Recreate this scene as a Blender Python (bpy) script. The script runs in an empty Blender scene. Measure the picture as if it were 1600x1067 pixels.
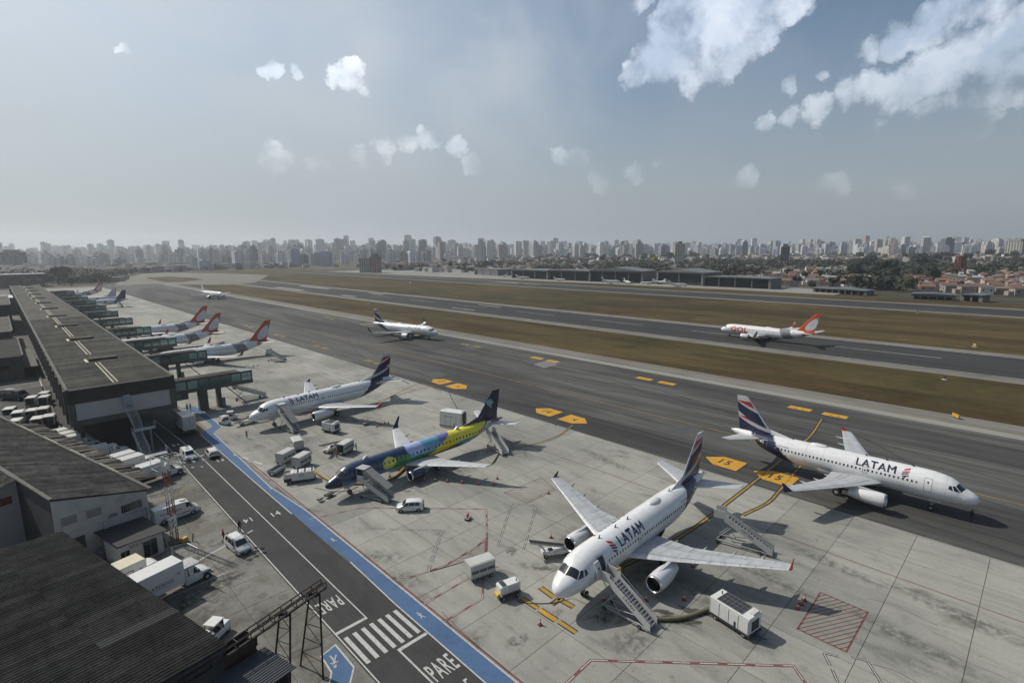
import bpy, bmesh, math, random
from math import sin, cos, tan, atan, atan2, radians, pi, hypot, sqrt, floor
from mathutils import Vector, Matrix
random.seed(7)
S = bpy.context.scene
COL = S.collection
# ---------------------------------------------------------------- camera
FPX, PITCH, YAW, ROLL, CAMH = 823.0, radians(9.95), radians(44.15), radians(-0.5), 37.7
_f = Vector((sin(YAW)*cos(PITCH), cos(YAW)*cos(PITCH), -sin(PITCH)))
_r = Vector((cos(YAW), -sin(YAW), 0)); _u = _r.cross(_f)
_r, _u = _r*cos(ROLL)+_u*sin(ROLL), _u*cos(ROLL)-_r*sin(ROLL)
cam = bpy.data.cameras.new('camera'); camo = bpy.data.objects.new('camera', cam); COL.objects.link(camo)
cam.sensor_width = 36; cam.lens = 36*FPX/1600; cam.clip_start = .5; cam.clip_end = 40000
camo.matrix_world = Matrix(((_r.x,_u.x,-_f.x,0),(_r.y,_u.y,-_f.y,0),(_r.z,_u.z,-_f.z,CAMH),(0,0,0,1)))
S.camera = camo
def G(x, y, z=0.0):
    """survey helper: photo measurement -> point of the place at height z"""
    d = _r*((x-800)/FPX) - _u*((y-533.5)/FPX) + _f
    t = (z-CAMH)/d.z
    return Vector((d.x*t, d.y*t, z))
# ---------------------------------------------------------------- light
SUN_EL, SUN_AZ = radians(45), radians(-19)          # azimuth from +Y towards +X
sd = Vector((sin(SUN_AZ)*cos(SUN_EL), cos(SUN_AZ)*cos(SUN_EL), sin(SUN_EL)))
sl = bpy.data.lights.new('sun', 'SUN'); sl.energy = 4.3; sl.angle = radians(.6); sl.color = (1, .95, .87)
so = bpy.data.objects.new('sun', sl); COL.objects.link(so)
so.rotation_euler = sd.to_track_quat('Z', 'Y').to_euler(); so.location = (0, 0, 300)
S.view_settings.view_transform = 'Standard'; S.view_settings.look = 'None'
S.view_settings.gamma = 1; S.view_settings.exposure = -0.12; S.view_settings.use_curve_mapping = False
S.cycles.max_bounces = 6; S.cycles.volume_bounces = 0; S.cycles.transparent_max_bounces = 12
W = bpy.data.worlds.new('World'); S.world = W; W.use_nodes = True
nt = W.node_tree; nt.nodes.clear()
def N(t, kind, **kw):
    n = t.nodes.new(kind)
    for k, v in kw.items():
        if k.startswith('i_'):
            key = k[2:]
            key = int(key) if key.isdigit() else key.replace('_', ' ')
            n.inputs[key].default_value = v
        else: setattr(n, k, v)
    return n
def mth(t, op, a, b=None, clamp=False):
    n = t.nodes.new('ShaderNodeMath'); n.operation = op; n.use_clamp = clamp
    for i, v in enumerate((a, b)):
        if v is None: continue
        if isinstance(v, (int, float)): n.inputs[i].default_value = v
        else: t.links.new(v, n.inputs[i])
    return n.outputs[0]
def mix(t, fac, a, b, mode='MIX'):
    n = t.nodes.new('ShaderNodeMix'); n.data_type = 'RGBA'; n.blend_type = mode
    for i, v in ((0, fac), (6, a), (7, b)):
        if isinstance(v, (int, float)): n.inputs[i].default_value = v
        elif isinstance(v, tuple): n.inputs[i].default_value = (*v[:3], 1)
        else: t.links.new(v, n.inputs[i])
    return n.outputs[2]
def mapr(t, v, a, b, c=0., d=1., smooth=True):
    n = t.nodes.new('ShaderNodeMapRange'); n.interpolation_type = 'SMOOTHSTEP' if smooth else 'LINEAR'
    t.links.new(v, n.inputs[0])
    for i, q in enumerate((a, b, c, d)): n.inputs[i+1].default_value = q
    return n.outputs[0]
sky = N(nt, 'ShaderNodeTexSky', sky_type='NISHITA', sun_disc=False, sun_elevation=SUN_EL, sun_rotation=SUN_AZ,
        altitude=800, air_density=1.0, dust_density=4.0, ozone_density=1.0)
tc = N(nt, 'ShaderNodeTexCoord'); dirv = tc.outputs['Generated']
CLOUDS = [  # survey position of each cloud lobe, angular radius (deg), weight
 (1165,0,4.6,1),(1110,35,4.4,1),(1065,62,3.8,1),(1030,90,3.0,1),(995,116,2.0,.85),(1118,100,2.2,.85),(1085,122,1.7,.75),(1180,40,3.0,.8),(1225,-15,3.5,.9),(1140,75,2.4,.8),(1070,20,3.0,.75),
 (1610,60,4.2,.95),(1560,82,3.4,.95),(1510,100,3.0,.95),(1460,115,2.6,.95),(1410,135,2.3,.9),(1360,138,1.9,.85),(1320,152,1.8,.85),(1275,172,1.6,.8),(1230,186,1.4,.75),(1190,196,1.1,.7),(1580,130,2.6,.5),(1520,145,2.4,.5),(1450,160,2.0,.45),
 (1500,18,1.9,.75),(1455,38,1.8,.75),(1405,60,1.6,.7),(1360,82,1.3,.65),(1550,-5,2.4,.7),(1620,15,2.6,.7),
 (552,126,1.8,.9),(528,122,1.1,.75),(570,142,1.1,.7),(424,106,.9,.8),(462,114,.8,.75),(195,77,.7,.5),
 (640,225,1.5,.5),(670,215,1.3,.5),(712,228,1.6,.55),(600,232,1.6,.45),(560,245,1.6,.38),(740,255,1.5,.35),(430,248,2,.32),(490,258,2,.28),(660,200,.7,.5),
 (875,245,1.4,.5),(905,250,1.5,.5),(935,275,1.7,.35),(1035,250,.9,.42),(1130,290,1.6,.4),(1165,282,1.4,.4),(1230,132,.9,.5),(1285,122,.6,.45),(1530,195,1.4,.4),(1370,195,1.3,.35),(1000,-5,1.4,.5),(990,270,1.4,.3),(1300,290,2,.28),(1420,285,2,.25)]
nz = N(nt, 'ShaderNodeTexNoise', i_Scale=15.0, i_Detail=10.0, i_Roughness=.60, i_Distortion=.25); nt.links.new(dirv, nz.inputs[0])
nz2 = N(nt, 'ShaderNodeTexNoise', i_Scale=30.0, i_Detail=4.0, i_Roughness=.6); nt.links.new(dirv, nz2.inputs[0])
wn = N(nt, 'ShaderNodeTexNoise', i_Scale=13.0, i_Detail=8.0, i_Roughness=.68); nt.links.new(dirv, wn.inputs[0])
ws = N(nt, 'ShaderNodeVectorMath', operation='SUBTRACT'); nt.links.new(wn.outputs['Color'], ws.inputs[0]); ws.inputs[1].default_value = (.5,.5,.5)
wm_ = N(nt, 'ShaderNodeVectorMath', operation='SCALE'); nt.links.new(ws.outputs[0], wm_.inputs[0]); wm_.inputs['Scale'].default_value = .075
wa = N(nt, 'ShaderNodeVectorMath', operation='ADD'); nt.links.new(dirv, wa.inputs[0]); nt.links.new(wm_.outputs[0], wa.inputs[1])
wnm = N(nt, 'ShaderNodeVectorMath', operation='NORMALIZE'); nt.links.new(wa.outputs[0], wnm.inputs[0]); wdir = wnm.outputs[0]
acc = None
for cx, cy, rad, wgt in CLOUDS:
    v = (_r*((cx-800)/FPX) - _u*((cy-533.5)/FPX) + _f).normalized()
    dn = N(nt, 'ShaderNodeVectorMath', operation='DOT_PRODUCT'); nt.links.new(wdir, dn.inputs[0]); dn.inputs[1].default_value = v
    m = mapr(nt, dn.outputs['Value'], cos(radians(rad*1.02)), 1.0, 0, wgt)
    acc = m if acc is None else mth(nt, 'SMOOTH_MAX', acc, m) if False else mth(nt, 'MAXIMUM', acc, m)
cm = mth(nt, 'ADD', acc, mth(nt, 'MULTIPLY', mth(nt, 'SUBTRACT', nz.outputs[0], .5), 2.5))
cm = mth(nt, 'ADD', cm, mth(nt, 'MULTIPLY', mth(nt, 'SUBTRACT', nz2.outputs[0], .5), .5))
cm = mth(nt, 'MULTIPLY', cm, mapr(nt, acc, 0.02, .22))
cmask = mapr(nt, cm, .05, 1.0, 0, 1.0)
cirn = N(nt, 'ShaderNodeTexNoise', i_Scale=2.2, i_Detail=5.0, i_Roughness=.5, i_Distortion=.6)
mp = N(nt, 'ShaderNodeMapping'); mp.inputs['Rotation'].default_value = (.3, .2, .8); mp.inputs['Scale'].default_value = (1, 3.2, 2.4)
nt.links.new(dirv, mp.inputs[0]); nt.links.new(mp.outputs[0], cirn.inputs[0])
sep = N(nt, 'ShaderNodeSeparateXYZ'); nt.links.new(dirv, sep.inputs[0])
elev = sep.outputs[2]
SKS = .105
skyc = mix(nt, 1.0, sky.outputs[0], (SKS*.95, SKS*1.02, SKS*1.0), 'MULTIPLY')
hs = N(nt, 'ShaderNodeHueSaturation', i_Saturation=1.0, i_Value=1.0); nt.links.new(skyc, hs.inputs['Color'])
# a thin veil of high cloud, thicker towards the sun
sdn = N(nt, 'ShaderNodeVectorMath', operation='DOT_PRODUCT'); nt.links.new(dirv, sdn.inputs[0]); sdn.inputs[1].default_value = sd
veil = mth(nt, 'MULTIPLY', mapr(nt, cirn.outputs[0], .36, .66), mapr(nt, sdn.outputs['Value'], .1, .9, .05, .55))
base = mix(nt, veil, hs.outputs[0], (.62, .66, .70))
vl = N(nt, 'ShaderNodeVectorMath', operation='DOT_PRODUCT'); nt.links.new(wdir, vl.inputs[0]); vl.inputs[1].default_value = (_r*((430-800)/FPX) - _u*((150-533.5)/FPX) + _f).normalized()
veil2 = mth(nt, 'MULTIPLY', mapr(nt, vl.outputs['Value'], cos(radians(36)), .995, 0, .62), mapr(nt, cirn.outputs[0], .25, .75, .55, 1.))
base = mix(nt, veil2, base, (.72,.785,.84))
hzf = mapr(nt, elev, .0, .40, .80, 0.)
base = mix(nt, hzf, base, (.37, .41, .45))
nz3 = N(nt, 'ShaderNodeTexNoise', i_Scale=9.0, i_Detail=7.0, i_Roughness=.55); nt.links.new(wdir, nz3.inputs[0])
shade = mix(nt, mapr(nt, mth(nt, 'SUBTRACT', nz3.outputs[0], mth(nt, 'MULTIPLY', acc, .22)), .20, .44), (.34, .37, .42), (.66, .66, .67))
near_h = mapr(nt, elev, .05, .36, .18, 1.0)
fin = mix(nt, mth(nt, 'MULTIPLY', cmask, near_h), base, shade, 'ADD')
bg = N(nt, 'ShaderNodeBackground', i_Strength=1.0); nt.links.new(fin, bg.inputs[0])
wo = N(nt, 'ShaderNodeOutputWorld'); nt.links.new(bg.outputs[0], wo.inputs[0])

# ---------------------------------------------------------------- materials
MATS = {}
def newmat(name):
    m = bpy.data.materials.new(name); m.use_nodes = True; t = m.node_tree
    return m, t, t.nodes['Principled BSDF']
def mat(name, c, rough=.7, var=.12, scale=.8, tone=0., metal=0., bump=0., stain=0., coat=0., obj=False, alpha=1.):
    if name in MATS: return MATS[name]
    m, t, b = newmat(name)
    geo = N(t, 'ShaderNodeTexCoord').outputs['Object'] if obj else N(t, 'ShaderNodeNewGeometry').outputs['Position']
    n = N(t, 'ShaderNodeTexNoise', i_Scale=scale, i_Detail=6.0, i_Roughness=.62); t.links.new(geo, n.inputs[0])
    f = mapr(t, n.outputs[0], .25, .75, 1-var, 1+var, False)
    if tone:
        oi = N(t, 'ShaderNodeObjectInfo'); f = mth(t, 'MULTIPLY', f, mapr(t, oi.outputs['Random'], 0, 1, 1-tone, 1+tone, False))
    if stain:
        n2 = N(t, 'ShaderNodeTexNoise', i_Scale=scale*.35, i_Detail=8.0, i_Roughness=.7, i_Distortion=.4); t.links.new(geo, n2.inputs[0])
        f = mth(t, 'MULTIPLY', f, mapr(t, n2.outputs[0], .52, .72, 1, 1-stain))
    vm = N(t, 'ShaderNodeVectorMath', operation='SCALE'); vm.inputs[0].default_value = c[:3]; t.links.new(f, vm.inputs['Scale'])
    t.links.new(vm.outputs[0], b.inputs['Base Color'])
    b.inputs['Roughness'].default_value = rough; b.inputs['Metallic'].default_value = metal
    b.inputs['Coat Weight'].default_value = coat; b.inputs['Alpha'].default_value = alpha
    if bump:
        bn = N(t, 'ShaderNodeBump', i_Strength=bump, i_Distance=.05); t.links.new(n.outputs[0], bn.inputs['Height']); t.links.new(bn.outputs[0], b.inputs['Normal'])
    MATS[name] = m; return m
def surf(name, c, rough, layers, tone=0., bump=.15):
    """layers: (kind, scale xyz, lo, hi, factor) multiply the colour by factor where the noise is above the range"""
    m, t, b = newmat(name)
    pos = N(t, 'ShaderNodeNewGeometry').outputs['Position']
    cur = (c[0], c[1], c[2]); rgb = N(t, 'ShaderNodeRGB'); rgb.outputs[0].default_value = (*c, 1); cur = rgb.outputs[0]
    last = None
    for sc, lo, hi, col in layers:
        mp = N(t, 'ShaderNodeMapping'); mp.inputs['Scale'].default_value = sc; t.links.new(pos, mp.inputs[0])
        mp.inputs['Location'].default_value = (sc[0]*37+3, sc[1]*91, 5)
        n = N(t, 'ShaderNodeTexNoise', i_Scale=1.0, i_Detail=7.0, i_Roughness=.64, i_Distortion=.25); t.links.new(mp.outputs[0], n.inputs[0])
        cur = mix(t, mapr(t, n.outputs[0], lo, hi), cur, col, 'MULTIPLY'); last = n
    if tone:
        oi = N(t, 'ShaderNodeObjectInfo'); f = mapr(t, oi.outputs['Random'], 0, 1, 1-tone, 1+tone, False)
        vm = N(t, 'ShaderNodeVectorMath', operation='SCALE'); t.links.new(cur, vm.inputs[0]); t.links.new(f, vm.inputs['Scale']); cur = vm.outputs[0]
    t.links.new(cur, b.inputs['Base Color']); b.inputs['Roughness'].default_value = rough; b.inputs['Specular IOR Level'].default_value = .15
    fn = N(t, 'ShaderNodeTexNoise', i_Scale=9.0, i_Detail=4.0); t.links.new(pos, fn.inputs[0])
    bn = N(t, 'ShaderNodeBump', i_Strength=bump, i_Distance=.02); t.links.new(fn.outputs[0], bn.inputs['Height']); t.links.new(bn.outputs[0], b.inputs['Normal'])
    MATS[name] = m; return m
CONC = surf('apron_concrete', (.308,.302,.270), .85, [((.06,.03,1),.40,.62,(.74,.75,.76)),((.9,.12,1),.40,.65,(.87,.87,.86)),((.22,.12,1),.56,.70,(.66,.66,.65)),((.5,.5,1),.60,.70,(.78,.77,.75)),((1.8,1.8,1),.60,.70,(.72,.71,.68)),((5,5,1),.4,.8,(.84,.84,.84))], .085)
YARD = surf('yard_concrete', (.205,.20,.18), .88, [((.12,.1,1),.42,.66,(.62,.61,.58)),((.5,.4,1),.48,.7,(.70,.69,.66)),((2.2,2.2,1),.52,.7,(.74,.73,.70)),((7,7,1),.4,.75,(.80,.80,.80))], .07)
ASPH = surf('taxiway_asphalt', (.112,.110,.102), .88, [((.05,.008,1),.40,.60,(.56,.56,.58)),((.28,.010,1),.44,.60,(.70,.70,.71)),((.7,.02,1),.46,.62,(.80,.80,.80)),((1.3,.03,1),.4,.7,(.86,.86,.86)),((.03,.05,1),.5,.7,(.84,.84,.84)),((.6,.5,1),.62,.72,(.82,.82,.82))])
RUNW = surf('runway_asphalt', (.050,.049,.047), .85, [((.10,.004,1),.42,.64,(.72,.72,.72)),((.02,.02,1),.4,.7,(.85,.85,.85)),((1.,.02,1),.4,.7,(.88,.88,.88))])
ROADM = surf('road_asphalt', (.052,.052,.051), .8, [((.5,.05,1),.42,.66,(.82,.82,.82)),((.2,.2,1),.45,.7,(.80,.80,.80)),((3,3,1),.45,.7,(.86,.86,.86))])
SHOUL = surf('shoulder_concrete', (.19,.182,.158), .9, [((.4,.01,1),.4,.65,(.78,.78,.76)),((.05,.05,1),.45,.7,(.80,.79,.76)),((2,.1,1),.45,.7,(.84,.83,.8))])
GRASS = surf('dry_grass', (.096,.066,.028), .95, [((.012,.004,1),.40,.58,(.70,.80,.72)),((.05,.012,1),.42,.60,(.64,.60,.56)),((.25,.03,1),.4,.62,(.74,.84,.68)),((.08,.08,1),.55,.66,(1.35,1.25,1.2)),((1.1,.5,1),.40,.7,(.74,.74,.72)),((.02,.03,1),.55,.68,(.62,.72,.66))], 0, .5)
GROUNDM = surf('city_ground', (.11,.095,.075), .95, [((.01,.01,1),.45,.6,(.55,.62,.5)),((.05,.05,1),.45,.62,(.6,.6,.6)),((.004,.004,1),.4,.6,(.8,.8,.8))])
FARCON = surf('far_concrete', (.25,.245,.22), .9, [((.02,.006,1),.42,.66,(.78,.78,.77)),((.2,.02,1),.42,.66,(.86,.86,.86))])
BLUE = surf('walkway_blue_paint', (.070,.125,.225), .7, [((.8,.8,1),.5,.72,(.80,.80,.82)),((.15,.2,1),.45,.7,(.85,.86,.88)),((6,6,1),.58,.7,(.75,.75,.75))])
WPAINT = surf('white_road_paint', (.44,.44,.42), .7, [((1.5,1.5,1),.48,.7,(.72,.72,.72)),((8,8,1),.52,.66,(.60,.60,.60))])
WDIM = surf('dull_runway_paint', (.27,.27,.26), .8, [((.3,.3,1),.46,.66,(.6,.6,.6))])
YPAINT = surf('yellow_marking_paint', (.50,.27,.035), .7, [((1.2,.6,1),.5,.7,(.70,.70,.70)),((7,7,1),.54,.68,(.55,.55,.55))])
YLINE = surf('yellow_line_paint', (.34,.22,.05), .7, [((.8,.3,1),.42,.66,(.62,.62,.62))])
RPAINT = surf('red_marking_paint', (.17,.075,.065), .75, [((.8,.8,1),.45,.68,(.66,.7,.7)),((6,6,1),.52,.68,(.6,.62,.62))])
BPAINT = mat('black_marking_paint', (.022,.022,.022), .7, .2)
RUBBER = mat('rubber_mark', (.034,.034,.036), .9, .25, .3)
WHITE = mat('white_vehicle_paint', (.58,.58,.56), .35, .06, 2, coat=.3, obj=True)
OFFW = mat('aged_white_panel', (.47,.465,.44), .6, .14, 1.2, obj=True, tone=.08)
LGREY = mat('light_grey_metal', (.36,.365,.36), .45, .12, 1.5, metal=.2, obj=True)
MGREY = mat('mid_grey_metal', (.16,.163,.165), .5, .15, 1.5, obj=True)
DARK = mat('dark_metal', (.03,.031,.033), .55, .2, 2, obj=True)
BLACK = mat('black_rubber', (.012,.012,.012), .8, .15, 5, obj=True)
GLASS = mat('dark_glass', (.012,.016,.018), .08, .0, 1, obj=True, coat=.5)
ORANGE = mat('safety_orange', (.42,.065,.03), .6, .1, 5, obj=True)
YEL = mat('safety_yellow', (.48,.28,.03), .6, .12, 3, obj=True)
ENGM = mat('polished_engine_lip', (.62,.62,.62), .25, .05, 2, metal=.9, obj=True)
def paint_material(name, rough=.32, coat=.35, dirt=.07):
    m, t, b = newmat(name)
    a = N(t, 'ShaderNodeAttribute', attribute_name='paint'); oc = N(t, 'ShaderNodeTexCoord')
    mp = N(t, 'ShaderNodeMapping'); mp.inputs['Scale'].default_value = (.35, 1, 1.6); t.links.new(oc.outputs['Object'], mp.inputs[0])
    n = N(t, 'ShaderNodeTexNoise', i_Scale=1.4, i_Detail=6.0, i_Roughness=.6); t.links.new(mp.outputs[0], n.inputs[0])
    vm = N(t, 'ShaderNodeVectorMath', operation='SCALE'); t.links.new(a.outputs['Color'], vm.inputs[0]); t.links.new(mapr(t, n.outputs[0], .35, .75, 1, 1-dirt*2), vm.inputs['Scale'])
    t.links.new(vm.outputs[0], b.inputs['Base Color']); b.inputs['Roughness'].default_value = rough; b.inputs['Coat Weight'].default_value = coat; b.inputs['Coat Roughness'].default_value = .15
    MATS[name] = m; return m
PAINT = paint_material('aircraft_paint'); WINGP = paint_material('wing_paint', .45, .1, .12)

# ---------------------------------------------------------------- mesh helpers
class MB:
    def __init__(s): s.v = []; s.f = []; s.mi = []; s.col = None
    def add(s, vs, fs, mi=0):
        o = len(s.v); s.v += [tuple(p) for p in vs]; s.f += [tuple(i+o for i in f) for f in fs]; s.mi += [mi]*len(fs); return s
    def box(s, c, d, rz=0., mi=0, taper=1., rx=0.):
        hx, hy, hz = d[0]/2, d[1]/2, d[2]/2; R = Matrix.Rotation(rz, 3, 'Z') @ Matrix.Rotation(rx, 3, 'Y'); c = Vector(c); vs = []
        for z, k in ((-hz, 1), (hz, taper)):
            for x, y in ((-hx,-hy),(hx,-hy),(hx,hy),(-hx,hy)): vs.append(c + R @ Vector((x*k, y*k, z)))
        return s.add(vs, [(3,2,1,0),(4,5,6,7),(0,1,5,4),(1,2,6,5),(2,3,7,6),(3,0,4,7)], mi)
    def rbox(s, c, d, r=.05, mi=0):
        """box with chamfered vertical and top edges"""
        hx, hy, hz = d[0]/2, d[1]/2, d[2]/2; c = Vector(c)
        def ring(z, q): 
            a, b = hx-q, hy-q
            return [c+Vector(p) for p in ((-a+r,-b,z),(a-r,-b,z),(a,-b+r,z),(a,b-r,z),(a-r,b,z),(-a+r,b,z),(-a,b-r,z),(-a,-b+r,z))]
        vs = ring(-hz, 0)+ring(hz-r, 0)+ring(hz, r*.8); fs = [tuple(range(7,-1,-1)), tuple(range(16,24))]
        for k in (0, 8):
            for i in range(8): j = (i+1) % 8; fs.append((k+i, k+j, k+8+j, k+8+i))
        return s.add(vs, fs, mi)
    def tube(s, a, b, r=.04, n=6, mi=0, r2=None, cap=True):
        a, b = Vector(a), Vector(b); d = (b-a); 
        if d.length < 1e-6: return s
        q = d.to_track_quat('Z', 'Y'); r2 = r if r2 is None else r2; vs = []
        for p, rr in ((a, r), (b, r2)):
            for i in range(n): vs.append(p + q @ Vector((rr*cos(2*pi*i/n+pi/n), rr*sin(2*pi*i/n+pi/n), 0)))
        fs = [(i, (i+1) % n, n+(i+1) % n, n+i) for i in range(n)]
        if cap: fs += [tuple(range(n-1,-1,-1)), tuple(range(n, 2*n))]
        return s.add(vs, fs, mi)
    def path(s, pts, r=.05, n=6, mi=0):
        pts = [Vector(p) for p in pts]; vs = []
        for k, p in enumerate(pts):
            d = (pts[min(k+1, len(pts)-1)]-pts[max(k-1, 0)]); q = d.to_track_quat('Z', 'Y')
            rr = r[k] if isinstance(r, list) else r
            for i in range(n): vs.append(p + q @ Vector((rr*cos(2*pi*i/n), rr*sin(2*pi*i/n), 0)))
        fs = [(k*n+i, k*n+(i+1) % n, (k+1)*n+(i+1) % n, (k+1)*n+i) for k in range(len(pts)-1) for i in range(n)]
        fs += [tuple(range(n-1,-1,-1)), tuple(range((len(pts)-1)*n, len(pts)*n))]
        return s.add(vs, fs, mi)
    def wheel(s, c, r, w, n=14, mi=0, ax='y'):
        """axle along y"""
        prof = [(-w/2, r*.55), (-w/2, r*.9), (-w*.36, r), (w*.36, r), (w/2, r*.9), (w/2, r*.55)]; vs = []; c = Vector(c)
        for yy, rr in prof:
            for i in range(n):
                p = (rr*cos(2*pi*i/n), yy, rr*sin(2*pi*i/n)) if ax == 'y' else (yy, rr*cos(2*pi*i/n), rr*sin(2*pi*i/n))
                vs.append(c+Vector(p))
        m = len(prof); fs = [(k*n+i, (k+1)*n+i, (k+1)*n+(i+1) % n, k*n+(i+1) % n) for k in range(m-1) for i in range(n)]
        fs += [tuple(range(n)), tuple(range(m*n-1, (m-1)*n-1, -1))]
        return s.add(vs, fs, mi)
    def prism(s, poly, y0, y1, mi=0, axis='y'):
        """polygon in (x,z) pulled from y0 to y1 (or (y,z) along x / (x,y) along z)"""
        def P(a, b, t): return (a, t, b) if axis == 'y' else (t, a, b) if axis == 'x' else (a, b, t)
        n = len(poly); vs = [P(a, b, y0) for a, b in poly]+[P(a, b, y1) for a, b in poly]
        fs = [tuple(range(n)), tuple(range(2*n-1, n-1, -1))]+[(i, n+i, n+(i+1) % n, (i+1) % n) for i in range(n)]
        return s.add(vs, fs, mi)
    def quad(s, a, b, c, d, mi=0): return s.add([a, b, c, d], [(0,1,2,3)], mi)
    def mesh(s, name, mats):
        me = bpy.data.meshes.new(name); me.from_pydata(s.v, [], s.f)
        for m in (mats if isinstance(mats, (list, tuple)) else [mats]): me.materials.append(m)
        me.polygons.foreach_set('material_index', s.mi); me.update(); return me
    def build(s, name, mats, parent=None, kind=None, smooth=False, fix=True, loc=None, rz=0.):
        me = s.mesh(name, mats)
        if fix:
            bm = bmesh.new(); bm.from_mesh(me); bmesh.ops.recalc_face_normals(bm, faces=bm.faces); bm.to_mesh(me); bm.free()
        if smooth: autosmooth(me, smooth if not isinstance(smooth, bool) else 35)
        o = bpy.data.objects.new(name, me); COL.objects.link(o)
        if parent is not None: o.parent = parent
        if kind: o['kind'] = kind
        if loc is not None: o.location = loc
        if rz: o.rotation_euler.z = rz
        return o
def autosmooth(me, ang=35):
    me.polygons.foreach_set('use_smooth', [True]*len(me.polygons))
    bm = bmesh.new(); bm.from_mesh(me); a = radians(ang)
    for e in bm.edges:
        if len(e.link_faces) == 2 and e.calc_face_angle(0) > a: e.smooth = False
    bm.to_mesh(me); bm.free()
def thing(name, label, cat, loc=(0,0,0), rz=0., group=None):
    o = bpy.data.objects.new(name, None); COL.objects.link(o); o.location = loc; o.rotation_euler.z = rz; o.empty_display_size = .3
    o['label'] = label; o['category'] = cat
    if group: o['group'] = group
    return o
def tag(o, label, cat, group=None, kind=None):
    if label: o['label'] = label
    if cat: o['category'] = cat
    if group: o['group'] = group
    if kind: o['kind'] = kind
    return o
def dup(root, loc, rz=None, label=None, group=None, scale=None):
    def cp(o, par):
        c = o.copy(); COL.objects.link(c)
        if par is not None: c.parent = par
        for ch in list(o.children): cp(ch, c)
        return c
    r = cp(root, None); r.location = loc
    if rz is not None: r.rotation_euler.z = rz
    if label: r['label'] = label
    if group: r['group'] = group
    if scale is not None: r.scale = scale if not isinstance(scale, (int, float)) else (scale,)*3
    return r
def linkmesh(name, me, parent=None, loc=(0,0,0), rz=0., kind=None):
    o = bpy.data.objects.new(name, me); COL.objects.link(o); o.location = loc; o.rotation_euler.z = rz
    if parent is not None: o.parent = parent
    if kind: o['kind'] = kind
    return o
def ang(a, b):  # heading (rotz) from survey point a to b
    p, q = (G(*a) if len(a) < 3 or True else a), G(*b); return atan2(q.y-p.y, q.x-p.x)
FONT = None
def textmesh(txt, size, bold=.0, spacing=1.0, narrow=1.0):
    cu = bpy.data.curves.new('t', 'FONT'); cu.body = txt; cu.size = size; cu.align_x = 'CENTER'; cu.align_y = 'CENTER'
    cu.offset = bold; cu.space_character = spacing; cu.resolution_u = 3
    o = bpy.data.objects.new('t', cu); COL.objects.link(o)
    dg = bpy.context.evaluated_depsgraph_get(); dg.update(); me = bpy.data.meshes.new_from_object(o.evaluated_get(dg))
    COL.objects.unlink(o); bpy.data.objects.remove(o); bpy.data.curves.remove(cu)
    me.materials.clear()
    if narrow != 1.0:
        for v in me.vertices: v.co.x *= narrow
    return me
def flat_text(name, txt, size, loc, rz, m, parent=None, kind=None, bold=.02, stretch=1., spacing=1., narrow=1.):
    me = textmesh(txt, size, bold, spacing, narrow)
    for v in me.vertices: v.co.y *= stretch
    me.materials.append(m); o = bpy.data.objects.new(name, me); COL.objects.link(o); o.location = loc; o.rotation_euler.z = rz
    if parent is not None: o.parent = parent
    if kind: o['kind'] = kind
    return o
def side_text(name, txt, size, loc, rot, m, parent, bold=.0):
    me = textmesh(txt, size, 0); me.materials.append(m); o = bpy.data.objects.new(name, me); COL.objects.link(o)
    o.location = loc; o.rotation_euler = rot; o.parent = parent; return o

# ---------------------------------------------------------------- ground
def sheet(name, pts, z, m, kind='structure', parent=None):
    if isinstance(pts, tuple) and len(pts) == 4: x0, y0, x1, y1 = pts; pts = [(x0,y0),(x1,y0),(x1,y1),(x0,y1)]
    b = MB(); b.add([(p[0], p[1], z) for p in pts], [tuple(range(len(pts)))])
    return b.build(name, m, parent, kind, fix=False)
def gp(*ps): return [tuple(G(*p).xy) for p in ps]
ZM = .012      # painted markings stand this far above the pavement
sheet('ground', (-7000, -2300, 7400, 7500), -.6, GROUNDM)
sheet('airfield_grass', (150, -400, 470, 1150), -.16, GRASS)
sheet('runway_shoulder', (198, -400, 251, 1000), -.12, SHOUL)
sheet('runway', (204.5, -400, 244.5, 1000), -.08, RUNW)
sheet('second_runway_shoulder', (380, -400, 434, 980), -.12, SHOUL)
sheet('second_runway', (386, -400, 428, 980), -.08, RUNW)
sheet('far_apron', [(470,120),(520,120),(560,300),(640,700),(640,900),(440,950),(450,600),(470,300)], -.10, FARCON)
sheet('taxiway', (82.7, -400, 140, 760), -.012, ASPH)
sheet('taxiway_edge_strip', (140, -400, 143.2, 740), -.020, FARCON)
sheet('taxiway_shoulder', (143.2, -400, 151, 735), -.030, SHOUL)
sheet('far_taxiway', gp((178,447),(186,440),(200,433),(222,428),(260,426),(345,427),(420,430),(400,441),(352,445),(278,444.5),(240,449)), -.05, SHOUL)
sheet('grass_island', gp((225,434),(262,432.2),(300,434),(318,437),(285,440.5),(258,441)), -.03, GRASS)
sheet('apron_base', (28.4, -60, 82.7, 760), -.10, mat('joint_sealant', (.16,.153,.135), .9))
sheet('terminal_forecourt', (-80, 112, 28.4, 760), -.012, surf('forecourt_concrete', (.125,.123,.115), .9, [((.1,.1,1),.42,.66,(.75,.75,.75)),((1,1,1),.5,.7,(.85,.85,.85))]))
sheet('undercroft_shade', (-4, 114, 19.6, 200), .0, ROADM)  # dark sheet added under the concourse, its colour deepening the shade there
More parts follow.
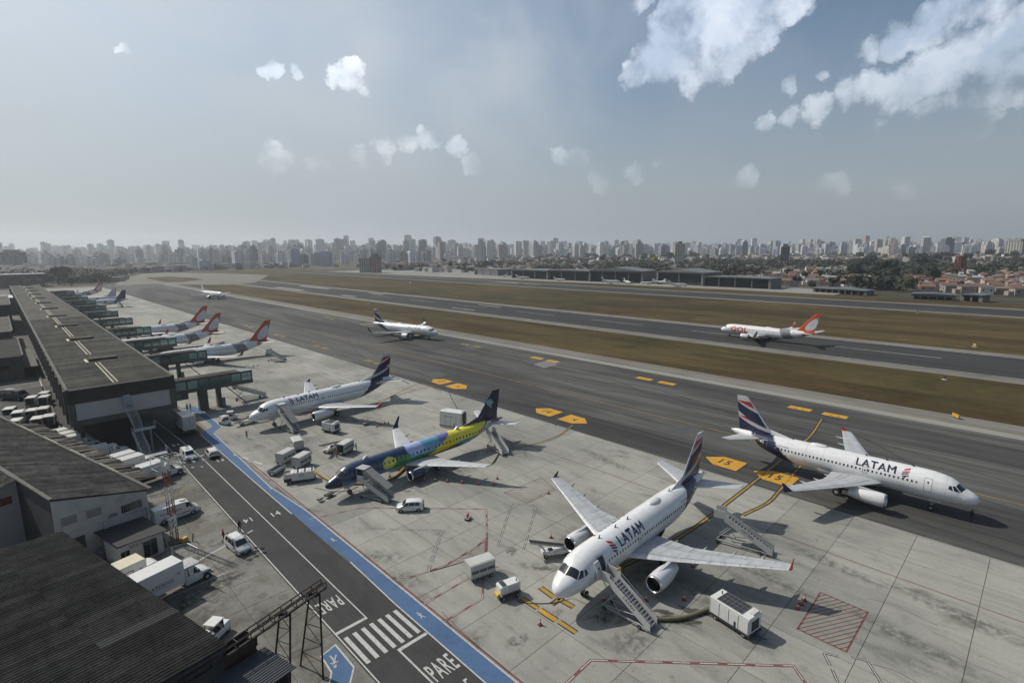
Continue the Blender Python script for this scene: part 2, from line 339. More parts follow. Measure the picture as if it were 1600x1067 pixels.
# apron slabs, one object each near the camera, recessed joints between them
SX, SY, GAP = 54.3/7, 7.2, .05
slabm = MB().box((0,0,-.04), (SX-GAP, SY-GAP, .08)).mesh('slab', CONC)
apr = bpy.data.objects.new('apron', None); COL.objects.link(apr); apr['kind'] = 'structure'
far = MB(); cnt = 0
for j in range(-4, 100):
    for i in range(7):
        c = (28.45+SX*(i+.5), -20+SY*(j+4+.5), 0)
        if cnt < 285 and c[1] > -6+(0 if i > 3 else 14): linkmesh('slab', slabm, apr, c); cnt += 1
        else: far.box((c[0], c[1], -.04), (SX-GAP, SY-GAP, .08))
far.build('slab_field', CONC, apr, 'stuff', fix=False)
# yard slabs
ym = MB().box((0,0,-.04), (4.9,4.95,.08)).mesh('slab', YARD)
yard = bpy.data.objects.new('yard', None); COL.objects.link(yard); yard['kind'] = 'structure'
sheet('yard_base', (-40, 5, 19.6, 112), -.11, MATS['joint_sealant'])
for i in range(8):
    for j in range(20):
        c = (17.1-4.96*i, 14+5*j, 0)
        if j > 17 and i > 4: continue
        linkmesh('slab', ym, yard, (c[0], c[1], 0))
# service road, walkway
sheet('service_road', (19.55, -10, 26.6, 200), .004, ROADM)
sheet('road_edge_strip', (26.5, -10, 28.45, 200), .0, YARD)
bl = gp((616,942),(547.5,877.5),(520,855),(486,828),(478,820),(472,814),(462,805),(455,802),(405,759),(314,679.5),(332,665),(310.5,648),(296,641))
br = gp((283.5,637.5),(300,634.5),(313.5,639),(346.5,667),(334,677),(420,759),(482,800),(800,1062))
blx = 26.35
sheet('walkway', [(blx, 0)]+bl+br+[(28.35, 0)], .014, BLUE)
def stripe(name, pts, w, m, z=ZM, closed=False, dash=None, kind='structure', parent=None):
    b = MB(); pts = [Vector((p[0], p[1])) for p in pts]
    if closed: pts.append(pts[0])
    if dash:
        on, off = dash
        for a, c in zip(pts, pts[1:]):
            L = (c-a).length; d = (c-a)/L; n = Vector((-d.y, d.x))*w/2; t = 0
            while t < L:
                p = a+d*t; q = a+d*min(t+on, L); b.quad(*[(v.x, v.y, z) for v in (p-n, q-n, q+n, p+n)]); t += on+off
    else:
        L = []; R = []
        for k, p in enumerate(pts):
            a = pts[k-1] if k else (pts[-2] if closed else p); c = pts[k+1] if k < len(pts)-1 else (pts[1] if closed else p)
            d1 = (p-a).normalized() if (p-a).length else (c-p).normalized(); d2 = (c-p).normalized() if (c-p).length else d1
            n1 = Vector((-d1.y, d1.x)); n2 = Vector((-d2.y, d2.x)); mm = (n1+n2).normalized(); kk = w/2/max(.4, mm.dot(n1))
            L.append(p+mm*kk); R.append(p-mm*kk)
        for k in range(len(pts)-1): b.quad(*[(v.x, v.y, z) for v in (R[k], R[k+1], L[k+1], L[k])])
    return b.build(name, m, parent, kind, fix=False)
def curve(ps, n=8):
    """Catmull-Rom through survey points"""
    P = [Vector(p) for p in ps]; P = [P[0]*2-P[1]]+P+[P[-1]*2-P[-2]]; out = []
    for k in range(1, len(P)-2):
        for i in range(n):
            t = i/n; a, b, c, d = P[k-1], P[k], P[k+1], P[k+2]
            out.append(.5*((2*b)+(c-a)*t+(2*a-5*b+4*c-d)*t*t+(3*b-a-3*c+d)*t**3))
    return out+[P[-2]]
LW = .13
stripe('road_edge_line', [(19.75,-10),(19.75,100)]+gp((262,698),(240,675)), LW, WPAINT, .020)
stripe('walkway_edge_line', [(blx,0)]+gp((616,942),(547.5,877.5)), .14, WPAINT, .024)
stripe('walkway_edge_line', gp((456,803),(405,759),(314,679.5)), .14, WPAINT, .024)
stripe('walkway_edge_line', [(28.4,0)]+gp((482,800),(420,759),(334,677),(346.5,667),(313.5,639)), .14, WPAINT, .024)
stripe('road_centre_line', [(23.15,46.0),(23.15,104)]+gp((300,702),(262,672),(240,655)), LW, WPAINT, .020)
stripe('lane_boundary_line', [(23.1, -5),(23.1, 39.9)], .18, WPAINT, .020)
stripe('stop_line', [(19.8,46.0),(23.2,46.0)], .4, WPAINT, .022)
stripe('stop_line', [(23.0,39.7),(26.3,39.7)], .4, WPAINT, .022)
for i in range(7):
    x = 20.25+i*.93; stripe('crosswalk_bar', [(x, 40.3),(x, 44.9)] if i < 7 else [], .42, WPAINT, .022)
for i in range(10):
    p = G(302+i*2.8, 652+i*3.0); 
    stripe('hatched_area_line', gp((302+i*1.4, 651+i*3.1), (324-abs(i-4.5)*0+min(0,(5-i))*3.2-(0 if i>5 else (5-i)*3.4), 652+i*3.1)), .16, YLINE, .018)
# words on the road
def road_text(txt, size, x, y, rz, m=WPAINT, stretch=2.0, bold=.03, spacing=1.15, narrow=1.): return flat_text('road_lettering', txt, size, (x, y, .024), rz, m, None, 'structure', bold, stretch, spacing, narrow)
road_text('PARE', 1.05, 24.75, 35.0, 0, stretch=3.0, bold=.014, spacing=1.2)
road_text('15', 1.2, 25.0, 31.6, 0, stretch=2.2, bold=0)
road_text('PARE', 1.0, 21.4, 50.8, pi, stretch=2.9, bold=.014, spacing=1.2)
p = G(430,803); road_text('14', 1.3, p.x, p.y, 0, stretch=1.5)
p = G(388,812); road_text('14', 1.2, p.x, p.y, pi, stretch=1.5)
p = G(275,695); road_text('13', 1.3, p.x, p.y, pi, stretch=1.6)
p = G(340,720); road_text('13', 1.3, p.x+.4, p.y, 0, stretch=1.5)
stripe('road_cross_line', gp((313,712),(324,709)), .2, WPAINT, .022)
# pedestrian figures on the walkway
def ped(x, y, rz, s=1.):
    b = MB(); R = Matrix.Rotation(rz, 3, 'Z'); z = .028
    def seg(a, c, w):
        a, c = Vector((*a, 0)), Vector((*c, 0)); d = (c-a).normalized(); n = Vector((-d.y, d.x, 0))*w/2
        b.quad(*[tuple(Vector((x, y, z))+R @ (v*s)) for v in (a-n, c-n, c+n, a+n)])
    b.add([tuple(Vector((x, y, z))+R @ (Vector((.13*cos(t*pi/4), .85+.13*sin(t*pi/4), 0))*s)) for t in range(8)], [tuple(range(8))])
    for a, c, w in (((0,.68),(0,.1),.24),((0,.6),(.32,.32),.09),((0,.6),(-.30,.30),.09),((.02,.12),(.25,-.55),.12),((-.02,.12),(-.22,-.5),.12),((.25,-.55),(.36,-.55),.1)): seg(a, c, w)
    return b.build('pedestrian_symbol', WPAINT, None, 'structure', fix=False)
for px in ((424,763),(521,844),(658,962),(367,711)): p = G(*px); ped(p.x, p.y, 0, .8)
# small blue walkway pad by the crossing
pad = gp((524,1007),(553,1042),(545,1075),(513,1075),(518,1050),(502,1025))
sheet('walkway', pad, .014, BLUE); stripe('walkway_edge_line', [Vector(p) for p in pad], .16, WPAINT, .02, True)
p = G(522,1030); ped(p.x, p.y, radians(160), 1.1)
stripe('apron_edge_line', [(28.75,0),(28.75,98)], .22, RPAINT, .006)
stripe('apron_edge_line', [(70.2,-30),(70.2,100)], .13, RPAINT)
stripe('apron_guide_line', [(70.6,100),(70.6,600)], .25, WPAINT)
stripe('pavement_seam', [(82.9,-40),(82.9,300)], .35, mat('seam_concrete', (.19,.188,.175), .9), .0)
for y in range(-10, 120, 9): stripe('drain_slot', [(83.4,y),(83.4,y+6.4)], .14, BPAINT, .006)
# runway paint
for k in range(-4, 16):
    y = 24+k*58; 
    if y < 380: stripe('runway_centre_line', [(226.5,y),(226.5,y+32)], .8, WDIM, -.05)
for X in (205.4, 243.6): stripe('runway_edge_line', [(X,-400),(X,980)], .9, WDIM, -.05)
for X in (386.6, 427.4): stripe('runway_edge_line', [(X,-400),(X,900)], .9, WDIM, -.05)
for X in (211, 237.5):
    stripe('aiming_point_mark', [(X,507),(X,577)], 6, WDIM, -.05); stripe('touchdown_mark', [(X,403),(X,427)], 4, WDIM, -.05)
for X in (213, 236): stripe('touchdown_mark', [(X,253),(X,276)], 2, WDIM, -.05)
for a, c in (((760,442),(820,443)),((775,440),(845,445))): stripe('runway_mark', gp(a, c), 4, WDIM, -.05)
# taxiway gate signs painted on the pavement
FYP = surf('faded_yellow_marking_paint', (.24,.18,.06), .7, [((.8,.4,1),.44,.62,(.5,.5,.52))])
def gate_sign(cx, cy, shape, txt, s=1., ts=2.2):
    w, h = (3.4*s, 2.6*s) if shape != 'B' else (2.9*s, 2.3*s)
    if shape == 'L': P = [(-w,-h),(-w,h),(w*.35,h),(w*1.15,0),(w*.35,-h)]
    elif shape == 'R': P = [(w,-h),(w,h),(-w*.35,h),(-w*1.15,0),(-w*.35,-h)]
    else: P = [(-w,-h*.6),(-w,h*.6),(w,h*.6),(w,-h*.6)]
    Q = [(cx+b, cy-a) for a, b in P]; big = [(cx+b*1.07, cy-a*1.05) for a, b in P]
    sheet('gate_sign_border', big, ZM*.5, BPAINT); sheet('gate_sign_panel', Q, ZM, YPAINT if cy < 125 else FYP)
    flat_text('gate_sign_number', txt, ts*s, (cx, cy, ZM+.008), -pi/2, BPAINT, None, 'structure', .05, 1.5, 1.3)
for k, y in enumerate((34.8, 77.4, 119.0)):
    n = ('15','14','13')[k]
    gate_sign(88.8, y+2.6, 'R' , n, .9); gate_sign(88.6, y-6.0, 'L' if k else 'R', n if k == 0 else '<', .9)
for y in (35.5, 77.5, 120.5, 160, 201, 243, 285):
    gate_sign(132.2, y+3.2, 'B', '- -', .85, 2.0); gate_sign(132.0, y-4.2, 'B', '- -', .85, 2.0)
for y in (160, 201, 243, 285): gate_sign(88.8, y+3, 'B', '- -', .8); gate_sign(88.8, y-4, 'B', '- -', .8)
def guide(ps, w=.28): 
    c = curve([tuple(G(*p).xy) for p in ps]); stripe('guide_line_border', c, w*2.6, BPAINT, ZM*.7); stripe('guide_line', c, w, YLINE, ZM+.006)
guide([(862,944),(905,917),(1060,840),(1150,775),(1200,735),(1262,685),(1284,655)])
guide([(1288,700),(1253,726),(1219,765),(1200,785),(1160,805)], .26)
guide([(1340,680),(1260,735),(1225,762)], .2) if False else None
guide([(895,664),(870,682),(820,697),(760,705)], .2); guide([(740,640),(780,662),(860,690),(960,655)], .16) if False else None
guide([(555,640),(640,612),(700,598)], .16); guide([(600,625),(655,600),(690,612)], .14)
stripe('taxi_line', [(104,-60),(104,600)], .2, YLINE, .0)
for a, c, w in (((844,917),(866,933),.5),((871,934),(896,948),.5),((868,948.5),(819,920),.0),((843,952),(869,969),.55),((815,934),(840,950),.45),((874,971),(900,988),.45)):
    if w: stripe('stop_position_bar_border', gp(a, c), w+.3, BPAINT, ZM*.7); stripe('stop_position_bar', gp(a, c), w, YPAINT if w > .5 else YLINE, ZM+.006)
# rubber marks on the taxiway
for ps, w in ([((800,560),(900,590),(1010,605),(1110,635),(1250,690),(1420,745),(1600,800)),.35],[((800,550),(840,580),(900,600),(1000,618),(1130,640)),.25],
              [((930,580),(1000,610),(1080,640),(1200,700)),.22],[((560,505),(545,530),(560,552),(600,580),(640,600)),.3],[((575,505),(560,530),(575,548),(620,575)),.2],
              [((1300,660),(1380,700),(1480,760),(1600,850)),.3],[((1240,655),(1400,700),(1600,760)),.22],[((1360,790),(1450,820),(1600,870)),.5],
              [((640,560),(800,556),(940,575)),.18],[((800,590),(850,610),(870,640),(868,665)),.22],[((720,560),(700,600),(715,640)),.15],[((930,610),(1060,620),(1200,650)),.2]):
    stripe('tyre_mark', curve([tuple(G(*p).xy) for p in ps]), w*1.35, RUBBER, .002)
DPATCH = mat('asphalt_patch', (.058,.058,.06), .9, .2, .6); LPATCH = mat('pale_asphalt_patch', (.15,.15,.145), .9, .15, .5)
for q, m in ((((725,540),(752,537),(762,541),(735,546)),DPATCH),(((812,565),(840,560),(852,563),(828,569)),DPATCH),(((833,569),(856,563),(872,569),(850,575)),LPATCH),
             (((660,584),(682,580),(700,585),(678,591)),DPATCH),(((1040,672),(1075,662),(1098,668),(1060,680)),DPATCH)): sheet('pavement_patch', gp(*q), .0, m)
STAIN = mat('oil_stain', (.10,.097,.088), .8, .35, 1.5); WET = mat('wet_concrete', (.085,.083,.07), .25, .3, 1.2)
def blob(name, px, rx, ry, m, z=.004, n=28, rot=0., seed=0):
    rr = random.Random(seed); c = G(*px); b = MB(); ph = [rr.uniform(0, 6.3) for _ in range(5)]
    pts = []
    for i in range(n):
        a = 2*pi*i/n; k = 1+.22*sin(2*a+ph[0])+.16*sin(3*a+ph[1])+.13*sin(5*a+ph[2])+.1*sin(9*a+ph[3])+rr.uniform(-.09,.09)
        x, y = rx*k*cos(a), ry*k*sin(a); pts.append((c.x+x*cos(rot)-y*sin(rot), c.y+x*sin(rot)+y*cos(rot), z))
    b.add(pts, [tuple(range(n))]); return b.build(name, m, None, 'structure', fix=False)
blob('water_stain', (1050,968), 2.6, .55, WET, .004, 40, radians(-60), 1); blob('water_stain', (1085,955), 1.6, .5, WET, .004, 40, radians(-75), 2); blob('water_stain', (1035,955), 1.0, .35, WET, .005, 30, radians(-50), 12)
for i, (px, a, b_, r_) in enumerate((((1350,838),.4,.25,0),((936,875),.9,.35,-60),((795,860),.8,.5,30),((1044,669),.9,.5,0),((1120,688),.7,.4,0),((1385,824),.4,.3,0),((560,620),.6,.3,0))):
    if i in (3,4): blob('oil_stain', px, a, b_, DPATCH, .001, 26, radians(r_), i+20)
def soft_stain(nm, col, strength, rough=.8):
    m, t, b = newmat(nm); oc = N(t, 'ShaderNodeTexCoord'); b.inputs['Base Color'].default_value = (*col, 1); b.inputs['Roughness'].default_value = rough
    ln = N(t, 'ShaderNodeVectorMath', operation='LENGTH'); t.links.new(oc.outputs['Object'], ln.inputs[0])
    g = N(t, 'ShaderNodeNewGeometry'); n = N(t, 'ShaderNodeTexNoise', i_Scale=1.1, i_Detail=8.0, i_Roughness=.7); t.links.new(g.outputs['Position'], n.inputs[0])
    a = mth(t, 'MULTIPLY', mapr(t, ln.outputs['Value'], .25, 1.0, 1, 0), mapr(t, n.outputs[0], .40, .62, 0, strength)); t.links.new(a, b.inputs['Alpha']); return m
SST = soft_stain('soft_oil_stain', (.05,.047,.042), .6); SSL = soft_stain('soft_grime', (.09,.085,.075), .42)
sm = MB(); sm.add([(cos(2*pi*i/24), sin(2*pi*i/24), 0) for i in range(24)], [tuple(range(24))]); sm1 = sm.mesh('ground_stain', SST); sm2 = sm.mesh('ground_stain', SSL)
for k, (px, a, b_, r_, q) in enumerate((((840,886),3.2,1.0,-60,0),((798,862),1.6,1.0,20,0),((808,1002),1.8,1.1,0,0),((868,958),1.6,.7,0,1),((950,965),2.6,1.4,-40,0),((1040,965),4.0,1.5,-60,0),((985,1005),3,2.5,0,1),((735,1010),4,1.6,20,1),((690,985),3.5,1.4,20,1),((330,918),4.2,2.6,10,0),((300,880),3.2,1.8,10,0),((356,905),2.6,1.6,0,0),((315,955),3.5,2.6,0,1),((270,950),3,2.4,0,0),((420,960),3.5,2.0,0,1),((480,1010),3,2,0,1),((440,790),4,1.5,-40,1),((475,800),4,1.6,-45,1),((390,655),5,2.6,0,1),((400,700),4,2.4,0,1),((470,690),5,3,0,1),((430,735),4,2,0,1),((575,640),7,3,0,1),((640,760),5,3,10,1),((720,730),6,3,0,1),((560,770),4,2,0,1),((620,905),5,2.2,-50,1),((600,870),4,2,-50,1),((640,945),3.2,1.2,0,1),((1010,900),4,3,0,1),((1100,930),5,2.5,-70,1),((900,840),5,3,0,1),((380,600),8,5,0,1),((470,590),10,5,0,1),((330,640),6,4,0,0),((280,540),14,5,0,1),((400,560),12,4,0,1),((1500,960),9,2,80,1),((1420,1000),8,1.6,80,1),((1200,900),7,2,80,1),((1300,880),8,1.4,80,1),((800,700),9,2,80,1),((950,720),9,1.6,80,1),((360,800),3,2,0,1),((330,850),3,2,0,1),((255,770),4,2,0,0),((390,860),2.5,1.4,0,1))):
    c = G(*px); o = linkmesh('ground_stain', sm2 if q else sm1, None, (c.x, c.y, .0065+.0004*(k % 5)), radians(r_), 'structure'); o.scale = (a, b_, 1)
# red and dashed equipment outlines on the apron
def rline(ps, w=.22, closed=False, both=True):
    P = gp(*ps); stripe('equipment_boundary_line', P, w*1.3, RPAINT, ZM, closed)
    if both: stripe('equipment_boundary_dash', P, w*.38, WPAINT, ZM+.008, closed, dash=(1.6,.9))
rline([(483,811),(566,793),(760,795),(761,838),(744,855),(700,880),(668,893),(640,902),(611,902)], .2)
rline([(761,838),(760,862)], .24, both=False); rline([(660,945),(739,899),(755,905),(754,935),(694,971)], .2)
rline([(880,1072),(923,1031),(1240,1040),(1262,1072)], .24)
def dline(ps, closed=False): 
    P = gp(*ps); stripe('parking_outline', P, .26, BPAINT, ZM*.8, closed, dash=(1.5,.5)); stripe('parking_outline_core', P, .09, WPAINT, ZM+.006, closed, dash=(1.5,.5))
dline([(550,800),(585,826),(692,828),(670,893)]); dline([(668,893),(690,827)])
dline([(800,786),(838,791),(818,858)]); dline([(800,786),(778,852),(800,855)])
dline([(1310,1025),(1287,1020),(1300,1045),(1312,1072)]); dline([(1330,1026),(1355,1032),(1368,1052),(1380,1072)])
def hatch(q, n, m=RPAINT, w=.12):
    a, b_, c, d = [Vector(v) for v in gp(*q)]
    stripe('hatched_zone_border', [a, b_, c, d], w*1.4, m, ZM, True)
    for i in range(1, n*2):
        t = i/n
        p = a.lerp(b_, min(t, 1)) if t <= 1 else b_.lerp(c, t-1); q2 = a.lerp(d, min(t, 1)) if t <= 1 else d.lerp(c, t-1)
        stripe('hatched_zone_line', [p, q2], w*.8, m, ZM)
hatch(((1282,925),(1356,956),(1322,1018),(1246,982)), 8)
hatch(((846,746),(868,765),(824,786),(788,770)), 7, w=.07)
hatch(((758,845),(758,868),(625,905),(690,888)), 9, w=.07)
# cracks
for ps in (((1374,905),(1395,916),(1425,921),(1478,943)),((1355,934),(1400,946),(1430,961),(1466,977)),((1346,978),(1372,993)),((1360,1037),(1395,1046),(1435,1067))):
    stripe('pavement_crack', curve([tuple(G(*p).xy) for p in ps], 3), .06, BPAINT, .003)
for ps in (((372,711),(388,722),(405,745),(435,752)),((690,955),(720,985),(760,1020),(800,1055))): stripe('pavement_crack', curve([tuple(G(*p).xy) for p in ps], 3), .06, BPAINT, .02)
for px in ((380,740),(366,730)): pass
stripe('apron_short_line', gp((377,714),(388,717)), .5, WPAINT); stripe('apron_short_line', gp((397,721),(410,725)), .5, WPAINT)
stripe('yard_line', gp((290,888),(320,870),(388,832),(395,828)), .22, WPAINT, .01); stripe('yard_line', gp((180,895),(270,928),(355,893)), .2, WPAINT, .01) if False else stripe('yard_line', gp((262,935),(355,893)), .15, WPAINT, .01)
stripe('yard_line', gp((235,787),(283,770),(292,757)), .12, YLINE, .01)
for i, (px, a, b_) in enumerate((((350,828),1.6,.8),((372,885),1.4,.7),((335,935),1.8,.8),((300,870),1.6,.6))): pass
MAN = mat('manhole_iron', (.10,.098,.09), .8, .2, 3)
for px in ((410,930),(443,932),(391,880)):
    c = G(*px); MB().tube((c.x,c.y,0),(c.x,c.y,.012),.5,20).build('manhole_cover', MAN, None, 'structure')

# ---------------------------------------------------------------- aircraft
def lin(tab, x):
    if x <= tab[0][0]: return tab[0][1:]
    for a, b in zip(tab, tab[1:]):
        if x <= b[0]:
            t = (x-a[0])/(b[0]-a[0]); 
            return tuple(p+(q-p)*t for p, q in zip(a[1:], b[1:]))
    return tab[-1][1:]
INDIGO = (.014,.013,.052); LRED = (.34,.018,.032); LGY = (.45,.46,.47); AWHITE = (.70,.70,.69)
GORANGE = (.47,.065,.012); GGREY = (.20,.20,.215)
class Plane:
    def __init__(s, L, prof, fus, label, loc, head, k=1., **o):
        """prof: x, top, bottom, halfwidth.  head: direction nose->tail (deg from +Y to +X)"""
        s.L = L; s.prof = prof; s.o = o
        s.root = thing('airliner', label, 'airplane', (loc[0], loc[1], 0), pi/2-radians(head), o.get('group'))
    def sec(s, x):
        t, b, w = lin(s.prof, x); return (t+b)/2, (t-b)/2, w
    def pt(s, x, th, off=0.):
        zc, rz, w = s.sec(x); return Vector((x, -(w+off)*cos(th), zc+(rz+off)*sin(th)))   # th: 0 left side, 90 top, 180 right
    def th(s, x, z, right=False):
        zc, rz, w = s.sec(x); q = max(-1, min(1, (z-zc)/rz)); a = math.asin(q); return pi-a if right else a
    def fuselage(s, nx, nt, color, name='fuselage'):
        x0, x1 = s.prof[0][0], s.prof[-1][0]; xs = []
        for i in range(nx+1):
            t = i/nx; xs.append(x0+(x1-x0)*t)
        nose = [x0+(xs[4]-x0)*((k/10)**2) for k in range(1, 10)]; xs = sorted(set(xs[:1]+nose+xs[4:]))
        vs = []; cols = []; fs = []
        for x in xs:
            for j in range(nt):
                a = -pi/2+2*pi*(j+.5)/nt; p = s.pt(x, a); vs.append(p); cols.append(color(p.x, p.y, p.z))
        for i in range(len(xs)-1):
            for j in range(nt): jj = (j+1) % nt; fs.append((i*nt+j, i*nt+jj, (i+1)*nt+jj, (i+1)*nt+j))
        fs.append(tuple(range(nt-1, -1, -1))); fs.append(tuple(range((len(xs)-1)*nt, len(xs)*nt)))
        b = MB(); b.add(vs, fs); o = b.build(name, PAINT, s.root, smooth=60); setcol(o, cols); s.fus = o; return o
    def patch(s, name, corners, m, off=.015, n=4, k=3, parent=None, kind=None, mb=None, mi=0):
        """corners in (x, z) or (x, theta) given as callables; bilinear over the skin"""
        b = mb or MB(); vs = []
        for j in range(k+1):
            for i in range(n+1):
                u, v = i/n, j/k
                a = [(1-u)*(1-v)*corners[0][q]+u*(1-v)*corners[1][q]+u*v*corners[2][q]+(1-u)*v*corners[3][q] for q in (0, 1)]
                vs.append(s.pt(a[0], a[1], off))
        b.add(vs, [(j*(n+1)+i, j*(n+1)+i+1, (j+1)*(n+1)+i+1, (j+1)*(n+1)+i) for j in range(k) for i in range(n)], mi)
        if mb: return b
        return b.build(name, m, parent or s.root, kind)
    def rect(s, x0, x1, z0, z1, right): return [(x0, s.th(x0, z0, right)), (x1, s.th(x1, z0, right)), (x1, s.th(x1, z1, right)), (x0, s.th(x0, z1, right))]
    def windows(s, x0, x1, z, skip=(), w=.23, h=.33, pitch=.53, sides=(False, True), lit=None):
        for right in sides:
            b = MB(); x = x0
            while x < x1:
                if not any(a <= x <= c for a, c in skip):
                    q = .06; P = [(x-w/2+q, z-h/2),(x+w/2-q, z-h/2),(x+w/2, z-h/2+q),(x+w/2, z+h/2-q),(x+w/2-q, z+h/2),(x-w/2+q, z+h/2),(x-w/2, z+h/2-q),(x-w/2, z-h/2+q)]
                    b.add([s.pt(a, s.th(a, c, right), .012) for a, c in P], [tuple(range(8))], 1 if (int(x*7.3) % 5 == 0) else 0)
                x += pitch
            b.build('cabin_windows', [GLASS, MGREY], s.root, 'stuff')
    def text(s, name, txt, size, xc, zc, m, right, bold=.03, lean=0., parent=None, ystretch=1., wide=1., off=.02):
        me = textmesh(txt, size, bold, 1.08, wide); bm = bmesh.new(); bm.from_mesh(me)
        for k in range(-8, 9):
            bmesh.ops.bisect_plane(bm, geom=bm.verts[:]+bm.edges[:]+bm.faces[:], plane_co=(0, size*k/16., 0), plane_no=(0,1,0))
        for v in bm.verts:
            u, w = v.co.x+lean*v.co.y, v.co.y*ystretch; x = xc+(-u if right else u); z = zc+w
            v.co = s.pt(x, s.th(x, z, right), off)
        bmesh.ops.recalc_face_normals(bm, faces=bm.faces)
        bm.to_mesh(me); bm.free(); me.materials.append(m); o = bpy.data.objects.new(name, me); COL.objects.link(o); o.parent = parent or s.root; return o
    def foil(s, name, secs, color, m=None, vert=False, parent=None, nseg=10, nv=10):
        """secs: (span, xLE, z, chord, thickness) ; vert: span goes along z"""
        prof = [(1,0),(.8,.022),(.55,.048),(.3,.06),(.12,.046),(.03,.024),(0,0),(.03,-.018),(.12,-.034),(.3,-.042),(.55,-.034),(.8,-.014)]
        vs = []; cols = []; fs = []; n = len(prof); rows = []
        for a, b in zip(secs, secs[1:]):
            for i in range(nv): t = i/nv; rows.append(tuple(p+(q-p)*t for p, q in zip(a, b)))
        rows.append(secs[-1])
        # chordwise refinement for paint
        ref = []
        for i in range(n):
            a, b = prof[i], prof[(i+1) % n]; q = 9 if vert else 1
            for k in range(q): ref.append((a[0]+(b[0]-a[0])*k/q, a[1]+(b[1]-a[1])*k/q))
        n = len(ref)
        for sp, xl, z, ch, th in rows:
            for u, w in ref:
                x = xl+u*ch; h = w*ch*th/.10
                p = (x, h, sp) if vert else (x, sp, z+h)
                vs.append(p); cols.append(color(x, sp, z, u))
        for r in range(len(rows)-1):
            for i in range(n): j = (i+1) % n; fs.append((r*n+i, r*n+j, (r+1)*n+j, (r+1)*n+i))
        fs.append(tuple(range(n))); fs.append(tuple(range(len(rows)*n-1, (len(rows)-1)*n-1, -1)))
        b = MB(); b.add(vs, fs); o = b.build(name, m or PAINT, parent or s.root, smooth=40); setcol(o, cols); return o
    def engine(s, c, L, R, col, lip=True, long=True):
        n = 26; x, y, z = c
        outer = [(0,.86),(.012,.91),(.05,.965),(.14,1.0),(.32,1.02),(.55,.98),(.78,.84),(1.0,.62)] if long else [(0,.86),(.012,.91),(.05,.965),(.16,1.0),(.36,1.02),(.55,.98),(.70,.86)]
        e = MB(); vs = []; cols = []
        m = len(outer)
        for u, r in outer:
            for j in range(n): a = 2*pi*j/n; vs.append((x+u*L, y+R*r*cos(a), z+R*r*sin(a))); cols.append(col)
        fs = [(k*n+j, k*n+(j+1) % n, (k+1)*n+(j+1) % n, (k+1)*n+j) for k in range(m-1) for j in range(n)]
        e.add(vs, fs); o = e.build('engine_nacelle', PAINT, s.root, smooth=50); setcol(o, cols)
        lp = MB(); vs = []
        for u, r in ((.05,.967),(.014,.93),(0,.885),(.004,.84),(.03,.80)):
            for j in range(n): a = 2*pi*j/n; vs.append((x+u*L-.004, y+(R*r+.003)*cos(a), z+(R*r+.003)*sin(a)))
        lp.add(vs, [(k*n+j, k*n+(j+1) % n, (k+1)*n+(j+1) % n, (k+1)*n+j) for k in range(4) for j in range(n)]); lp.build('intake_lip', ENGM, o, smooth=60)
        fa = MB(); vs = [(x+.22*L, y, z)]
        for u, r in ((.28,.22),(.28,.78),(.03,.80)):
            for j in range(n): a = 2*pi*j/n; vs.append((x+u*L, y+R*r*cos(a), z+R*r*sin(a)))
        fa.add(vs, [(0, 1+j, 1+(j+1) % n) for j in range(n)]+[(1+k*n+j, 1+k*n+(j+1) % n, 1+(k+1)*n+(j+1) % n, 1+(k+1)*n+j) for k in range(2) for j in range(n)]); 
        for j in range(18):
            a = 2*pi*j/18; d = Vector((0, cos(a), sin(a))); t = Vector((.05, -sin(a)*.07, cos(a)*.07)); p = Vector((x+.255*L, y, z))
            fa.quad(p+d*R*.2-t, p+d*R*.2+t, p+d*R*.77+t*2.2, p+d*R*.77-t*2.2, 1)
        fa.build('fan', [DARK, MGREY], o)
        ex = MB(); vs = []
        for u, r in (((1.0,.60),(.9,.5),(.92,.34),(1.12,.06)) if long else ((.70,.84),(.66,.6),(.92,.40),(.93,.26),(1.1,.05))):
            for j in range(n): a = 2*pi*j/n; vs.append((x+u*L, y+R*r*cos(a), z+R*r*sin(a)))
        k_ = len(vs)//n; ex.add(vs, [(k*n+j, k*n+(j+1) % n, (k+1)*n+(j+1) % n, (k+1)*n+j) for k in range(k_-1) for j in range(n)]); ex.build('exhaust', MGREY, o, smooth=50)
        # strake and pylon
        pl = MB(); ztop = s.o['wing_z']+.12
        pts = [(x+.18*L, z+R*.98, .05),(x+.55*L, ztop-.05, .18),(x+1.2*L, ztop+.05, .2),(x+1.75*L, ztop-.05, .06)]
        low = [(x+.18*L, z+R*.90),(x+.55*L, z+R*.85),(x+1.1*L, z+R*.35),(x+1.75*L, ztop-.35)]
        vs = []
        for (a, t_, w), (b_, d) in zip(pts, low): vs += [(a, y-w, t_),(a, y+w, t_),(b_, y+w, d),(b_, y-w, d)]
        pl.add(vs, [(q*4+i, q*4+(i+1) % 4, q*4+4+(i+1) % 4, q*4+4+i) for q in range(3) for i in range(4)]+[(0,1,2,3),(12,13,14,15)])
        o2 = pl.build('pylon', PAINT, s.root, smooth=30); setcol(o2, [(.45,.46,.46)]*16)
        sg = -1 if y < 0 else 1; st = MB(); a = radians(40); p0 = Vector((x+.2*L, y-sg*R*.99*cos(a), z+R*.99*sin(a))); q0 = Vector((0, -sg*cos(a), sin(a)))
        st.add([p0, p0+Vector((.9,0,0)), p0+Vector((.9,0,0))+q0*.38, p0+Vector((.45,0,0))+q0*.36], [(0,1,2,3)]); st.build('nacelle_strake', WINGP, o)
        return o
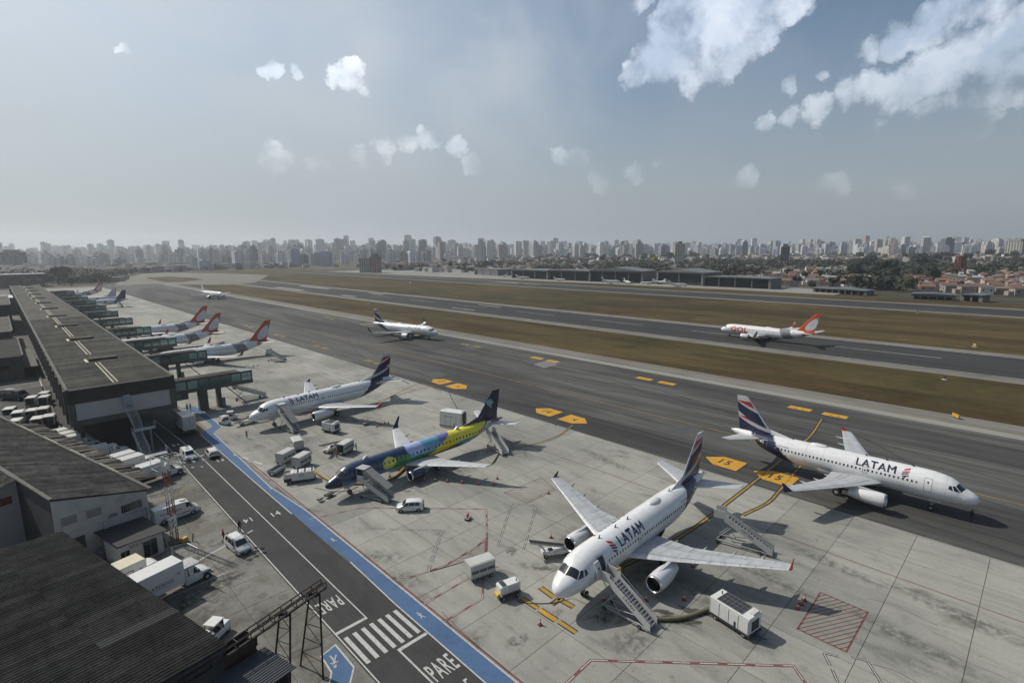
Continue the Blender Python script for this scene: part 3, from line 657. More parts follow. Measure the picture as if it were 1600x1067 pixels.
    def gear(s, x, y, r, w, hub, height, nose=False):
        name = 'nose_gear' if nose else 'main_gear'; g = MB()
        g.tube((x, y, r), (x+(.0 if nose else .1), y, height), .09 if nose else .14, 10)
        g.tube((x, y-w*1.6, r), (x, y+w*1.6, r), .05, 8); g.tube((x+.05, y, r*1.8), (x-.9 if nose else x+.2, y+(0 if nose else -.9*(1 if y > 0 else -1)), height), .05, 6)
        g.tube((x-.12, y, r*2), (x-.22, y, r*2.9), .03, 6)
        o = g.build(name, LGREY, s.root)
        for k in (-1, 1):
            t = MB().wheel((x, y+k*w*1.0, r), r, w*.72, 18).build('tyre', BLACK, o); MB().wheel((x, y+k*w*1.0, r), r*.5, w*.76, 12).build('wheel_hub', LGREY, o)
        if nose:
            for k in (-1, 1): MB().box((x-.3, y+k*.28, height-.25), (1.5,.03,.6)).build('gear_door', WHITE, o)
    def door(s, x, z0, z1, w, right, m=None, name='cabin_door', outline=True):
        q = s.rect(x-w/2, x+w/2, z0, z1, right); t = .05
        b = MB()
        for a in ([(x-w/2-t, z0),(x-w/2, z0),(x-w/2, z1),(x-w/2-t, z1)],[(x+w/2, z0),(x+w/2+t, z0),(x+w/2+t, z1),(x+w/2, z1)],[(x-w/2-t, z1),(x+w/2+t, z1),(x+w/2+t, z1+t),(x-w/2-t, z1+t)],[(x-w/2-t, z0-t),(x+w/2+t, z0-t),(x+w/2+t, z0),(x-w/2-t, z0)]):
            s.patch('', [(c[0], s.th(c[0], c[1], right)) for c in a], None, .012, 2, 4, mb=b)
        x5 = x; s.patch('', s.rect(x5-.09, x5+.09, z1-.62, z1-.36, right), None, .014, 1, 1, mb=b, mi=1)
        b.build(name, [m or MGREY, GLASS], s.root)
def setcol(o, cols):
    a = o.data.color_attributes.new('paint', 'FLOAT_COLOR', 'POINT'); f = []
    for c in cols: f += [c[0], c[1], c[2], 1.]
    a.data.foreach_set('color', f)
MUTED = mat('lettering_indigo', (.014,.013,.052), .4, 0., 1, obj=True); REDL = mat('lettering_red', (.40,.02,.045), .4, 0., 1, obj=True); ORL = mat('lettering_orange', GORANGE, .4, 0., 1, obj=True); WHL = mat('lettering_white', (.7,.7,.7), .4, 0., 1, obj=True)

def a320_prof(L):
    return [(0,3.0,2.93,.04),(.10,3.36,2.60,.40),(.30,3.64,2.38,.70),(.75,3.96,2.15,1.05),(1.4,4.26,1.99,1.37),(1.9,4.55,1.97,1.48),(2.5,5.03,1.88,1.66),(3.1,5.38,1.82,1.79),(4,5.64,1.77,1.90),(5.2,5.82,1.73,1.96),(6.5,5.87,1.73,1.975),
            (L-12.2,5.87,1.73,1.975),(L-10.5,5.87,1.86,1.95),(L-8.5,5.86,2.28,1.80),(L-6.5,5.84,2.88,1.52),(L-4.5,5.80,3.56,1.15),(L-2.6,5.74,4.18,.80),(L-1,5.64,4.66,.47),(L-.25,5.52,4.86,.30),(L,5.42,4.98,.20)]
def latam_fin(u, v):   # u: 0 leading .. 1 trailing, v: 0 root .. 1 tip
    t = 1-u
    if u < .07: return LGY
    if v > .85: return LGY
    e1 = .83-.19*t; e2 = .81-.30*t; e3 = .52-.42*t-.05*sin(pi*t); e4 = .37; e5 = .36-.24*t; e6 = .33-.34*t-.04*sin(pi*t)
    if v > e1: return LRED
    if v > e2: return LGY
    if v > e3: return INDIGO
    if v > e4 : return LGY
    if v > e5: return LRED
    if v > e6: return LGY
    return INDIGO
def airbus(label, loc, head, L=33.84, left=True, group=None, sharklet=False, front_open=False, reg='', dark_fence=True, dome=True, plug=0., fine=True, tailcol=None, title=True, neo=False, twoexit=False):
    dx = 0 if L < 35 else 1.6; dt = L-33.84
    s = Plane(L, a320_prof(L), None, label, loc, head, wing_z=2.9, group=group)
    def fcol(x, y, z):
        zt, zb, _ = lin(s.prof, x); t = (zt-z)/max(.3, (5.87-1.73)); q = L-x
        if tailcol: return tailcol(q, t)
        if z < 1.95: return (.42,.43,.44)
        xb = 7.3+3.6*t+.9*t*t; xe = 3.6+3.3*t
        if xe < q < xb: return INDIGO
        if q < .5: return (.30,.30,.30)
        return AWHITE
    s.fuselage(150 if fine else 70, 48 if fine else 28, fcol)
    # belly fairing
    fb = MB(); vs = []; st = [(10.3+dx,.35,1.9),(11.6+dx,1.15,1.55),(13.5+dx,1.75,1.38),(17+dx,1.9,1.36),(19.3+dx,1.4,1.5),(21.3+dx,.5,1.85)]
    for x, w, zb in st:
        for j in range(12): a = pi*j/11; vs.append((x, -(w+.35)*cos(a)*1.06, 2.75-(2.75-zb)*sin(a)))
    fb.add(vs, [(k*12+j, k*12+j+1, (k+1)*12+j+1, (k+1)*12+j) for k in range(5) for j in range(11)]); o = fb.build('belly_fairing', PAINT, s.root, smooth=50); setcol(o, [(.52,.53,.53)]*len(vs))
    wc = lambda x, sp, z, u: (.58,.585,.585) if u < .08 else (.40,.41,.42)
    for sg in (-1, 1):
        w = s.foil('wing', [(sg*1.6,10.9+dx,2.72,6.6,.12),(sg*6.4,13.45+dx,3.08,3.95,.11),(sg*11.5,16.2+dx,3.55,2.75,.1),(sg*16.35,18.75+dx,4.05,1.55,.09)], wc, WINGP)
        f = MB()
        def on(y, u):
            y = abs(y); 
            a = (1.6,10.9,2.72,6.6),(6.4,13.45,3.08,3.95),(16.35,18.75,4.05,1.55)
            for p, q in zip(a, a[1:]):
                if y <= q[0]: t = (y-p[0])/(q[0]-p[0]); xl, z, c = [p[i]+(q[i]-p[i])*t for i in (1,2,3)]; break
            hh = lin([(0,0),(.03,.024),(.12,.046),(.3,.06),(.55,.048),(.8,.022),(1,0)], u)[0]*c*(1.2-.3*(y-1.6)/14.75)
            return Vector((xl+dx+u*c, sg*y, z+hh))
        for a, b_, u in ((2.4,6.3,.72),(6.5,12.8,.74),(13,16.0,.76),(2.6,6.3,.14),(6.5,16.1,.15),(2.4,6.3,.58),(6.5,12.5,.60)):
            for k in range(6):
                y0, y1 = a+(b_-a)*k/6, a+(b_-a)*(k+1)/6; f.add([on(y0,u)+Vector((0,0,.02)), on(y1,u)+Vector((0,0,.02)), on(y1,u+.012)+Vector((0,0,.02)), on(y0,u+.010)+Vector((0,0,.02))], [(0,1,2,3)], 0)
        for k in range(9):
            y = 4+k*1.35
            for u0, u1 in ((.02,.14),(.58,.66),(.66,.72),(.76,.86),(.86,.97)):
                if u0 > .1 and k in (3,7): continue
                f.add([on(y,u0)+Vector((0,0,.02)), on(y+.04,u0)+Vector((0,0,.02)), on(y+.04,u1)+Vector((0,0,.02)), on(y,u1)+Vector((0,0,.02))], [(0,1,2,3)], 0)
        f.build('wing_panel_lines', MGREY, w)
        for y in (4.3,7.6,10.6,13.4):
            p = on(y, .78); c = MB(); c.path([p+Vector((-1.0,0,-.22)), p+Vector((0,0,-.36)), p+Vector((1.0,0,-.3)), p+Vector((1.7,0,-.12))], [.08,.2,.19,.03], 8); c.build('flap_fairing', LGREY, w, smooth=50)
        if sharklet:
            col = (lambda x, sp, z, u: INDIGO)
            cc = 1.45; rows = [(16.35,18.75,4.05,1.55),(16.75,19.1,4.18,1.35),(17.05,19.6,4.55,1.1),(17.25,20.2,5.4,.85),(17.4,20.9,6.4,.5)]
            vs = []; 
            for y, x, z, c in rows:
                for u, h in ((0,0),(.4,.06),(1,0),(.4,-.06)): vs.append((x+dx+u*c, sg*(y+(h if z > 4.4 else 0)), z+(h if z <= 4.4 else 0)))
            t = MB(); t.add(vs, [(k*4+j, k*4+(j+1) % 4, k*4+4+(j+1) % 4, k*4+4+j) for k in range(4) for j in range(4)]+[(16,17,18,19)]); o = t.build('winglet', PAINT, s.root, smooth=40)
            setcol(o, [AWHITE]*8+[INDIGO if sg*1 != 99 else LRED]*12)
        else:
            t = MB(); x = 18.75+dx; t.prism([(x+.15,4.0),(x+1.1,3.5),(x+1.4,3.55),(x+1.4,4.1),(x+1.7,4.75),(x+1.4,4.8)], sg*16.35, sg*16.40); t.build('wingtip_fence', REDL if sg < 0 else MUTED, s.root)
        s.engine((9.6+dx, sg*5.75, 1.85), 4.6 if not neo else 4.3, 1.0 if not neo else 1.16, (.62,.62,.615))
        s.gear(16.11+dx, sg*3.8, .58, .42, .2, 2.6)
    hq = L-33.84
    for sg in (-1, 1): s.foil('horizontal_stabilizer', [(sg*.3,27.9+hq,4.95,4.1,.1),(sg*6.22,31.6+hq,5.5,1.5,.09)], wc, WINGP)
    fc = tailcol and s.o.get('x') or None
    FX, FT = 26.6+hq, 5.6
    def finc(x, sp, z, u): v = (sp-6.1)/(11.76-6.1); return (fin_color or latam_fin)(u, v)
    fin_color = tailcol.fin if tailcol else None
    s.foil('vertical_stabilizer', [(5.4,26.2+hq,0,6.1,.09),(6.3,27.0+hq,0,5.45,.1),(11.76,31.35+hq,0,1.85,.1)], finc, PAINT, True, nv=60 if fine else 24)
    d = MB(); d.add([(23.6+hq,-.12,5.82),(23.6+hq,.12,5.82),(27.2+hq,.14,5.75),(27.2+hq,-.14,5.75),(27.35+hq,0,6.75)], [(0,3,4),(0,4,1),(1,4,2),(3,2,4)]); o = d.build('dorsal_fillet', PAINT, s.root); setcol(o, [AWHITE]*5)
    s.gear(5.07, 0, .38, .25, .12, 2.0, True)
    sb = MB()
    for x in (3.6, 8.3, 10.9+dx, 14.6+dx, 18.9+dx, 21.4+dx, L-9.9, L-4.3):
        q_ = [(x, radians(-25)), (x+.045, radians(-25)), (x+.045, radians(205)), (x, radians(205))]; s.patch('', q_, None, .008, 1, 24, mb=sb)
    sb.build('skin_joints', mat('skin_joint_grey', (.50,.50,.49), .5, .1, 1, obj=True), s.root, 'stuff') if fine else None
    # cockpit glazing
    for sg in (0, 1):
        R = (lambda a: pi-a) if sg else (lambda a: a)
        for q in ([(1.52,87),(1.98,36),(2.62,50),(2.36,87)],[(2.08,31),(2.72,23),(2.98,42),(2.72,48)],[(2.86,21),(3.38,22),(3.34,36),(3.1,41)]):
            s.patch('windscreen_pane', [(a, R(radians(b))) for a, b in q], GLASS, .012, 4, 4)
    zs = 4.32; ov = 12.9+dx
    s.windows(6.9, L-7.4, zs, skip=((ov+.2, ov+.5),) , pitch=.533)
    for right in (False, True):
        if not (front_open and not right): s.door(5.6, 3.28, 5.1, .82, right)
        s.door(L-6.3, 3.35, 5.1, .76, right, LGREY)
        for k in range(2 if twoexit else 1): s.door(ov+.3+k*.9, 3.85, 4.75, .5, right, MGREY, 'overwing_exit')
        c = MB(); s.patch('', s.rect(7.0+dx*0, 8.85, 2.15, 3.35, True), None, .012, 2, 3, mb=c); c.build('cargo_door', [mat('door_seam_white', (.60,.60,.59), .4, .05, 1, obj=True)], s.root) if right else None
        if title:
            xc = 11.0+dx*.35 if L < 35 else 11.3
            [s.text('livery_title', 'LATAM', 1.28, xc+.95+e_, 5.13+z_, MUTED, right, 0, wide=1.2, off=o_) for e_, z_, o_ in ((-.035,-.02,.02),(.035,.02,.026))]
            # emblem of slanted bars before the title
            lx = xc-2.75
            for i, (m, z, a, b_) in enumerate(((REDL,5.58,-.42,.28),(REDL,5.30,-.40,.45),(MUTED,5.06,-.30,.50),(MUTED,4.80,-.35,.40),(MUTED,4.58,-.02,.25))):
                sl = .26; t = .105; P = [(lx+a, z+sl*.6),(lx+b_, z-sl*.2),(lx+b_, z-sl*.2-t*1.4),(lx+a, z+sl*.6-t*1.4)]
                pp = [(x, s.th(x, z_, right)) for x, z_ in P]; s.patch('emblem_bar', pp, m, .02, 4, 2)
    if reg: s.text('registration_lettering', reg, .62, L-5.0, 4.75, WHL, True, .02); s.text('registration_lettering', reg, .62, L-5.0, 4.75, WHL, False, .02)
    if title:
        for right in (False, True): s.text('operator_lettering', 'LATAM-AIRLINES', .22, L-9.3, 4.78, MUTED, right, 0)
    if dome:
        vs = []; n = 20; xc = L-14.2 if L < 35 else L-16.5
        for k, (rr, h) in enumerate(((1.0,-.08),(.97,.08),(.8,.2),(.4,.27),(0.02,.29))):
            for j in range(n): a = 2*pi*j/n; vs.append((xc+1.35*rr*cos(a), .62*rr*sin(a), 5.86+h-(.12*(rr*sin(a))**2)))
        c = MB(); c.add(vs, [(k*n+j, k*n+(j+1) % n, (k+1)*n+(j+1) % n, (k+1)*n+j) for k in range(4) for j in range(n)]+[tuple(range(4*n, 5*n))]); c.build('antenna_dome', WHITE, s.root, smooth=60)
    for x in (7.4, 10.6, 13.2, L-10.5):
        c = MB(); c.prism([(x,5.85),(x+.35,5.85),(x+.42,6.2),(x+.28,6.2)], -.02, .02); c.build('blade_antenna', DARK, s.root)
    c = MB(); c.tube((L-.02,0,5.2),(L+.03,0,5.2),.17,12); c.build('exhaust_outlet', DARK, s.root)
    if front_open:
        s.patch('door_opening', s.rect(5.15, 6.05, 3.3, 5.12, False), DARK, .02, 3, 6)
        f = MB()
        for a in ([(5.05,3.2),(5.15,3.2),(5.15,5.2),(5.05,5.2)],[(6.05,3.2),(6.15,3.2),(6.15,5.2),(6.05,5.2)],[(5.05,5.12),(6.15,5.12),(6.15,5.22),(5.05,5.22)]): s.patch('', [(c[0], s.th(c[0], c[1])) for c in a], None, .05, 2, 4, mb=f)
        f.build('door_frame', LGREY, s.root)
        d = MB(); vs = []
        for j in range(9):
            z = 3.3+(5.12-3.3)*j/8; zc, rz, w = s.sec(5.6); yy = -(w*sqrt(max(0, 1-((z-zc)/rz)**2)))-.28
            vs += [(4.2, yy-.02, z),(5.03, yy, z),(5.03, yy+.1, z),(4.2, yy+.08, z)]
        d.add(vs, [(k*4+j, k*4+(j+1) % 4, k*4+4+(j+1) % 4, k*4+4+j) for k in range(8) for j in range(4)]+[(0,1,2,3),(35,34,33,32)]); dd = d.build('open_cabin_door', WHITE, s.root, smooth=30)
        MB().box((4.62,-2.17,4.55),(.17,.03,.25)).build('door_window', GLASS, dd)
    return s
near = airbus('white airliner with blue and red striped tail nearest the camera, front door open', (36.9,32.0), 88.6, 33.84, front_open=True, reg='PT-TMI', group=None)
right_p = airbus('white airliner with striped tail rolling on dark asphalt at the right edge', (92.9,3.7), -1.4, 34.2, reg='PT-TMC', dark_fence=True)
mid = airbus('white airliner with striped tail parked behind the multicoloured one', (34.5,115.4), 86.7, 36.6, sharklet=False, twoexit=True, reg='PR-MYH')
p = G(684,521,3.0); q = G(587,482,11.76); q.z = 0
taxi = airbus('white airliner with upturned wingtips taxiing on the wide asphalt in mid field', (p.x,p.y), math.degrees(atan2(q.x-p.x, q.y-p.y)), 37.57, sharklet=True, fine=False, neo=True, dome=True, twoexit=True)
# person-sized walker under the nose of the right airliner is built with the people

# distant airliner arriving
class _TC:
    def __init__(s, f, fin): s.f = f; s.fin = fin
    def __call__(s, q, t): return s.f(q, t)
plainw = _TC(lambda q, t: AWHITE, lambda u, v: (.55,.55,.56))
p = G(352,461,3); q = G(322,452,11.76)
airbus('tiny white airliner coming along the taxiway far beyond the terminal', (p.x-3,p.y-6), 350, 37.57, sharklet=False, fine=False, title=False, tailcol=plainw, neo=False, dome=False)
purple = _TC(lambda q, t: (.045,.03,.09) if 1.5+2*t < q < 7+2.5*t else (.62,.60,.64), lambda u, v: (.04,.028,.085) if v < .93 else (.3,.25,.4))
pink = _TC(lambda q, t: AWHITE if q < 12 or q > 26 else ((.50,.30,.44) if t > .3 else AWHITE), lambda u, v: (.42,.30,.40) if (int(u*5)+int(v*6)) % 2 else (.60,.58,.60))
airbus('white airliner with dark purple tail, third from the far end of the terminal stands', (27.5,457), 89, 37.57, sharklet=True, fine=False, title=False, tailcol=purple, dome=False)
airbus('white airliner with pink lettering and pale mosaic tail at a far stand', (26.5,489), 89, 37.57, sharklet=False, fine=False, title=False, tailcol=pink, dome=False)

# ---- twin jets with orange tails (737 type)
def b738_prof(L=38.02):
    return [(0,2.75,2.68,.04),(.15,3.05,2.4,.35),(.5,3.4,2.1,.72),(1.1,3.75,1.85,1.08),(1.8,4.1,1.65,1.38),(2.4,4.6,1.55,1.55),(3.0,5.0,1.48,1.68),(4,5.25,1.42,1.80),(5.5,5.38,1.38,1.87),(7,5.42,1.38,1.88),(L-13,5.42,1.38,1.88),(L-10.5,5.42,1.62,1.80),(L-8,5.42,2.15,1.6),(L-5.5,5.4,2.9,1.2),(L-3,5.35,3.8,.78),(L-1,5.22,4.5,.42),(L,5.05,4.75,.22)]
def gol_fin(u, v):
    e = ((u-.64)/.36)**2+((v-.36)/.36)**2
    if e < 1: return (.58,.58,.60)
    if u > .52+.1*v and v < .86 and (u-.45) > .0: 
        if v > .36 and u > .60: return GGREY if v < .80 else GORANGE
    return GORANGE
def boeing(label, loc, head, title=True, group=None, fine=True):
    L = 38.02; s = Plane(L, b738_prof(L), None, label, loc, head, wing_z=2.5, group=group)
    def fcol(x, y, z):
        q = L-x; t = (5.42-z)/4.04
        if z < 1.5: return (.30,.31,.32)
        if q < 5.0+1.2*t and z > 3.6 and q > .6: return GORANGE if q < 4.2+.8*t else AWHITE
        if q < 4.5: return (.10,.10,.11)
        if 8.2-1.4*(1-t)*0 < q+((t-.5)*2.2) < 12.2: return GGREY
        return AWHITE
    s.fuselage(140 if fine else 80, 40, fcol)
    wc = lambda x, sp, z, u: (.55,.56,.56) if u < .1 else (.40,.41,.42)
    for sg in (-1, 1):
        s.foil('wing', [(sg*1.5,12.2,2.15,7.4,.12),(sg*5.8,15.0,2.55,4.3,.11),(sg*16.9,21.2,3.6,1.6,.09)], wc, WINGP)
        rows = [(16.9,21.2,3.6,1.6),(17.25,21.6,3.75,1.3),(17.5,22.1,4.2,1.05),(17.7,22.6,5.1,.8),(17.9,23.2,6.1,.5)]; vs = []
        for y, x, z, c in rows:
            for u, h in ((0,0),(.4,.06),(1,0),(.4,-.06)): vs.append((x+u*c, sg*(y+(h if z > 3.9 else 0)), z+(h if z <= 3.9 else 0)))
        t = MB(); t.add(vs, [(k*4+j, k*4+(j+1) % 4, k*4+4+(j+1) % 4, k*4+4+j) for k in range(4) for j in range(4)]+[(16,17,18,19)]); o = t.build('winglet', PAINT, s.root, smooth=40)
        setcol(o, [GGREY if sg < 0 else AWHITE]*8+[(.09,.09,.10) if sg < 0 else LRED]*8+[(.09,.09,.10) if sg < 0 else (.6,.6,.6)]*4)
        s.engine((11.3, sg*4.83, 1.55), 4.4, 1.02, (.60,.60,.60), long=False); s.gear(19.6, sg*2.86, .56, .4, .2, 2.2)
        s.foil('horizontal_stabilizer', [(sg*.3,32.3,4.55,4.4,.1),(sg*7.17,37.2,5.3,1.5,.09)], wc, WINGP)
    s.foil('vertical_stabilizer', [(5.1,30.3,0,6.9,.08),(6.2,31.6,0,5.9,.1),(12.5,37.2,0,2.1,.1)], lambda x, sp, z, u: gol_fin(u, (sp-5.6)/6.9), PAINT, True, nv=60)
    d = MB(); d.add([(26.6,-.1,5.38),(26.6,.1,5.38),(31.9,.14,5.36),(31.9,-.14,5.36),(32.0,0,6.7)], [(0,3,4),(0,4,1),(1,4,2),(3,2,4)]); o = d.build('dorsal_fillet', PAINT, s.root); setcol(o, [AWHITE]*5)
    s.gear(4.0, 0, .35, .24, .12, 1.7, True)
    for sg in (0, 1):
        R = (lambda a: pi-a) if sg else (lambda a: a)
        for q in ([(1.75,86),(2.1,40),(2.6,52),(2.4,86)],[(2.15,36),(2.75,28),(3.0,44),(2.7,50)],[(2.85,26),(3.35,26),(3.3,40),(3.1,43)]): s.patch('windscreen_pane', [(a, R(radians(b))) for a, b in q], GLASS, .012, 3, 3)
    s.windows(7.2, L-8.6, 4.0, pitch=.51)
    for right in (False, True):
        for x in (4.9, L-7.6): s.door(x, 2.95, 4.75, .8, right)
        if title: 
            s.text('livery_title', 'GOL', 3.1, 8.9, 3.5, ORL, right, .10, ystretch=.85, wide=1.1)
            s.text('registration_lettering', 'PR-GUV', .4, L-9.9, 3.0, MUTED, right, .01)
    for x in (9, 14): 
        c = MB(); c.prism([(x,5.4),(x+.35,5.4),(x+.42,5.75),(x+.28,5.75)], -.02, .02); c.build('blade_antenna', DARK, s.root)
    vs = []; n = 16
    for k, (rr, h) in enumerate(((1.0,-.08),(.97,.08),(.7,.2),(0.02,.26))):
        for j in range(n): a = 2*pi*j/n; vs.append((20.5+1.5*rr*cos(a), .6*rr*sin(a), 5.41+h))
    c = MB(); c.add(vs, [(k*n+j, k*n+(j+1) % n, (k+1)*n+(j+1) % n, (k+1)*n+j) for k in range(3) for j in range(n)]); c.build('antenna_dome', WHITE, s.root, smooth=60)
    return s
boeing('white airliner with large orange lettering and orange tail rolling along the runway', (223.3,99.3), 183)
for (fx, fy, lab) in ((420,500,'orange-tailed airliner at the boarding bridge nearest the camera'),(343,489,'orange-tailed airliner at the middle of three neighbouring gates'),(322,478,'orange-tailed airliner at the farthest of three neighbouring gates')):
    q = G(fx, fy, 12.5); boeing(lab, (q.x-38.6, q.y-.3), 89.2, title=False)
q = G(160,441,12.5); boeing('orange-tailed airliner at the very far end of the terminal stands', (q.x-38.6, q.y), 89, title=False, fine=False)

# ---- painted regional jet (E195 type)
E_L = 37.9
EP = [(0,2.45,2.38,.04),(.15,2.72,2.1,.32),(.6,3.1,1.85,.66),(1.3,3.45,1.68,.95),(2.0,3.8,1.6,1.16),(2.7,4.3,1.55,1.3),(3.4,4.65,1.52,1.4),(4.6,4.85,1.5,1.48),(6,4.9,1.5,1.505),(E_L-12,4.9,1.5,1.505),(E_L-10,4.9,1.66,1.48),(E_L-7.5,4.9,2.15,1.3),(E_L-5,4.88,2.85,1.02),(E_L-3,4.8,3.45,.72),(E_L-1.2,4.62,3.9,.42),(E_L,4.4,4.1,.18)]
NAVY = (.012,.018,.045)
def e_col(x, y, z):
    t = (z-1.5)/3.4            # 0 belly .. 1 top
    c = (.13,.31,.46)         # mid blue ground
    if x < 14.2+.8*t and t > .30+.0*x: c = (.022,.045,.095)
    if x < 14 and t <= .34+.03*sin(x): c = (.12,.24,.38)
    if x < 2.2: c = NAVY
    d = hypot((x-15.8)/1.7, (t-.86)/.30)                 # pale cloud shape
    if d < 1: c = (.38,.46,.70)
    d = hypot((x-19.5)/6.8, (t-.16)/.34)
    if x > 12 and x < 26 and t < .45 and d < 1: c = (.05,.21,.045)
    if hypot((x-12.9)/1.9, (t-.42)/.36) < 1 and t < .72: c = (.06,.26,.08)
    if hypot((x-10.5)/1.25, (t-.56)/.29) < 1: c = (.66,.64,.12)
    if x > 21 and t > .70-.02*(x-21) and x < 26.3+.8*(1-t): c = (.13,.16,.36)   # violet sweep
    yl = .30+.055*(x-19); yh = yl+.10+.085*max(0, x-18)
    if x > 17.2 and yl-.22 < t < min(1.05, yh-.16): c = (.78,.62,.02)
    if x > 24.4+2.4*(1-t) and t > .45+(x-26)*.005 and x < 33.4: c = (.76,.68,.04) if t > .5 or x < 31 else c
    if x > 26.5 and t < .36+.045*(x-29): c = (.18,.25,.34)
    if 15.5 < x < 27.2-1.2*(1-t) and t < .17+.012*(x-15.5): c = NAVY
    e = (x-29.5)*.16
    if x > 29.8 and .30+(x-30)*.02 < t < .36+e and x < 35.0: c = (.68,.67,.64) if t > .40+(x-30)*.012 else c
    if x > 29.5 and abs(t-(.37+e)) < .03 and x < 34: c = (.02,.02,.02)
    if 29.5 < x < 34 and .30+(x-30)*.028 < t < .42+(x-30)*.02: c = (.42,.14,.03)
    if x > 34.2: c = (.30,.06,.12)
    d = hypot((x-34.9)/1.15, (z-3.95)/.62)
    if d < 1: c = (.02,.02,.025)
    if .40 < d < .72 and x > 34.4: c = (.58,.25,.28)
    if d < .22: c = (.6,.6,.6)
    if x > E_L-1.6: c = (.16,.14,.11)
    if t > .93 and x > 33.4: c = (.25,.03,.10)
    return c
ea = Plane(E_L, EP, None, 'multicoloured regional airliner in blue, green and yellow swirls with dark tail', (31.7,73.6), 88.2, wing_z=2.25)
ea.fuselage(230, 72, e_col)
wc = lambda x, sp, z, u: (.55,.56,.56) if u < .1 else (.46,.47,.475)
for sg in (-1, 1):
    w = ea.foil('wing', [(sg*1.2,13.6,1.95,6.2,.12),(sg*4.9,15.8,2.25,3.7,.11),(sg*13.3,20.7,2.95,1.5,.09)], wc, WINGP)
    rows = [(13.3,20.7,2.95,1.5),(13.6,21.0,3.05,1.3),(13.95,21.5,3.4,1.0),(14.15,22.1,4.1,.75),(14.35,22.8,4.95,.4)]; vs = []
    for y, x, z, c in rows:
        for u, h in ((0,0),(.4,.06),(1,0),(.4,-.06)): vs.append((x+u*c, sg*(y+(h if z > 3.2 else 0)), z+(h if z <= 3.2 else 0)))
    t = MB(); t.add(vs, [(k*4+j, k*4+(j+1) % 4, k*4+4+(j+1) % 4, k*4+4+j) for k in range(4) for j in range(4)]+[(16,17,18,19)]); o = t.build('winglet', PAINT, ea.root, smooth=40); setcol(o, [NAVY]*20)
    for y in (3.8,6.8,9.6): 
        p = Vector((13.6+(y-1.2)*.6+4.2-y*.22, sg*y, 1.8+y*.083)); c = MB(); c.path([p+Vector((-.6,0,-.1)), p+Vector((.1,0,-.22)), p+Vector((.9,0,-.16)), p+Vector((1.3,0,-.02))], [.06,.16,.15,.03], 8); c.build('flap_fairing', LGREY, w, smooth=50)
    ea.engine((12.3, sg*4.3, 1.35), 3.8, .86, (.02,.028,.06), long=False); ea.gear(19.0, sg*2.95, .5, .36, .18, 2.0)
    ea.foil('horizontal_stabilizer', [(sg*.3,32.6,4.15,3.6,.1),(sg*6.0,35.6,4.75,1.5,.09)], wc, WINGP)
ea.foil('vertical_stabilizer', [(4.6,29.6,0,6.9,.08),(5.6,31.1,0,5.4,.1),(10.4,35.4,0,1.9,.1)], lambda x, sp, z, u: NAVY, PAINT, True, nv=14)
d = MB(); d.add([(27.4,-.1,4.86),(27.4,.1,4.86),(31.4,.14,4.84),(31.4,-.14,4.84),(31.6,0,6.0)], [(0,3,4),(0,4,1),(1,4,2),(3,2,4)]); o = d.build('dorsal_fillet', PAINT, ea.root); setcol(o, [NAVY]*5)
# pale mosaic emblem on the fin
em = [mat('emblem_tile_%s' % n, c, .4, 0, 1, obj=True) for n, c in (('sky',(.22,.42,.50)),('mint',(.20,.42,.36)),('pale',(.35,.50,.58)),('blue',(.08,.2,.38)),('lime',(.3,.4,.15)))]
rr = random.Random(5)
for k, (a, c, w) in enumerate(((-.9,.6,.42),(-.45,.75,.40),(.05,.85,.36),(.5,.62,.42),(.85,.3,.36),(-.7,.1,.42),(-.2,.25,.46),(.3,.15,.42),(.75,-.15,.34),(-.25,-.35,.34),(.2,-.45,.36),(.0,.5,.3),(.35,-.85,.26),(.1,-1.15,.2))):
    for sg in (-1, 1):
        q = []; cx, cz = 34.3+a*.8, 8.0+c*.8
        for j in range(5): an = rr.uniform(-.25,.25)+2*pi*j/5+k; q.append((cx+w*.8*cos(an)*rr.uniform(.75,1.1), sg*.32, cz+w*.8*sin(an)*rr.uniform(.75,1.1)))
        MB().add(q, [tuple(range(5))]).build('emblem_tile', em[k % 5], ea.root)
ea.gear(3.9, 0, .33, .22, .1, 1.7, True)
frame = mat('windscreen_frame', (.40,.41,.40), .4, 0, 1, obj=True)
for sg in (0, 1):
    R = (lambda a: pi-a) if sg else (lambda a: a)
    for q in ([(1.72,88),(2.1,37),(2.86,46),(2.62,88)],[(2.2,32),(2.95,24),(3.2,44),(2.96,46)]):
        cx = sum(a for a, _ in q)/4; cy = sum(b for _, b in q)/4
        fo = ea.patch('windscreen_frame', [(cx+(a-cx)*1.1, R(radians(cy+(b-cy)*1.13) if b < 85 else radians(90))) for a, b in q], frame, .010, 5, 5)
        ea.patch('pane', [(a, R(radians(b))) for a, b in q], GLASS, .022, 5, 5, parent=fo)
ea.windows(6.4, E_L-5.2, 3.62, w=.3, h=.4, pitch=.80)
for right in (False, True):
    for x, m in ((4.9,MGREY),(E_L-4.3,WHITE)): ea.door(x, 2.55, 4.3, .8, right, m)
    ea.door(17.6, 3.2, 4.05, .5, right, WHITE, 'overwing_exit')
for x in (6.5, 25.5): 
    c = MB(); c.prism([(x,4.88),(x+1.0,4.88),(x+.9,5.3),(x+.5,5.35)], -.14, .14); c.build('antenna_fairing', WHITE, ea.root)
c = MB(); c.tube((E_L-.02,0,4.25),(E_L+.05,0,4.25),.15,12); c.build('exhaust_outlet', DARK, ea.root)

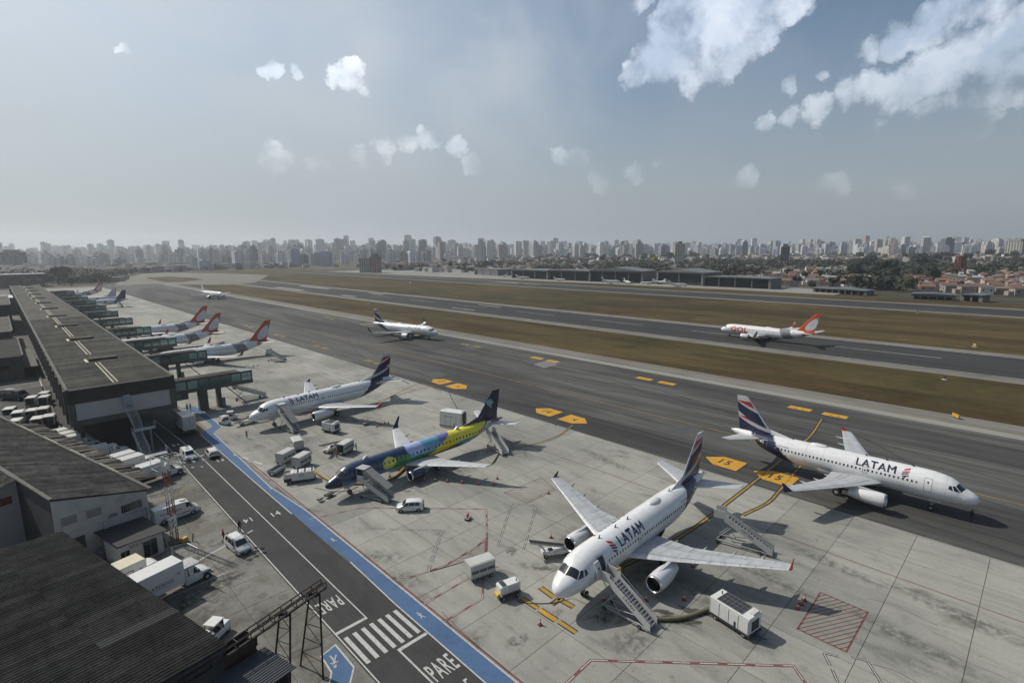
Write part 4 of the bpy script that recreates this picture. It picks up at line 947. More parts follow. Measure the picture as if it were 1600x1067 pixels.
# ---------------------------------------------------------------- terminal concourse
TCON = mat('weathered_concrete', (.088,.085,.074), .9, .25, .5, stain=.45, bump=.3)
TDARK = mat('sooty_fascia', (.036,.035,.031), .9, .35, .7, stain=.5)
TWALL = mat('pale_render', (.37,.365,.34), .85, .08, .3, stain=.12)
ROOFM = surf('terminal_roofing', (.115,.109,.092), .85, [((.03,.5,1),.40,.60,(.62,.62,.62)),((.3,.03,1),.45,.64,(.70,.70,.70)),((2,.4,1),.45,.66,(.72,.72,.71)),((.08,.08,1),.48,.6,(.78,.78,.80))], .2)
SKYL = mat('aged_skylight', (.42,.39,.27), .6, .2, 2)
GRNG = mat('greenish_glass', (.035,.085,.078), .06, .1, .4, tone=.35, coat=.5, obj=True)
GRNL = mat('pale_green_glass', (.16,.27,.25), .08, .25, .6, coat=.5, obj=True)
T = thing('terminal_concourse', 'long low concrete terminal wing with a ridged dark roof running into the distance', 'terminal')
X0, X1, Y0, Y1, ZT = 6.4, 23.6, 124.4, 575., 12.6
MB().box(((X0+X1)/2, (Y0+Y1)/2, 5.85), (X1-X0, Y1-Y0, .3)).build('floor_slab', TCON, T)
MB().box(((X0+X1)/2, Y0+.15, ZT-1.32), (X1-X0+.1, .35, 2.55)).build('fascia', TDARK, T)
MB().box(((X0+X1)/2+.3, Y0+.32, 8.35), (X1-X0-1.6, .3, 3.2)).build('end_wall', TWALL, T)
for x in (X0+.55, X1-.5): MB().box((x, Y0+.28, 8.3), (1.0, .5, 3.3)).build('corner_pier', TCON, T)
MB().box(((X0+X1)/2, Y0+.45, 6.35), (X1-X0, .8, .7)).build('ledge', TCON, T)
MB().box((X1-.15, (Y0+Y1)/2+.4, 9.2), (.3, Y1-Y0-1.2, 6.3)).build('side_wall', TCON, T)
MB().box((X0+.15, (Y0+Y1)/2+.4, 9.2), (.3, Y1-Y0-1.2, 6.3)).build('side_wall', TCON, T)
pm = MB().box((0,0,0), (.5,.7,6.4)).mesh('pilaster', TCON); wm = MB().box((0,0,0), (.1,6.2,3.2)).mesh('window_strip', GLASS)
for k in range(56):
    y = Y0+2+k*8
    linkmesh('pilaster', pm, T, (X0-.1, y, 9.2)); linkmesh('window_strip', wm, T, (X0-.02, y+4, 9.6)) if k < 40 else None
    if k < 30: linkmesh('pilaster', pm, T, (X1+.1, y, 9.2))
cm_ = MB().box((0,0,0), (.7,.7,5.7)).mesh('column', TCON)
for k in range(20):
    for x in (8.2, 18.6): linkmesh('column', cm_, T, (x, Y0+4+k*8, 2.85))
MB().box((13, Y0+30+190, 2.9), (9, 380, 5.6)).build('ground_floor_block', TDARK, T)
MB().box(((X0+X1)/2, (Y0+Y1)/2, ZT-.32), (X1-X0-.5, Y1-Y0-.4, .3)).build('roof_deck', TDARK, T)
RG = (X0+X1)/2-.8
pl = MB(); n = 8
def corr(w, l, n, amp):  # sheet whose flutes run along x
    b = MB(); vs = []
    for i in range(n*4+1):
        y = -w/2+w*i/(n*4); z = amp*(0,1,1,0)[i % 4]
        vs += [(-l/2, y, z), (l/2, y, z)]
    b.add(vs, [(2*i, 2*i+1, 2*i+3, 2*i+2) for i in range(n*4)]); return b
rpm = corr(1.94, 8.3, 4, .07).mesh('roof_panel', ROOFM)
stuffl = MB()
for k in range(225):
    for sgn, xc in ((-1, (X0+RG)/2), (1, (X1+RG)/2)):
        wd = (RG-X0-.35) if sgn < 0 else (X1-RG-.35)
        if k < 75:
            o = linkmesh('roof_panel', rpm, T, (xc+(.05*sgn), Y0+1.3+k*1.96+random.uniform(-.02,.02), ZT-.12+random.uniform(0,.015))); o.scale = (wd/8.3, 1, 1); o.rotation_euler.y = .012*sgn
        elif k < 228: stuffl.box((xc, Y0+1.3+k*1.96, ZT-.1+.03*(k % 2)), (wd, 1.9, .08))
stuffl.build('roof_panel_field', ROOFM, T, 'stuff', fix=False)
for x, w in ((X1-.2,.5),(X0+.2,.45)): MB().box((x, (Y0+Y1)/2+.2, ZT+.02), (w, Y1-Y0, .42)).build('parapet', TCON, T)
MB().box(((X0+X1)/2, Y0+.2, ZT+.02), (X1-X0-.9, .42, .12)).build('parapet', TCON, T)
for k in range(11):
    y = Y0+2+k*40; L = 28 if k else 26
    for dx in (-.35, .35): MB().box((RG+dx, y+L/2, ZT+.05), (.16, L, .16)).build('skylight_strip', SKYL, T)
    MB().box((RG+1.6, y+L+5, ZT+.22), (5.4, 2.6, .5)).build('ventilator_housing', ROOFM, T); MB().box((RG-1.6, y+L+4, ZT+.08), (.5, 5, .2)).build('skylight_strip', SKYL, T)
# outside escape stair on the end wall
es = thing('escape_staircase', 'grey steel two-flight escape staircase on the end wall of the terminal', 'stairs', (0,0,0))
BLG = mat('stair_galvanised', (.26,.28,.30), .5, .15, 2)
def steps(root, a, b, w, n, m, name='step', wdir=None):
    a, b = Vector(a), Vector(b); d = Vector((b.x-a.x, b.y-a.y, 0)).normalized(); s_ = Vector((-d.y, d.x, 0)); rz = atan2(d.y, d.x)
    me = MB().box((0,0,0), ((b-a).xy.length/n*1.02, w, .05)).mesh(name, m)
    for i in range(n): p = a.lerp(b, (i+.5)/n); linkmesh(name, me, root, p, rz)
    for sg in (-1, 1):
        r = MB(); o_ = s_*(sg*w/2)
        r.tube(a+o_, b+o_, .07, 4); r.tube(a+o_+Vector((0,0,1)), b+o_+Vector((0,0,1)), .025, 5); r.tube(a+o_+Vector((0,0,.55)), b+o_+Vector((0,0,.55)), .018, 5)
        for i in range(0, n+1, 3): p = a.lerp(b, i/n)+o_; r.tube(p, p+Vector((0,0,1)), .02, 5)
        r.build('handrail', m, root)
MB().box((15.3,124.05,9.3),(1.2,.3,2.1)).build('door_hood', mat('stair_canopy', (.22,.25,.28), .4, .1, 2), es)
def landing(root, c, d, m):
    MB().box(c, d).build('landing', m, root); r = MB(); hx, hy = d[0]/2, d[1]/2
    q = [Vector(c)+Vector(p) for p in ((-hx,-hy,0),(hx,-hy,0),(hx,hy,0))]
    for h in (.55, 1.05):
        for a, b in zip(q, q[1:]): r.tube(a+Vector((0,0,h)), b+Vector((0,0,h)), .022, 5)
    for a in q: r.tube(a, a+Vector((0,0,1.05)), .025, 5)
    r.build('guard_rail', m, root)
landing(es, (15.3,123.6,8.0), (1.3,1.2,.08), BLG); steps(es, (15.3,123.0,8.0), (15.9,119.0,4.6), 1.4, 14, BLG)
landing(es, (16.6,118.0,4.55), (3.4,1.8,.08), BLG); steps(es, (15.2,117.6,4.5), (15.8,113.4,.9), 1.4, 14, BLG); landing(es, (17.0,112.6,.85), (3.6,1.8,.08), BLG)
r = MB()
for x, y, z in ((15.0,117.3,4.5),(17.5,117.3,4.5),(17.5,118.5,4.5),(15.6,111.4,.8),(18.2,111.4,.8),(18.2,112.6,.8)): r.tube((x,y,0),(x,y,z),.06,6)
r.build('support_frame', BLG, es)
# clutter by the stair foot
for k in range(5):
    c = thing('yellow_trolley', ('yellow framed trolley parked against the foot of the escape staircase', 'yellow framed trolley, second from the escape staircase', 'yellow framed trolley in the middle of the row under the staircase', 'yellow framed trolley nearest the white trucks', 'yellow framed trolley standing slightly ahead of its row')[k], 'trolley', (12.4+k*1.25, 107.6-k*.7+(k % 2)*1.2, 0), .3*k, 'yellow trolleys under the stair')
    MB().box((0,0,.45),(1.6,.9,.1)).build('deck', OFFW, c)
    f = MB()
    for x in (-.75,.75): f.tube((x,-.42,.45),(x,-.42,1.4),.03,5); f.tube((x,.42,.45),(x,.42,1.4),.03,5); f.tube((x,-.42,1.4),(x,.42,1.4),.03,5); f.tube((x,-.42,.95),(x,.42,.95),.03,5)
    f.build('frame', YEL, c)
    for x in (-.6,.6):
        for y in (-.4,.4): MB().wheel((x,y,.18),.18,.08,10).build('wheel', BLACK, c)
    if k % 2: MB().rbox((0,0,.85),(1.0,.7,.7),.08).build('load', mat('canvas_load', (.28,.26,.20), .8, .2, 3), c)

# ---------------------------------------------------------------- boarding bridges
def bridge():
    b = thing('boarding_bridge', 'glazed concrete boarding bridge closest to the camera, over the service road', 'boarding bridge', (23.7, 139, 0), 0, 'fixed boarding bridges along the terminal')
    L = 19.6; W_ = 3.2
    MB().box((L/2, W_/2, 5.15), (L, W_, .3)).build('floor_slab', TCON, b)
    MB().box((L/2-1.5, W_/2, 8.2), (L-3, W_, .22)).build('roof', TCON, b); MB().box((L/2-1.5, W_/2, 8.36), (L-4, W_-1.0, .1)).build('roof_membrane', ROOFM, b)
    MB().box((L-1.4, W_/2, 8.2), (2.8, W_+.05, .12)).build('canopy', mat('bridge_canopy', (.17,.20,.19), .4, .1), b)
    for y in (.08, W_-.08):
        MB().box((L/2, y, 5.6), (L, .14, .65)).build('sill_beam', TCON, b); MB().box((L/2, y, 7.95), (L, .14, .28)).build('head_beam', TDARK, b)
        for k in range(9):
            x = .3+k*2.38; MB().box((min(x, L-.12), y, 6.85), (.28, .2, 2.2)).build('mullion', TCON, b)
            if k < 8: 
                big = k >= 6
                for q in range(3 if big else 1):
                    w = 2.1/(3 if big else 1); MB().box((x+.14+w*(q+.5), y, 6.87), (w-.06, .05, 1.96)).build('pane', GRNL if big or (k in (1,2) and q == 0) else GRNG, b)
    for q in range(3): MB().box((L-.05, .55+q*1.05, 6.87), (.05, .95, 1.96)).build('pane', GRNL, b)
    MB().box((L-.06, W_/2, 5.6), (.16, W_-.3, .65)).build('sill_beam', TCON, b)
    MB().box((2.6, W_/2, 4.3), (5.2, W_-.6, 1.45)).build('access_block', TCON, b); MB().box((3.0, .27, 4.45), (1.6, .08, .9)).build('pane', GRNG, b)
    for x, w in ((8.4,1.9),(11.9,.9)): MB().box((x, W_/2, 2.5), (w, 1.6, 5.0)).build('support_pier', TCON, b)
    MB().box((12.5, W_/2+.2, 1.1), (1.4, 1.2, 2.2)).build('equipment_cabinet', MGREY, b)
    s_ = MB(); s_.tube((13.5,.6,5),(17.5,-.4,.3),.1,5); s_.tube((13.5,1.6,5),(17.5,.6,.3),.1,5)
    for i in range(9): t = i/8; s_.tube(Vector((13.5,.6,5)).lerp(Vector((17.5,-.4,.3)),t), Vector((13.5,1.6,5)).lerp(Vector((17.5,.6,.3)),t), .06, 4)
    s_.build('service_steps', DARK, b); return b
B0 = bridge(); ords = ['second','third','fourth','fifth','sixth','seventh','eighth','ninth','tenth','eleventh']
for k, (y, dx) in enumerate(((178.6,0),(213.5,-.6),(253,-1),(294,-.8),(335,-.6),(378,-.2),(425,.3),(461,0),(490,-1),(545,0))):
    dup(B0, (23.7+dx, y, 0), label='glazed boarding bridge, %s along the terminal counting from the camera' % ords[k])
bs = None

# ---------------------------------------------------------------- yard buildings, turned 14 degrees
AZ = radians(-13.6); VD = Vector((sin(AZ), cos(AZ), 0)); UD = Vector((cos(AZ), -sin(AZ), 0)); RZ = atan2(UD.y, UD.x)   # U to the right, V away
FCR = surf('dark_fibre_cement', (.030,.030,.028), .92, [((.25,.25,1),.42,.62,(.56,.56,.56)),((.9,.15,1),.42,.66,(.66,.66,.66)),((4,4,1),.5,.66,(.6,.6,.6))], .32)
FCR2 = surf('weathered_fibre_cement', (.115,.11,.098), .92, [((.15,.5,1),.42,.62,(.56,.56,.56)),((1.2,.2,1),.42,.66,(.66,.66,.66)),((4,4,1),.5,.66,(.64,.64,.63))], .28)
FCD = mat('replaced_dark_sheet', (.028,.028,.028), .9, .2, 1)
HW = mat('grubby_white_wall', (.36,.355,.335), .85, .12, .5, stain=.35)
HD = mat('dark_wall', (.045,.044,.042), .9, .25, .7)
# big dark roof in the foreground
F = thing('foreground_shed', 'large shed with a nearly black corrugated roof filling the lower left corner', 'shed', (8.7, 39.6, 0), RZ)
sh = corr(1.02, 5.6, 3, .055).mesh('roof_sheet', FCR); shd = corr(1.02, 5.6, 3, .055).mesh('roof_sheet', FCD)
SL = .07
rr = random.Random(3); extra = MB(); nsh = 0
for j in range(0, 31):
    for i in range(9):
        u = -2.65-i*5.3; v = .5+j
        if j < 0 and i < 0: continue
        if u < -22+j*.0-0 and v > 12: 
            pass
        z = 9.0-u*SL+.03*i*0+((j*5+i) % 2)*.012
        m = shd if rr.random() < .035 else sh
        if v-.5 > 30-.0 or nsh > 285: continue
        o = linkmesh('roof_sheet', m, F, (u, v, z+.02*(i % 2))); o.rotation_euler.y = SL; o.scale.z = rr.uniform(.95, 1.1); nsh += 1
MB().prism([(.0,8.9),(-47,8.9+47*SL),(-47,8.7+47*SL),(0,8.7)], -.1, 31, axis='y').build('roof_deck', HD, F)
for v in (30.6, .3): MB().prism([(-.2,0),(-.2,8.7),(-46,8.7+46*SL),(-46,0)], v-.15, v+.15, axis='y').build('gable_wall', HD, F)
MB().box((-.3,15.4,4.35),(.3,30.4,8.7)).build('side_wall', HD, F)
# white-walled workshop behind it
H = thing('workshop', 'white-walled workshop with a long grey corrugated roof, louvres and a barred window', 'building', (10.75, 81.4, 0), RZ)
ZE, HS, HWD = 6.5, .275, 9.8
def rz_(u): return ZE-u*HS if u > -HWD-.01 else ZE+HWD*HS-(-HWD-u)*HS
b = MB(); b.prism([(0,0),(0,ZE-.1),(-HWD,ZE+HWD*HS-.1),(-HWD,0)], 0, .25, axis='y'); b.build('front_wall', HW, H)
MB().box((-.12,29,ZE/2-.1),(.25,57.5,ZE-.2)).build('side_wall', HW, H)
MB().box((-HWD+.1,6,4.5),(.25,11.5,9.0)).build('side_wall', HD, H)
b = MB(); b.prism([(-HWD,0),(-HWD,ZE+HWD*HS-.1),(-HWD-12,ZE+(HWD-12)*HS-.1),(-HWD-12,0)], 11.7, 11.95, axis='y'); b.build('back_gable_wall', HW, H)
MB().box((-HWD-2.8,11.64,6.6),(4.2,.06,1.0)).build('red_band', mat('faded_red_paint', (.16,.035,.025), .8, .25, 1), H)
MB().box((-5.0,-.04,4.35),(9.8,.12,.28)).build('cornice_band', HW, H)
for u in (-.15,-5.0,-9.65): MB().box((u,-.05,2.2),(.3,.2,4.3)).build('pilaster', HW, H)
wf = MB().box((-1.9,-.05,5.0),(2.3,.1,.95)).build('barred_window', GLASS, H)
for k in range(9): MB().box((-2.9+k*.25,-.12,5.0),(.05,.05,.95)).build('bar', MGREY, wf)
for u, z in ((-8.4,6.0),(-5.9,5.9)):
    lf = MB().box((u,-.02,z),(1.5,.06,1.0)).build('louvre', MGREY, H)
    for k in range(4): MB().box((u,-.09,z-.4+k*.26),(1.5,.12,.06), rx=0).build('louvre_slat', HW, lf)
b = MB(); b.prism([(-4.05+.55*cos(t*pi/8), 5.1-.45+.32*sin(t*pi/8)) for t in range(16)], -.06, 0); b.build('oval_plaque', MGREY, H)
MB().box((-8.3,-.06,2.0),(2.2,.1,3.2)).build('doorway', DARK, H)
s2 = corr(1.02, 5.2, 3, .06).mesh('roof_sheet', FCR2); s2d = corr(1.02, 5.2, 3, .06).mesh('roof_sheet', FCD)
for j in range(59):
    for i in range(2 if j < 11 else 4):
        u = -2.35-i*4.9; v = -.1+.5+j*1.0
        if i >= 2: u = -HWD-2.45-(i-2)*4.9
        z = rz_(u)+.05+.02*(j % 2)+(.03 if i % 2 else 0); o = linkmesh('roof_sheet', s2d if rr.random() < .06 else s2, H, (u, v, z)); o.rotation_euler.y = atan(HS)*(1 if i < 2 else -1)
MB().prism([(.25,ZE-.1),(-HWD,ZE+HWD*HS-.06),(-HWD,ZE+HWD*HS-.2),(.25,ZE-.25)], 0, 59.5, axis='y').build('roof_deck', HD, H)
MB().prism([(-HWD,ZE+HWD*HS-.06),(-HWD-13,ZE+(HWD-13)*HS-.06),(-HWD-13,ZE+(HWD-13)*HS-.2),(-HWD,ZE+HWD*HS-.2)], 11.5, 59.5, axis='y').build('roof_deck', HD, H)
MB().box((.3,29.5,ZE+.12),(.42,60,.35)).build('gutter', TCON, H); MB().box((-HWD,5.7,ZE+HWD*HS+.1),(.4,11.6,.16)).build('ridge_cap', TCON, H); MB().box((-HWD,35,ZE+HWD*HS+.1),(.5,47,.14)).build('ridge_cap', TCON, H)
for k in range(4): MB().box((.35, 12+k*11, ZE+.33),(.08,6,.06)).build('gutter_trim', SKYL, H)
# ragged lean-to along its side
LT = thing('lean_to_roof', 'ragged patched lean-to roof of loose sheets along the side of the workshop', 'lean-to', (10.75, 81.4, 0), RZ)
for k in range(44):
    lm = MB().box((0,0,0),(3.2,1.25,.05)).mesh('loose_sheet', (FCR2, FCR, LGREY)[0 if k % 5 else 1])
    o = linkmesh('loose_sheet', lm, LT, (2.2+rr.uniform(-.25,.25), 6+k*1.08, 5.75+rr.uniform(-.08,.12))); o.rotation_euler = (rr.uniform(-.12,.12), .16+rr.uniform(-.06,.06), rr.uniform(-.16,.16))
MB().box((2.2,29,5.45),(2.8,47,.08)).build('under_frame', HD, LT)
for k in range(6): MB().tube((3.6,10+k*9,0),(3.6,10+k*9,5.3),.08,6).build('post', MGREY, LT)
pr_ = MB(); pr_.path([(3.8,6,5.4),(3.9,30,5.45),(3.8,53,5.4)], .06, 6); pr_.build('rusty_edge_pipe', mat('rust', (.12,.05,.03), .9, .3, 2), LT)
# small annex with dark awning
A = thing('guard_annex', 'small white annex with dark sagging awning roof beside the workshop', 'annex', (11.2, 75.1, 0), RZ)
MB().box((-2.6,2.2,1.45),(4.9,3.6,2.9)).build('wall', HW, A)
MB().prism([(.25,2.95),(-5.2,3.35),(-5.2,3.45),(.25,3.05)], -.3, 6.4, axis='y').build('awning_roof', mat('tarred_awning', (.022,.022,.024), .8, .2, 1), A)
for u, w in ((-1.6,1.5),(-4.3,.9)): d_ = MB().box((u,.36,1.3 if w > 1 else 1.7),(w,.08,2.1 if w > 1 else 1.0)).build('door' if w > 1 else 'window', GLASS, A); MB().box((u,.31,1.3 if w > 1 else 1.7),(.06,.05,2.1 if w > 1 else 1.0)).build('glazing_bar', MGREY, d_)
side_text('wall_lettering', 'RETA VI', .42, (-3.1,.33,2.45), (pi/2,0,0), MUTED, A)
# junk heap in between
for k in range(9):
    c = Vector((4.6+rr.uniform(-2,2.5), 77.2+rr.uniform(-3,2.2), .35+rr.uniform(0,.5)))
    m = (MGREY, mat('rust', (.12,.05,.03), .9), DARK, LGREY, HD)[k % 5]
    o = MB().rbox((0,0,0),(rr.uniform(.9,2.6),rr.uniform(.5,1.3),rr.uniform(.5,1.0)),.06).build('scrap_bin' if k % 2 else 'scrap_crate', m, None, loc=c, rz=rr.uniform(0,3)); tag(o, ['rust-brown','dark','grey','pale grey','black'][(k+1) % 5]+' '+('scrap bin' if k % 2 else 'scrap crate')+' lying between the workshop and the dark roof, '+('left end','centre left','middle','centre right','right end','upper side','lower side','near the doorway','by the awning')[k], 'bin' if k % 2 else 'crate', 'scrap heap by the workshop')
# steel trestles with pipe girder
RST = mat('blackened_steel', (.018,.015,.013), .7, .3, 2); RUSTD = mat('dark_rust', (.045,.028,.02), .9, .35, 1.2)
TR = thing('pipe_trestle', 'rusty black steel pipe trestle on two A-frame legs reaching over the yard', 'trestle', (0,0,0))
def aframe(f1, f2, top):
    b = MB(); f1, f2, top = Vector((*f1,0)), Vector((*f2,0)), Vector(top); a1 = top+Vector((-.3,.35,0)); a2 = top+Vector((.3,-.35,0))
    b.tube(f1, a1, .085, 6); b.tube(f2, a2, .085, 6)
    for i in range(5):
        t = i/5; p, q = f1.lerp(a1, t), f2.lerp(a2, t); p2, q2 = f1.lerp(a1, t+.2), f2.lerp(a2, t+.2)
        if i: b.tube(p, q, .035, 5)
        b.tube(p if i % 2 else q, q2 if i % 2 else p2, .03, 5)
    return b.build('a_frame', RST, TR)
aframe((15.6,44.5),(16.4,41.5),(16.6,42.4,7.9)); aframe((13.3,44.9),(13.9,42.6),(13.7,41.6,7.9))
e1, e0 = Vector((17.6,42.7,8)), Vector((3.5,38.6,8))
for o_, z, r_ in ((.35,.0,.09),(-.35,.0,.09),(.35,.55,.06),(-.35,.55,.06),(0,-.25,.12),(.12,.3,.07)):
    MB().tube(e1+VD*o_+Vector((0,0,z)), e0+VD*o_+Vector((0,0,z)), r_, 7).build('pipe', RST if z < .5 else RUSTD, TR)
for k in range(15):
    p = e0.lerp(e1, k/14); b = MB()
    for o_ in (-.35,.35): b.tube(p+VD*o_, p+VD*o_+Vector((0,0,.55)), .04, 5)
    b.tube(p-VD*.35, p+VD*.35, .04, 5); b.tube(p-VD*.35+Vector((0,0,.55)), p+VD*.35+Vector((0,0,.55)), .035, 5); b.build('cross_frame', RST, TR)
for p in ((16.6,42.4),(13.7,41.6)): MB().box((p[0],p[1],7.9),(.35,.7,.3), RZ).build('head_block', RST, TR)
RS = thing('rusty_shed', 'tall dark rusty sheet-metal enclosure under the pipe girder', 'shed', (11.0, 41.0, 0), RZ)
for s_, c, d in (('side_panel',(-4.8,-.2,3.55),(9.6,.12,7.1)),('end_panel',(0,-2.2,3.3),(.12,4.0,6.6)),('trough_wall',(-4.8,.75,7.6),(9.6,.1,.9)),('trough_wall',(-4.8,-.45,7.5),(9.6,.1,.7)),('trough_floor',(-4.8,.15,7.15),(9.6,1.1,.08))): MB().box(c, d).build(s_, RUSTD, RS)
rb = MB()
for k in range(24): rb.box((.07,-.35-k*.165,3.3),(.05,.06,6.5))
for k in range(38): rb.box((-.2-k*.25,-.28,3.5),(.07,.05,7.0))
rb.build('sheet_ribs', RUSTD, RS, 'stuff', fix=False)
bm_ = mat('bluish_roof_sheet', (.035,.04,.048), .6, .2, 1)
cs = corr(1.02, 4.2, 4, .06).mesh('roof_sheet', bm_)
for k in range(4): o = linkmesh('roof_sheet', cs, RS, (-1.6,-1.0-k*1.02,6.75)); o.rotation_euler.y = .05
# lighting mast
M_ = thing('floodlight_mast', 'red and white lattice floodlight mast standing by the road', 'light mast', (12.5, 76.9, 0), .2)
for seg in range(6):
    b = MB(); z0, z1 = seg*2.0, seg*2.0+2.0; w = .32; m = (ORANGE if seg % 2 == 0 else WHITE)
    c4 = [(-w,-w),(w,-w),(w,w),(-w,w)]
    for x, y in c4: b.tube((x,y,z0),(x,y,z1),.055,5)
    for k in range(3):
        za, zb = z0+k*.667, z0+(k+1)*.667
        for i in range(4): p, q = c4[i], c4[(i+1) % 4]; b.tube((*p,za),(*q,zb),.028,4); b.tube((*p,za),(*q,za),.025,4)
    b.build('lattice_section', mat('mast_red', (.17,.035,.025), .6, .2, 2) if seg % 2 == 0 else OFFW, M_)
b = MB()
for x, y, z in ((0,0,11.2),): 
    for zz in (10.6,11.8):
        for a, c in (((-1.3,-.9),(1.6,-.9)),((1.6,-.9),(1.6,.9)),((1.6,.9),(-1.3,.9)),((-1.3,.9),(-1.3,-.9)),((0,-.9),(0,.9))): b.tube((*a,zz),(*c,zz),.03,5)
    for p in ((-1.3,-.9),(1.6,-.9),(1.6,.9),(-1.3,.9),(0,-.9),(0,.9)): b.tube((*p,10.6),(*p,11.8),.03,5)
for x0, y0, z0, x1, y1, z1 in ((0,-.6,11.4,3.9,-1.2,11.0),(0,0,10.9,4.2,-.8,10.2),(0,.6,11.2,3.8,.4,10.6),(0,-.4,10.4,3.6,-1.4,9.6)): b.tube((x0,y0,z0),(x1,y1,z1),.035,5)
b.build('platform_frame', OFFW, M_)
for k, (x, y, z) in enumerate(((3.6,-1.2,11.0),(4.1,-.8,10.2),(3.7,.4,10.6),(3.5,-1.4,9.6),(2.6,-1.0,11.1),(2.9,-.7,10.4),(2.5,-1.1,9.8),(1.7,-.9,11.2),(1.9,-.2,10.5),(1.7,.9,11.3))):
    f = MB(); f.tube((x,y,z),(x+.18,y-.22,z-.16),.16,10,r2=.26); f.build('floodlight', LGREY, M_)
MB().box((0,0,.12),(1.3,1.3,.24)).build('base_plinth', TCON, M_)
for k, (x, y, h, tl) in enumerate(((14.2,75.6,1.1,''),(11.4,76.6,1.4,''))):
    o = MB().tube((0,0,0),(.15*(1-k*2),0,h),.07,8).build('bollard', DARK, None, loc=(x,y,0)); tag(o, ('dark leaning bollard right of the floodlight mast','dark leaning post left of the floodlight mast')[k], 'bollard')
o = MB().rbox((0,0,.4),(.9,.6,.5),.08).build('lamp_base_box', YEL, None, loc=(13.4,76.2,0), rz=.4); tag(o, 'small yellow and white box at the foot of the floodlight mast', 'box')
# buildings left of the concourse
for k, (x0, y0, x1, y1, h, lab) in enumerate(((-22,216,2.5,262,6.8,'low concrete block with overhanging canopy left of the terminal'),(-24,266,1.5,330,9.2,'grey hangar-like block with flat roof left of the terminal'),(-40,345,3.0,420,13.5,'tall dark glazed block beyond the flat roofs left of the terminal'))):
    t = thing('service_building', lab, 'building', ((x0+x1)/2, (y0+y1)/2, 0)); w, d = x1-x0, y1-y0
    MB().box((0,0,h/2),(w,d,h)).build('wall', TCON if k < 2 else HD, t); MB().box((0,0,h+.15),(w+.8,d+.8,.3)).build('roof', FCR2 if k else FCR, t)
    MB().box((w/2+.2,0,h+.45),(.4,d+.6,.5)).build('parapet', TCON, t)
    if k == 0: MB().box((w/2+1.6,-3,3.6),(3.4,d-4,.25)).build('canopy', TCON, t)
    for q in range(int(d/6)): MB().box((w/2+.03,-d/2+3+q*6,h*.55),(.08,3.6,1.6)).build('window', GLASS if k < 2 else GRNG, t)
    for q in range(4): MB().box((-w/2+3+q*w/4.4,-d/2-.03,h*.55),(3.2,.08,1.5)).build('window', GLASS if k < 2 else GRNL, t)
t = thing('white_building', 'white walled annex with low roof at the far end left of the terminal', 'building', (-3, 470, 0))
MB().box((0,0,5),(20,30,10)).build('wall', TCON, t); MB().box((0,0,10.2),(21,31,.4)).build('roof', LGREY, t)
t = thing('far_hall', 'dark boxy hall beyond the end of the terminal', 'building', (10, 830, 0)); MB().box((0,0,7),(60,30,14)).build('wall', HD, t); MB().box((0,0,14.2),(62,32,.5)).build('roof', MGREY, t); 
for q in range(6): MB().box((-25+q*10,-15.05,8),(7,.1,3)).build('window', GLASS, t)
# far kerb wall of the lot
stripe('lot_line', [(5.2,128),(5.8,300)], .25, WPAINT, .0); MB().box((5.75,210,.25),(.3,170,.5)).build('kerb', TCON, None, 'structure')
# runway side boards and markers
for k, (px, m, lab, w) in enumerate((((1168,652),YEL,'small yellow runway board on the grass nearest the camera',1.6),((1493,653),YEL,'yellow taxi board on the verge at right',2.0),((575,474),DARK,'small dark marker board on the near grass left of the taxiing airliner',1.8),((714,463),DARK,'small dark marker board in the middle grass',1.8),((1476,592),DARK,'dark post with pale slab on the grass at far right',.7),((1523,541),YEL,'small yellow marker by the far edge of the runway',1.4),((641,442),WHITE,'long low white board on the grass between the runways',7.),((1434,488),DARK,'dark post on the grass beside the second runway',.6))):
    c = G(*px); t = thing('airfield_board', lab, 'sign', (c.x, c.y, -.15), .7)
    MB().box((0,0,.75),(w,.25,.7)).build('board', m, t); MB().box((-w*.3,0,.2),(.1,.1,.5)).build('leg', DARK, t); MB().box((w*.3,0,.2),(.1,.1,.5)).build('leg', DARK, t); MB().box((0,0,.02),(w+.6,1.2,.05)).build('base_slab', OFFW, t)

# ---------------------------------------------------------------- vehicles
def body(b, st, mi=0):
    """st: x, zbottom, zbelt, zroof, half width at belt, half width at roof; skinned hull"""
    vs = []
    for x, zb, zm, zr, wb, wr in st: vs += [(x,-wb*.96,zb),(x,-wb,(zb+zm)/2),(x,-wb*.985,zm),(x,-wr,zr),(x,wr,zr),(x,wb*.985,zm),(x,wb,(zb+zm)/2),(x,wb*.96,zb)]
    n = len(st); fs = [(k*8+j, k*8+(j+1) % 8, (k+1)*8+(j+1) % 8, (k+1)*8+j) for k in range(n-1) for j in range(8)]
    fs += [tuple(range(8)), tuple(range(8*n-1, 8*n-9, -1))]; b.add(vs, fs, mi)
def interp(st, x): return lin(st, x)
def glass_side(b, st, x0, x1, sg, lo=.12, hi=.88, off=.012, lean0=0, lean1=0):
    P = []
    for x, t in ((x0,lo),(x1,lo),(x1+lean1,hi),(x0+lean0,hi)):
        zb, zm, zr, wb, wr = interp(st, x); P.append((x, sg*((wb*.985)+(wr-wb*.985)*t+off), zm+(zr-zm)*t))
    b.quad(*P)
def wheels(t, xs, w, r=.31, tw=.2, hub=LGREY):
    for x in xs:
        for sg in (-1, 1):
            o = MB().wheel((x, sg*(w-tw/2+.01), r), r, tw, 16).build('wheel', BLACK, t); MB().wheel((x, sg*(w-tw/2+.025), r), r*.52, tw*.98, 10).build('rim', hub, o)
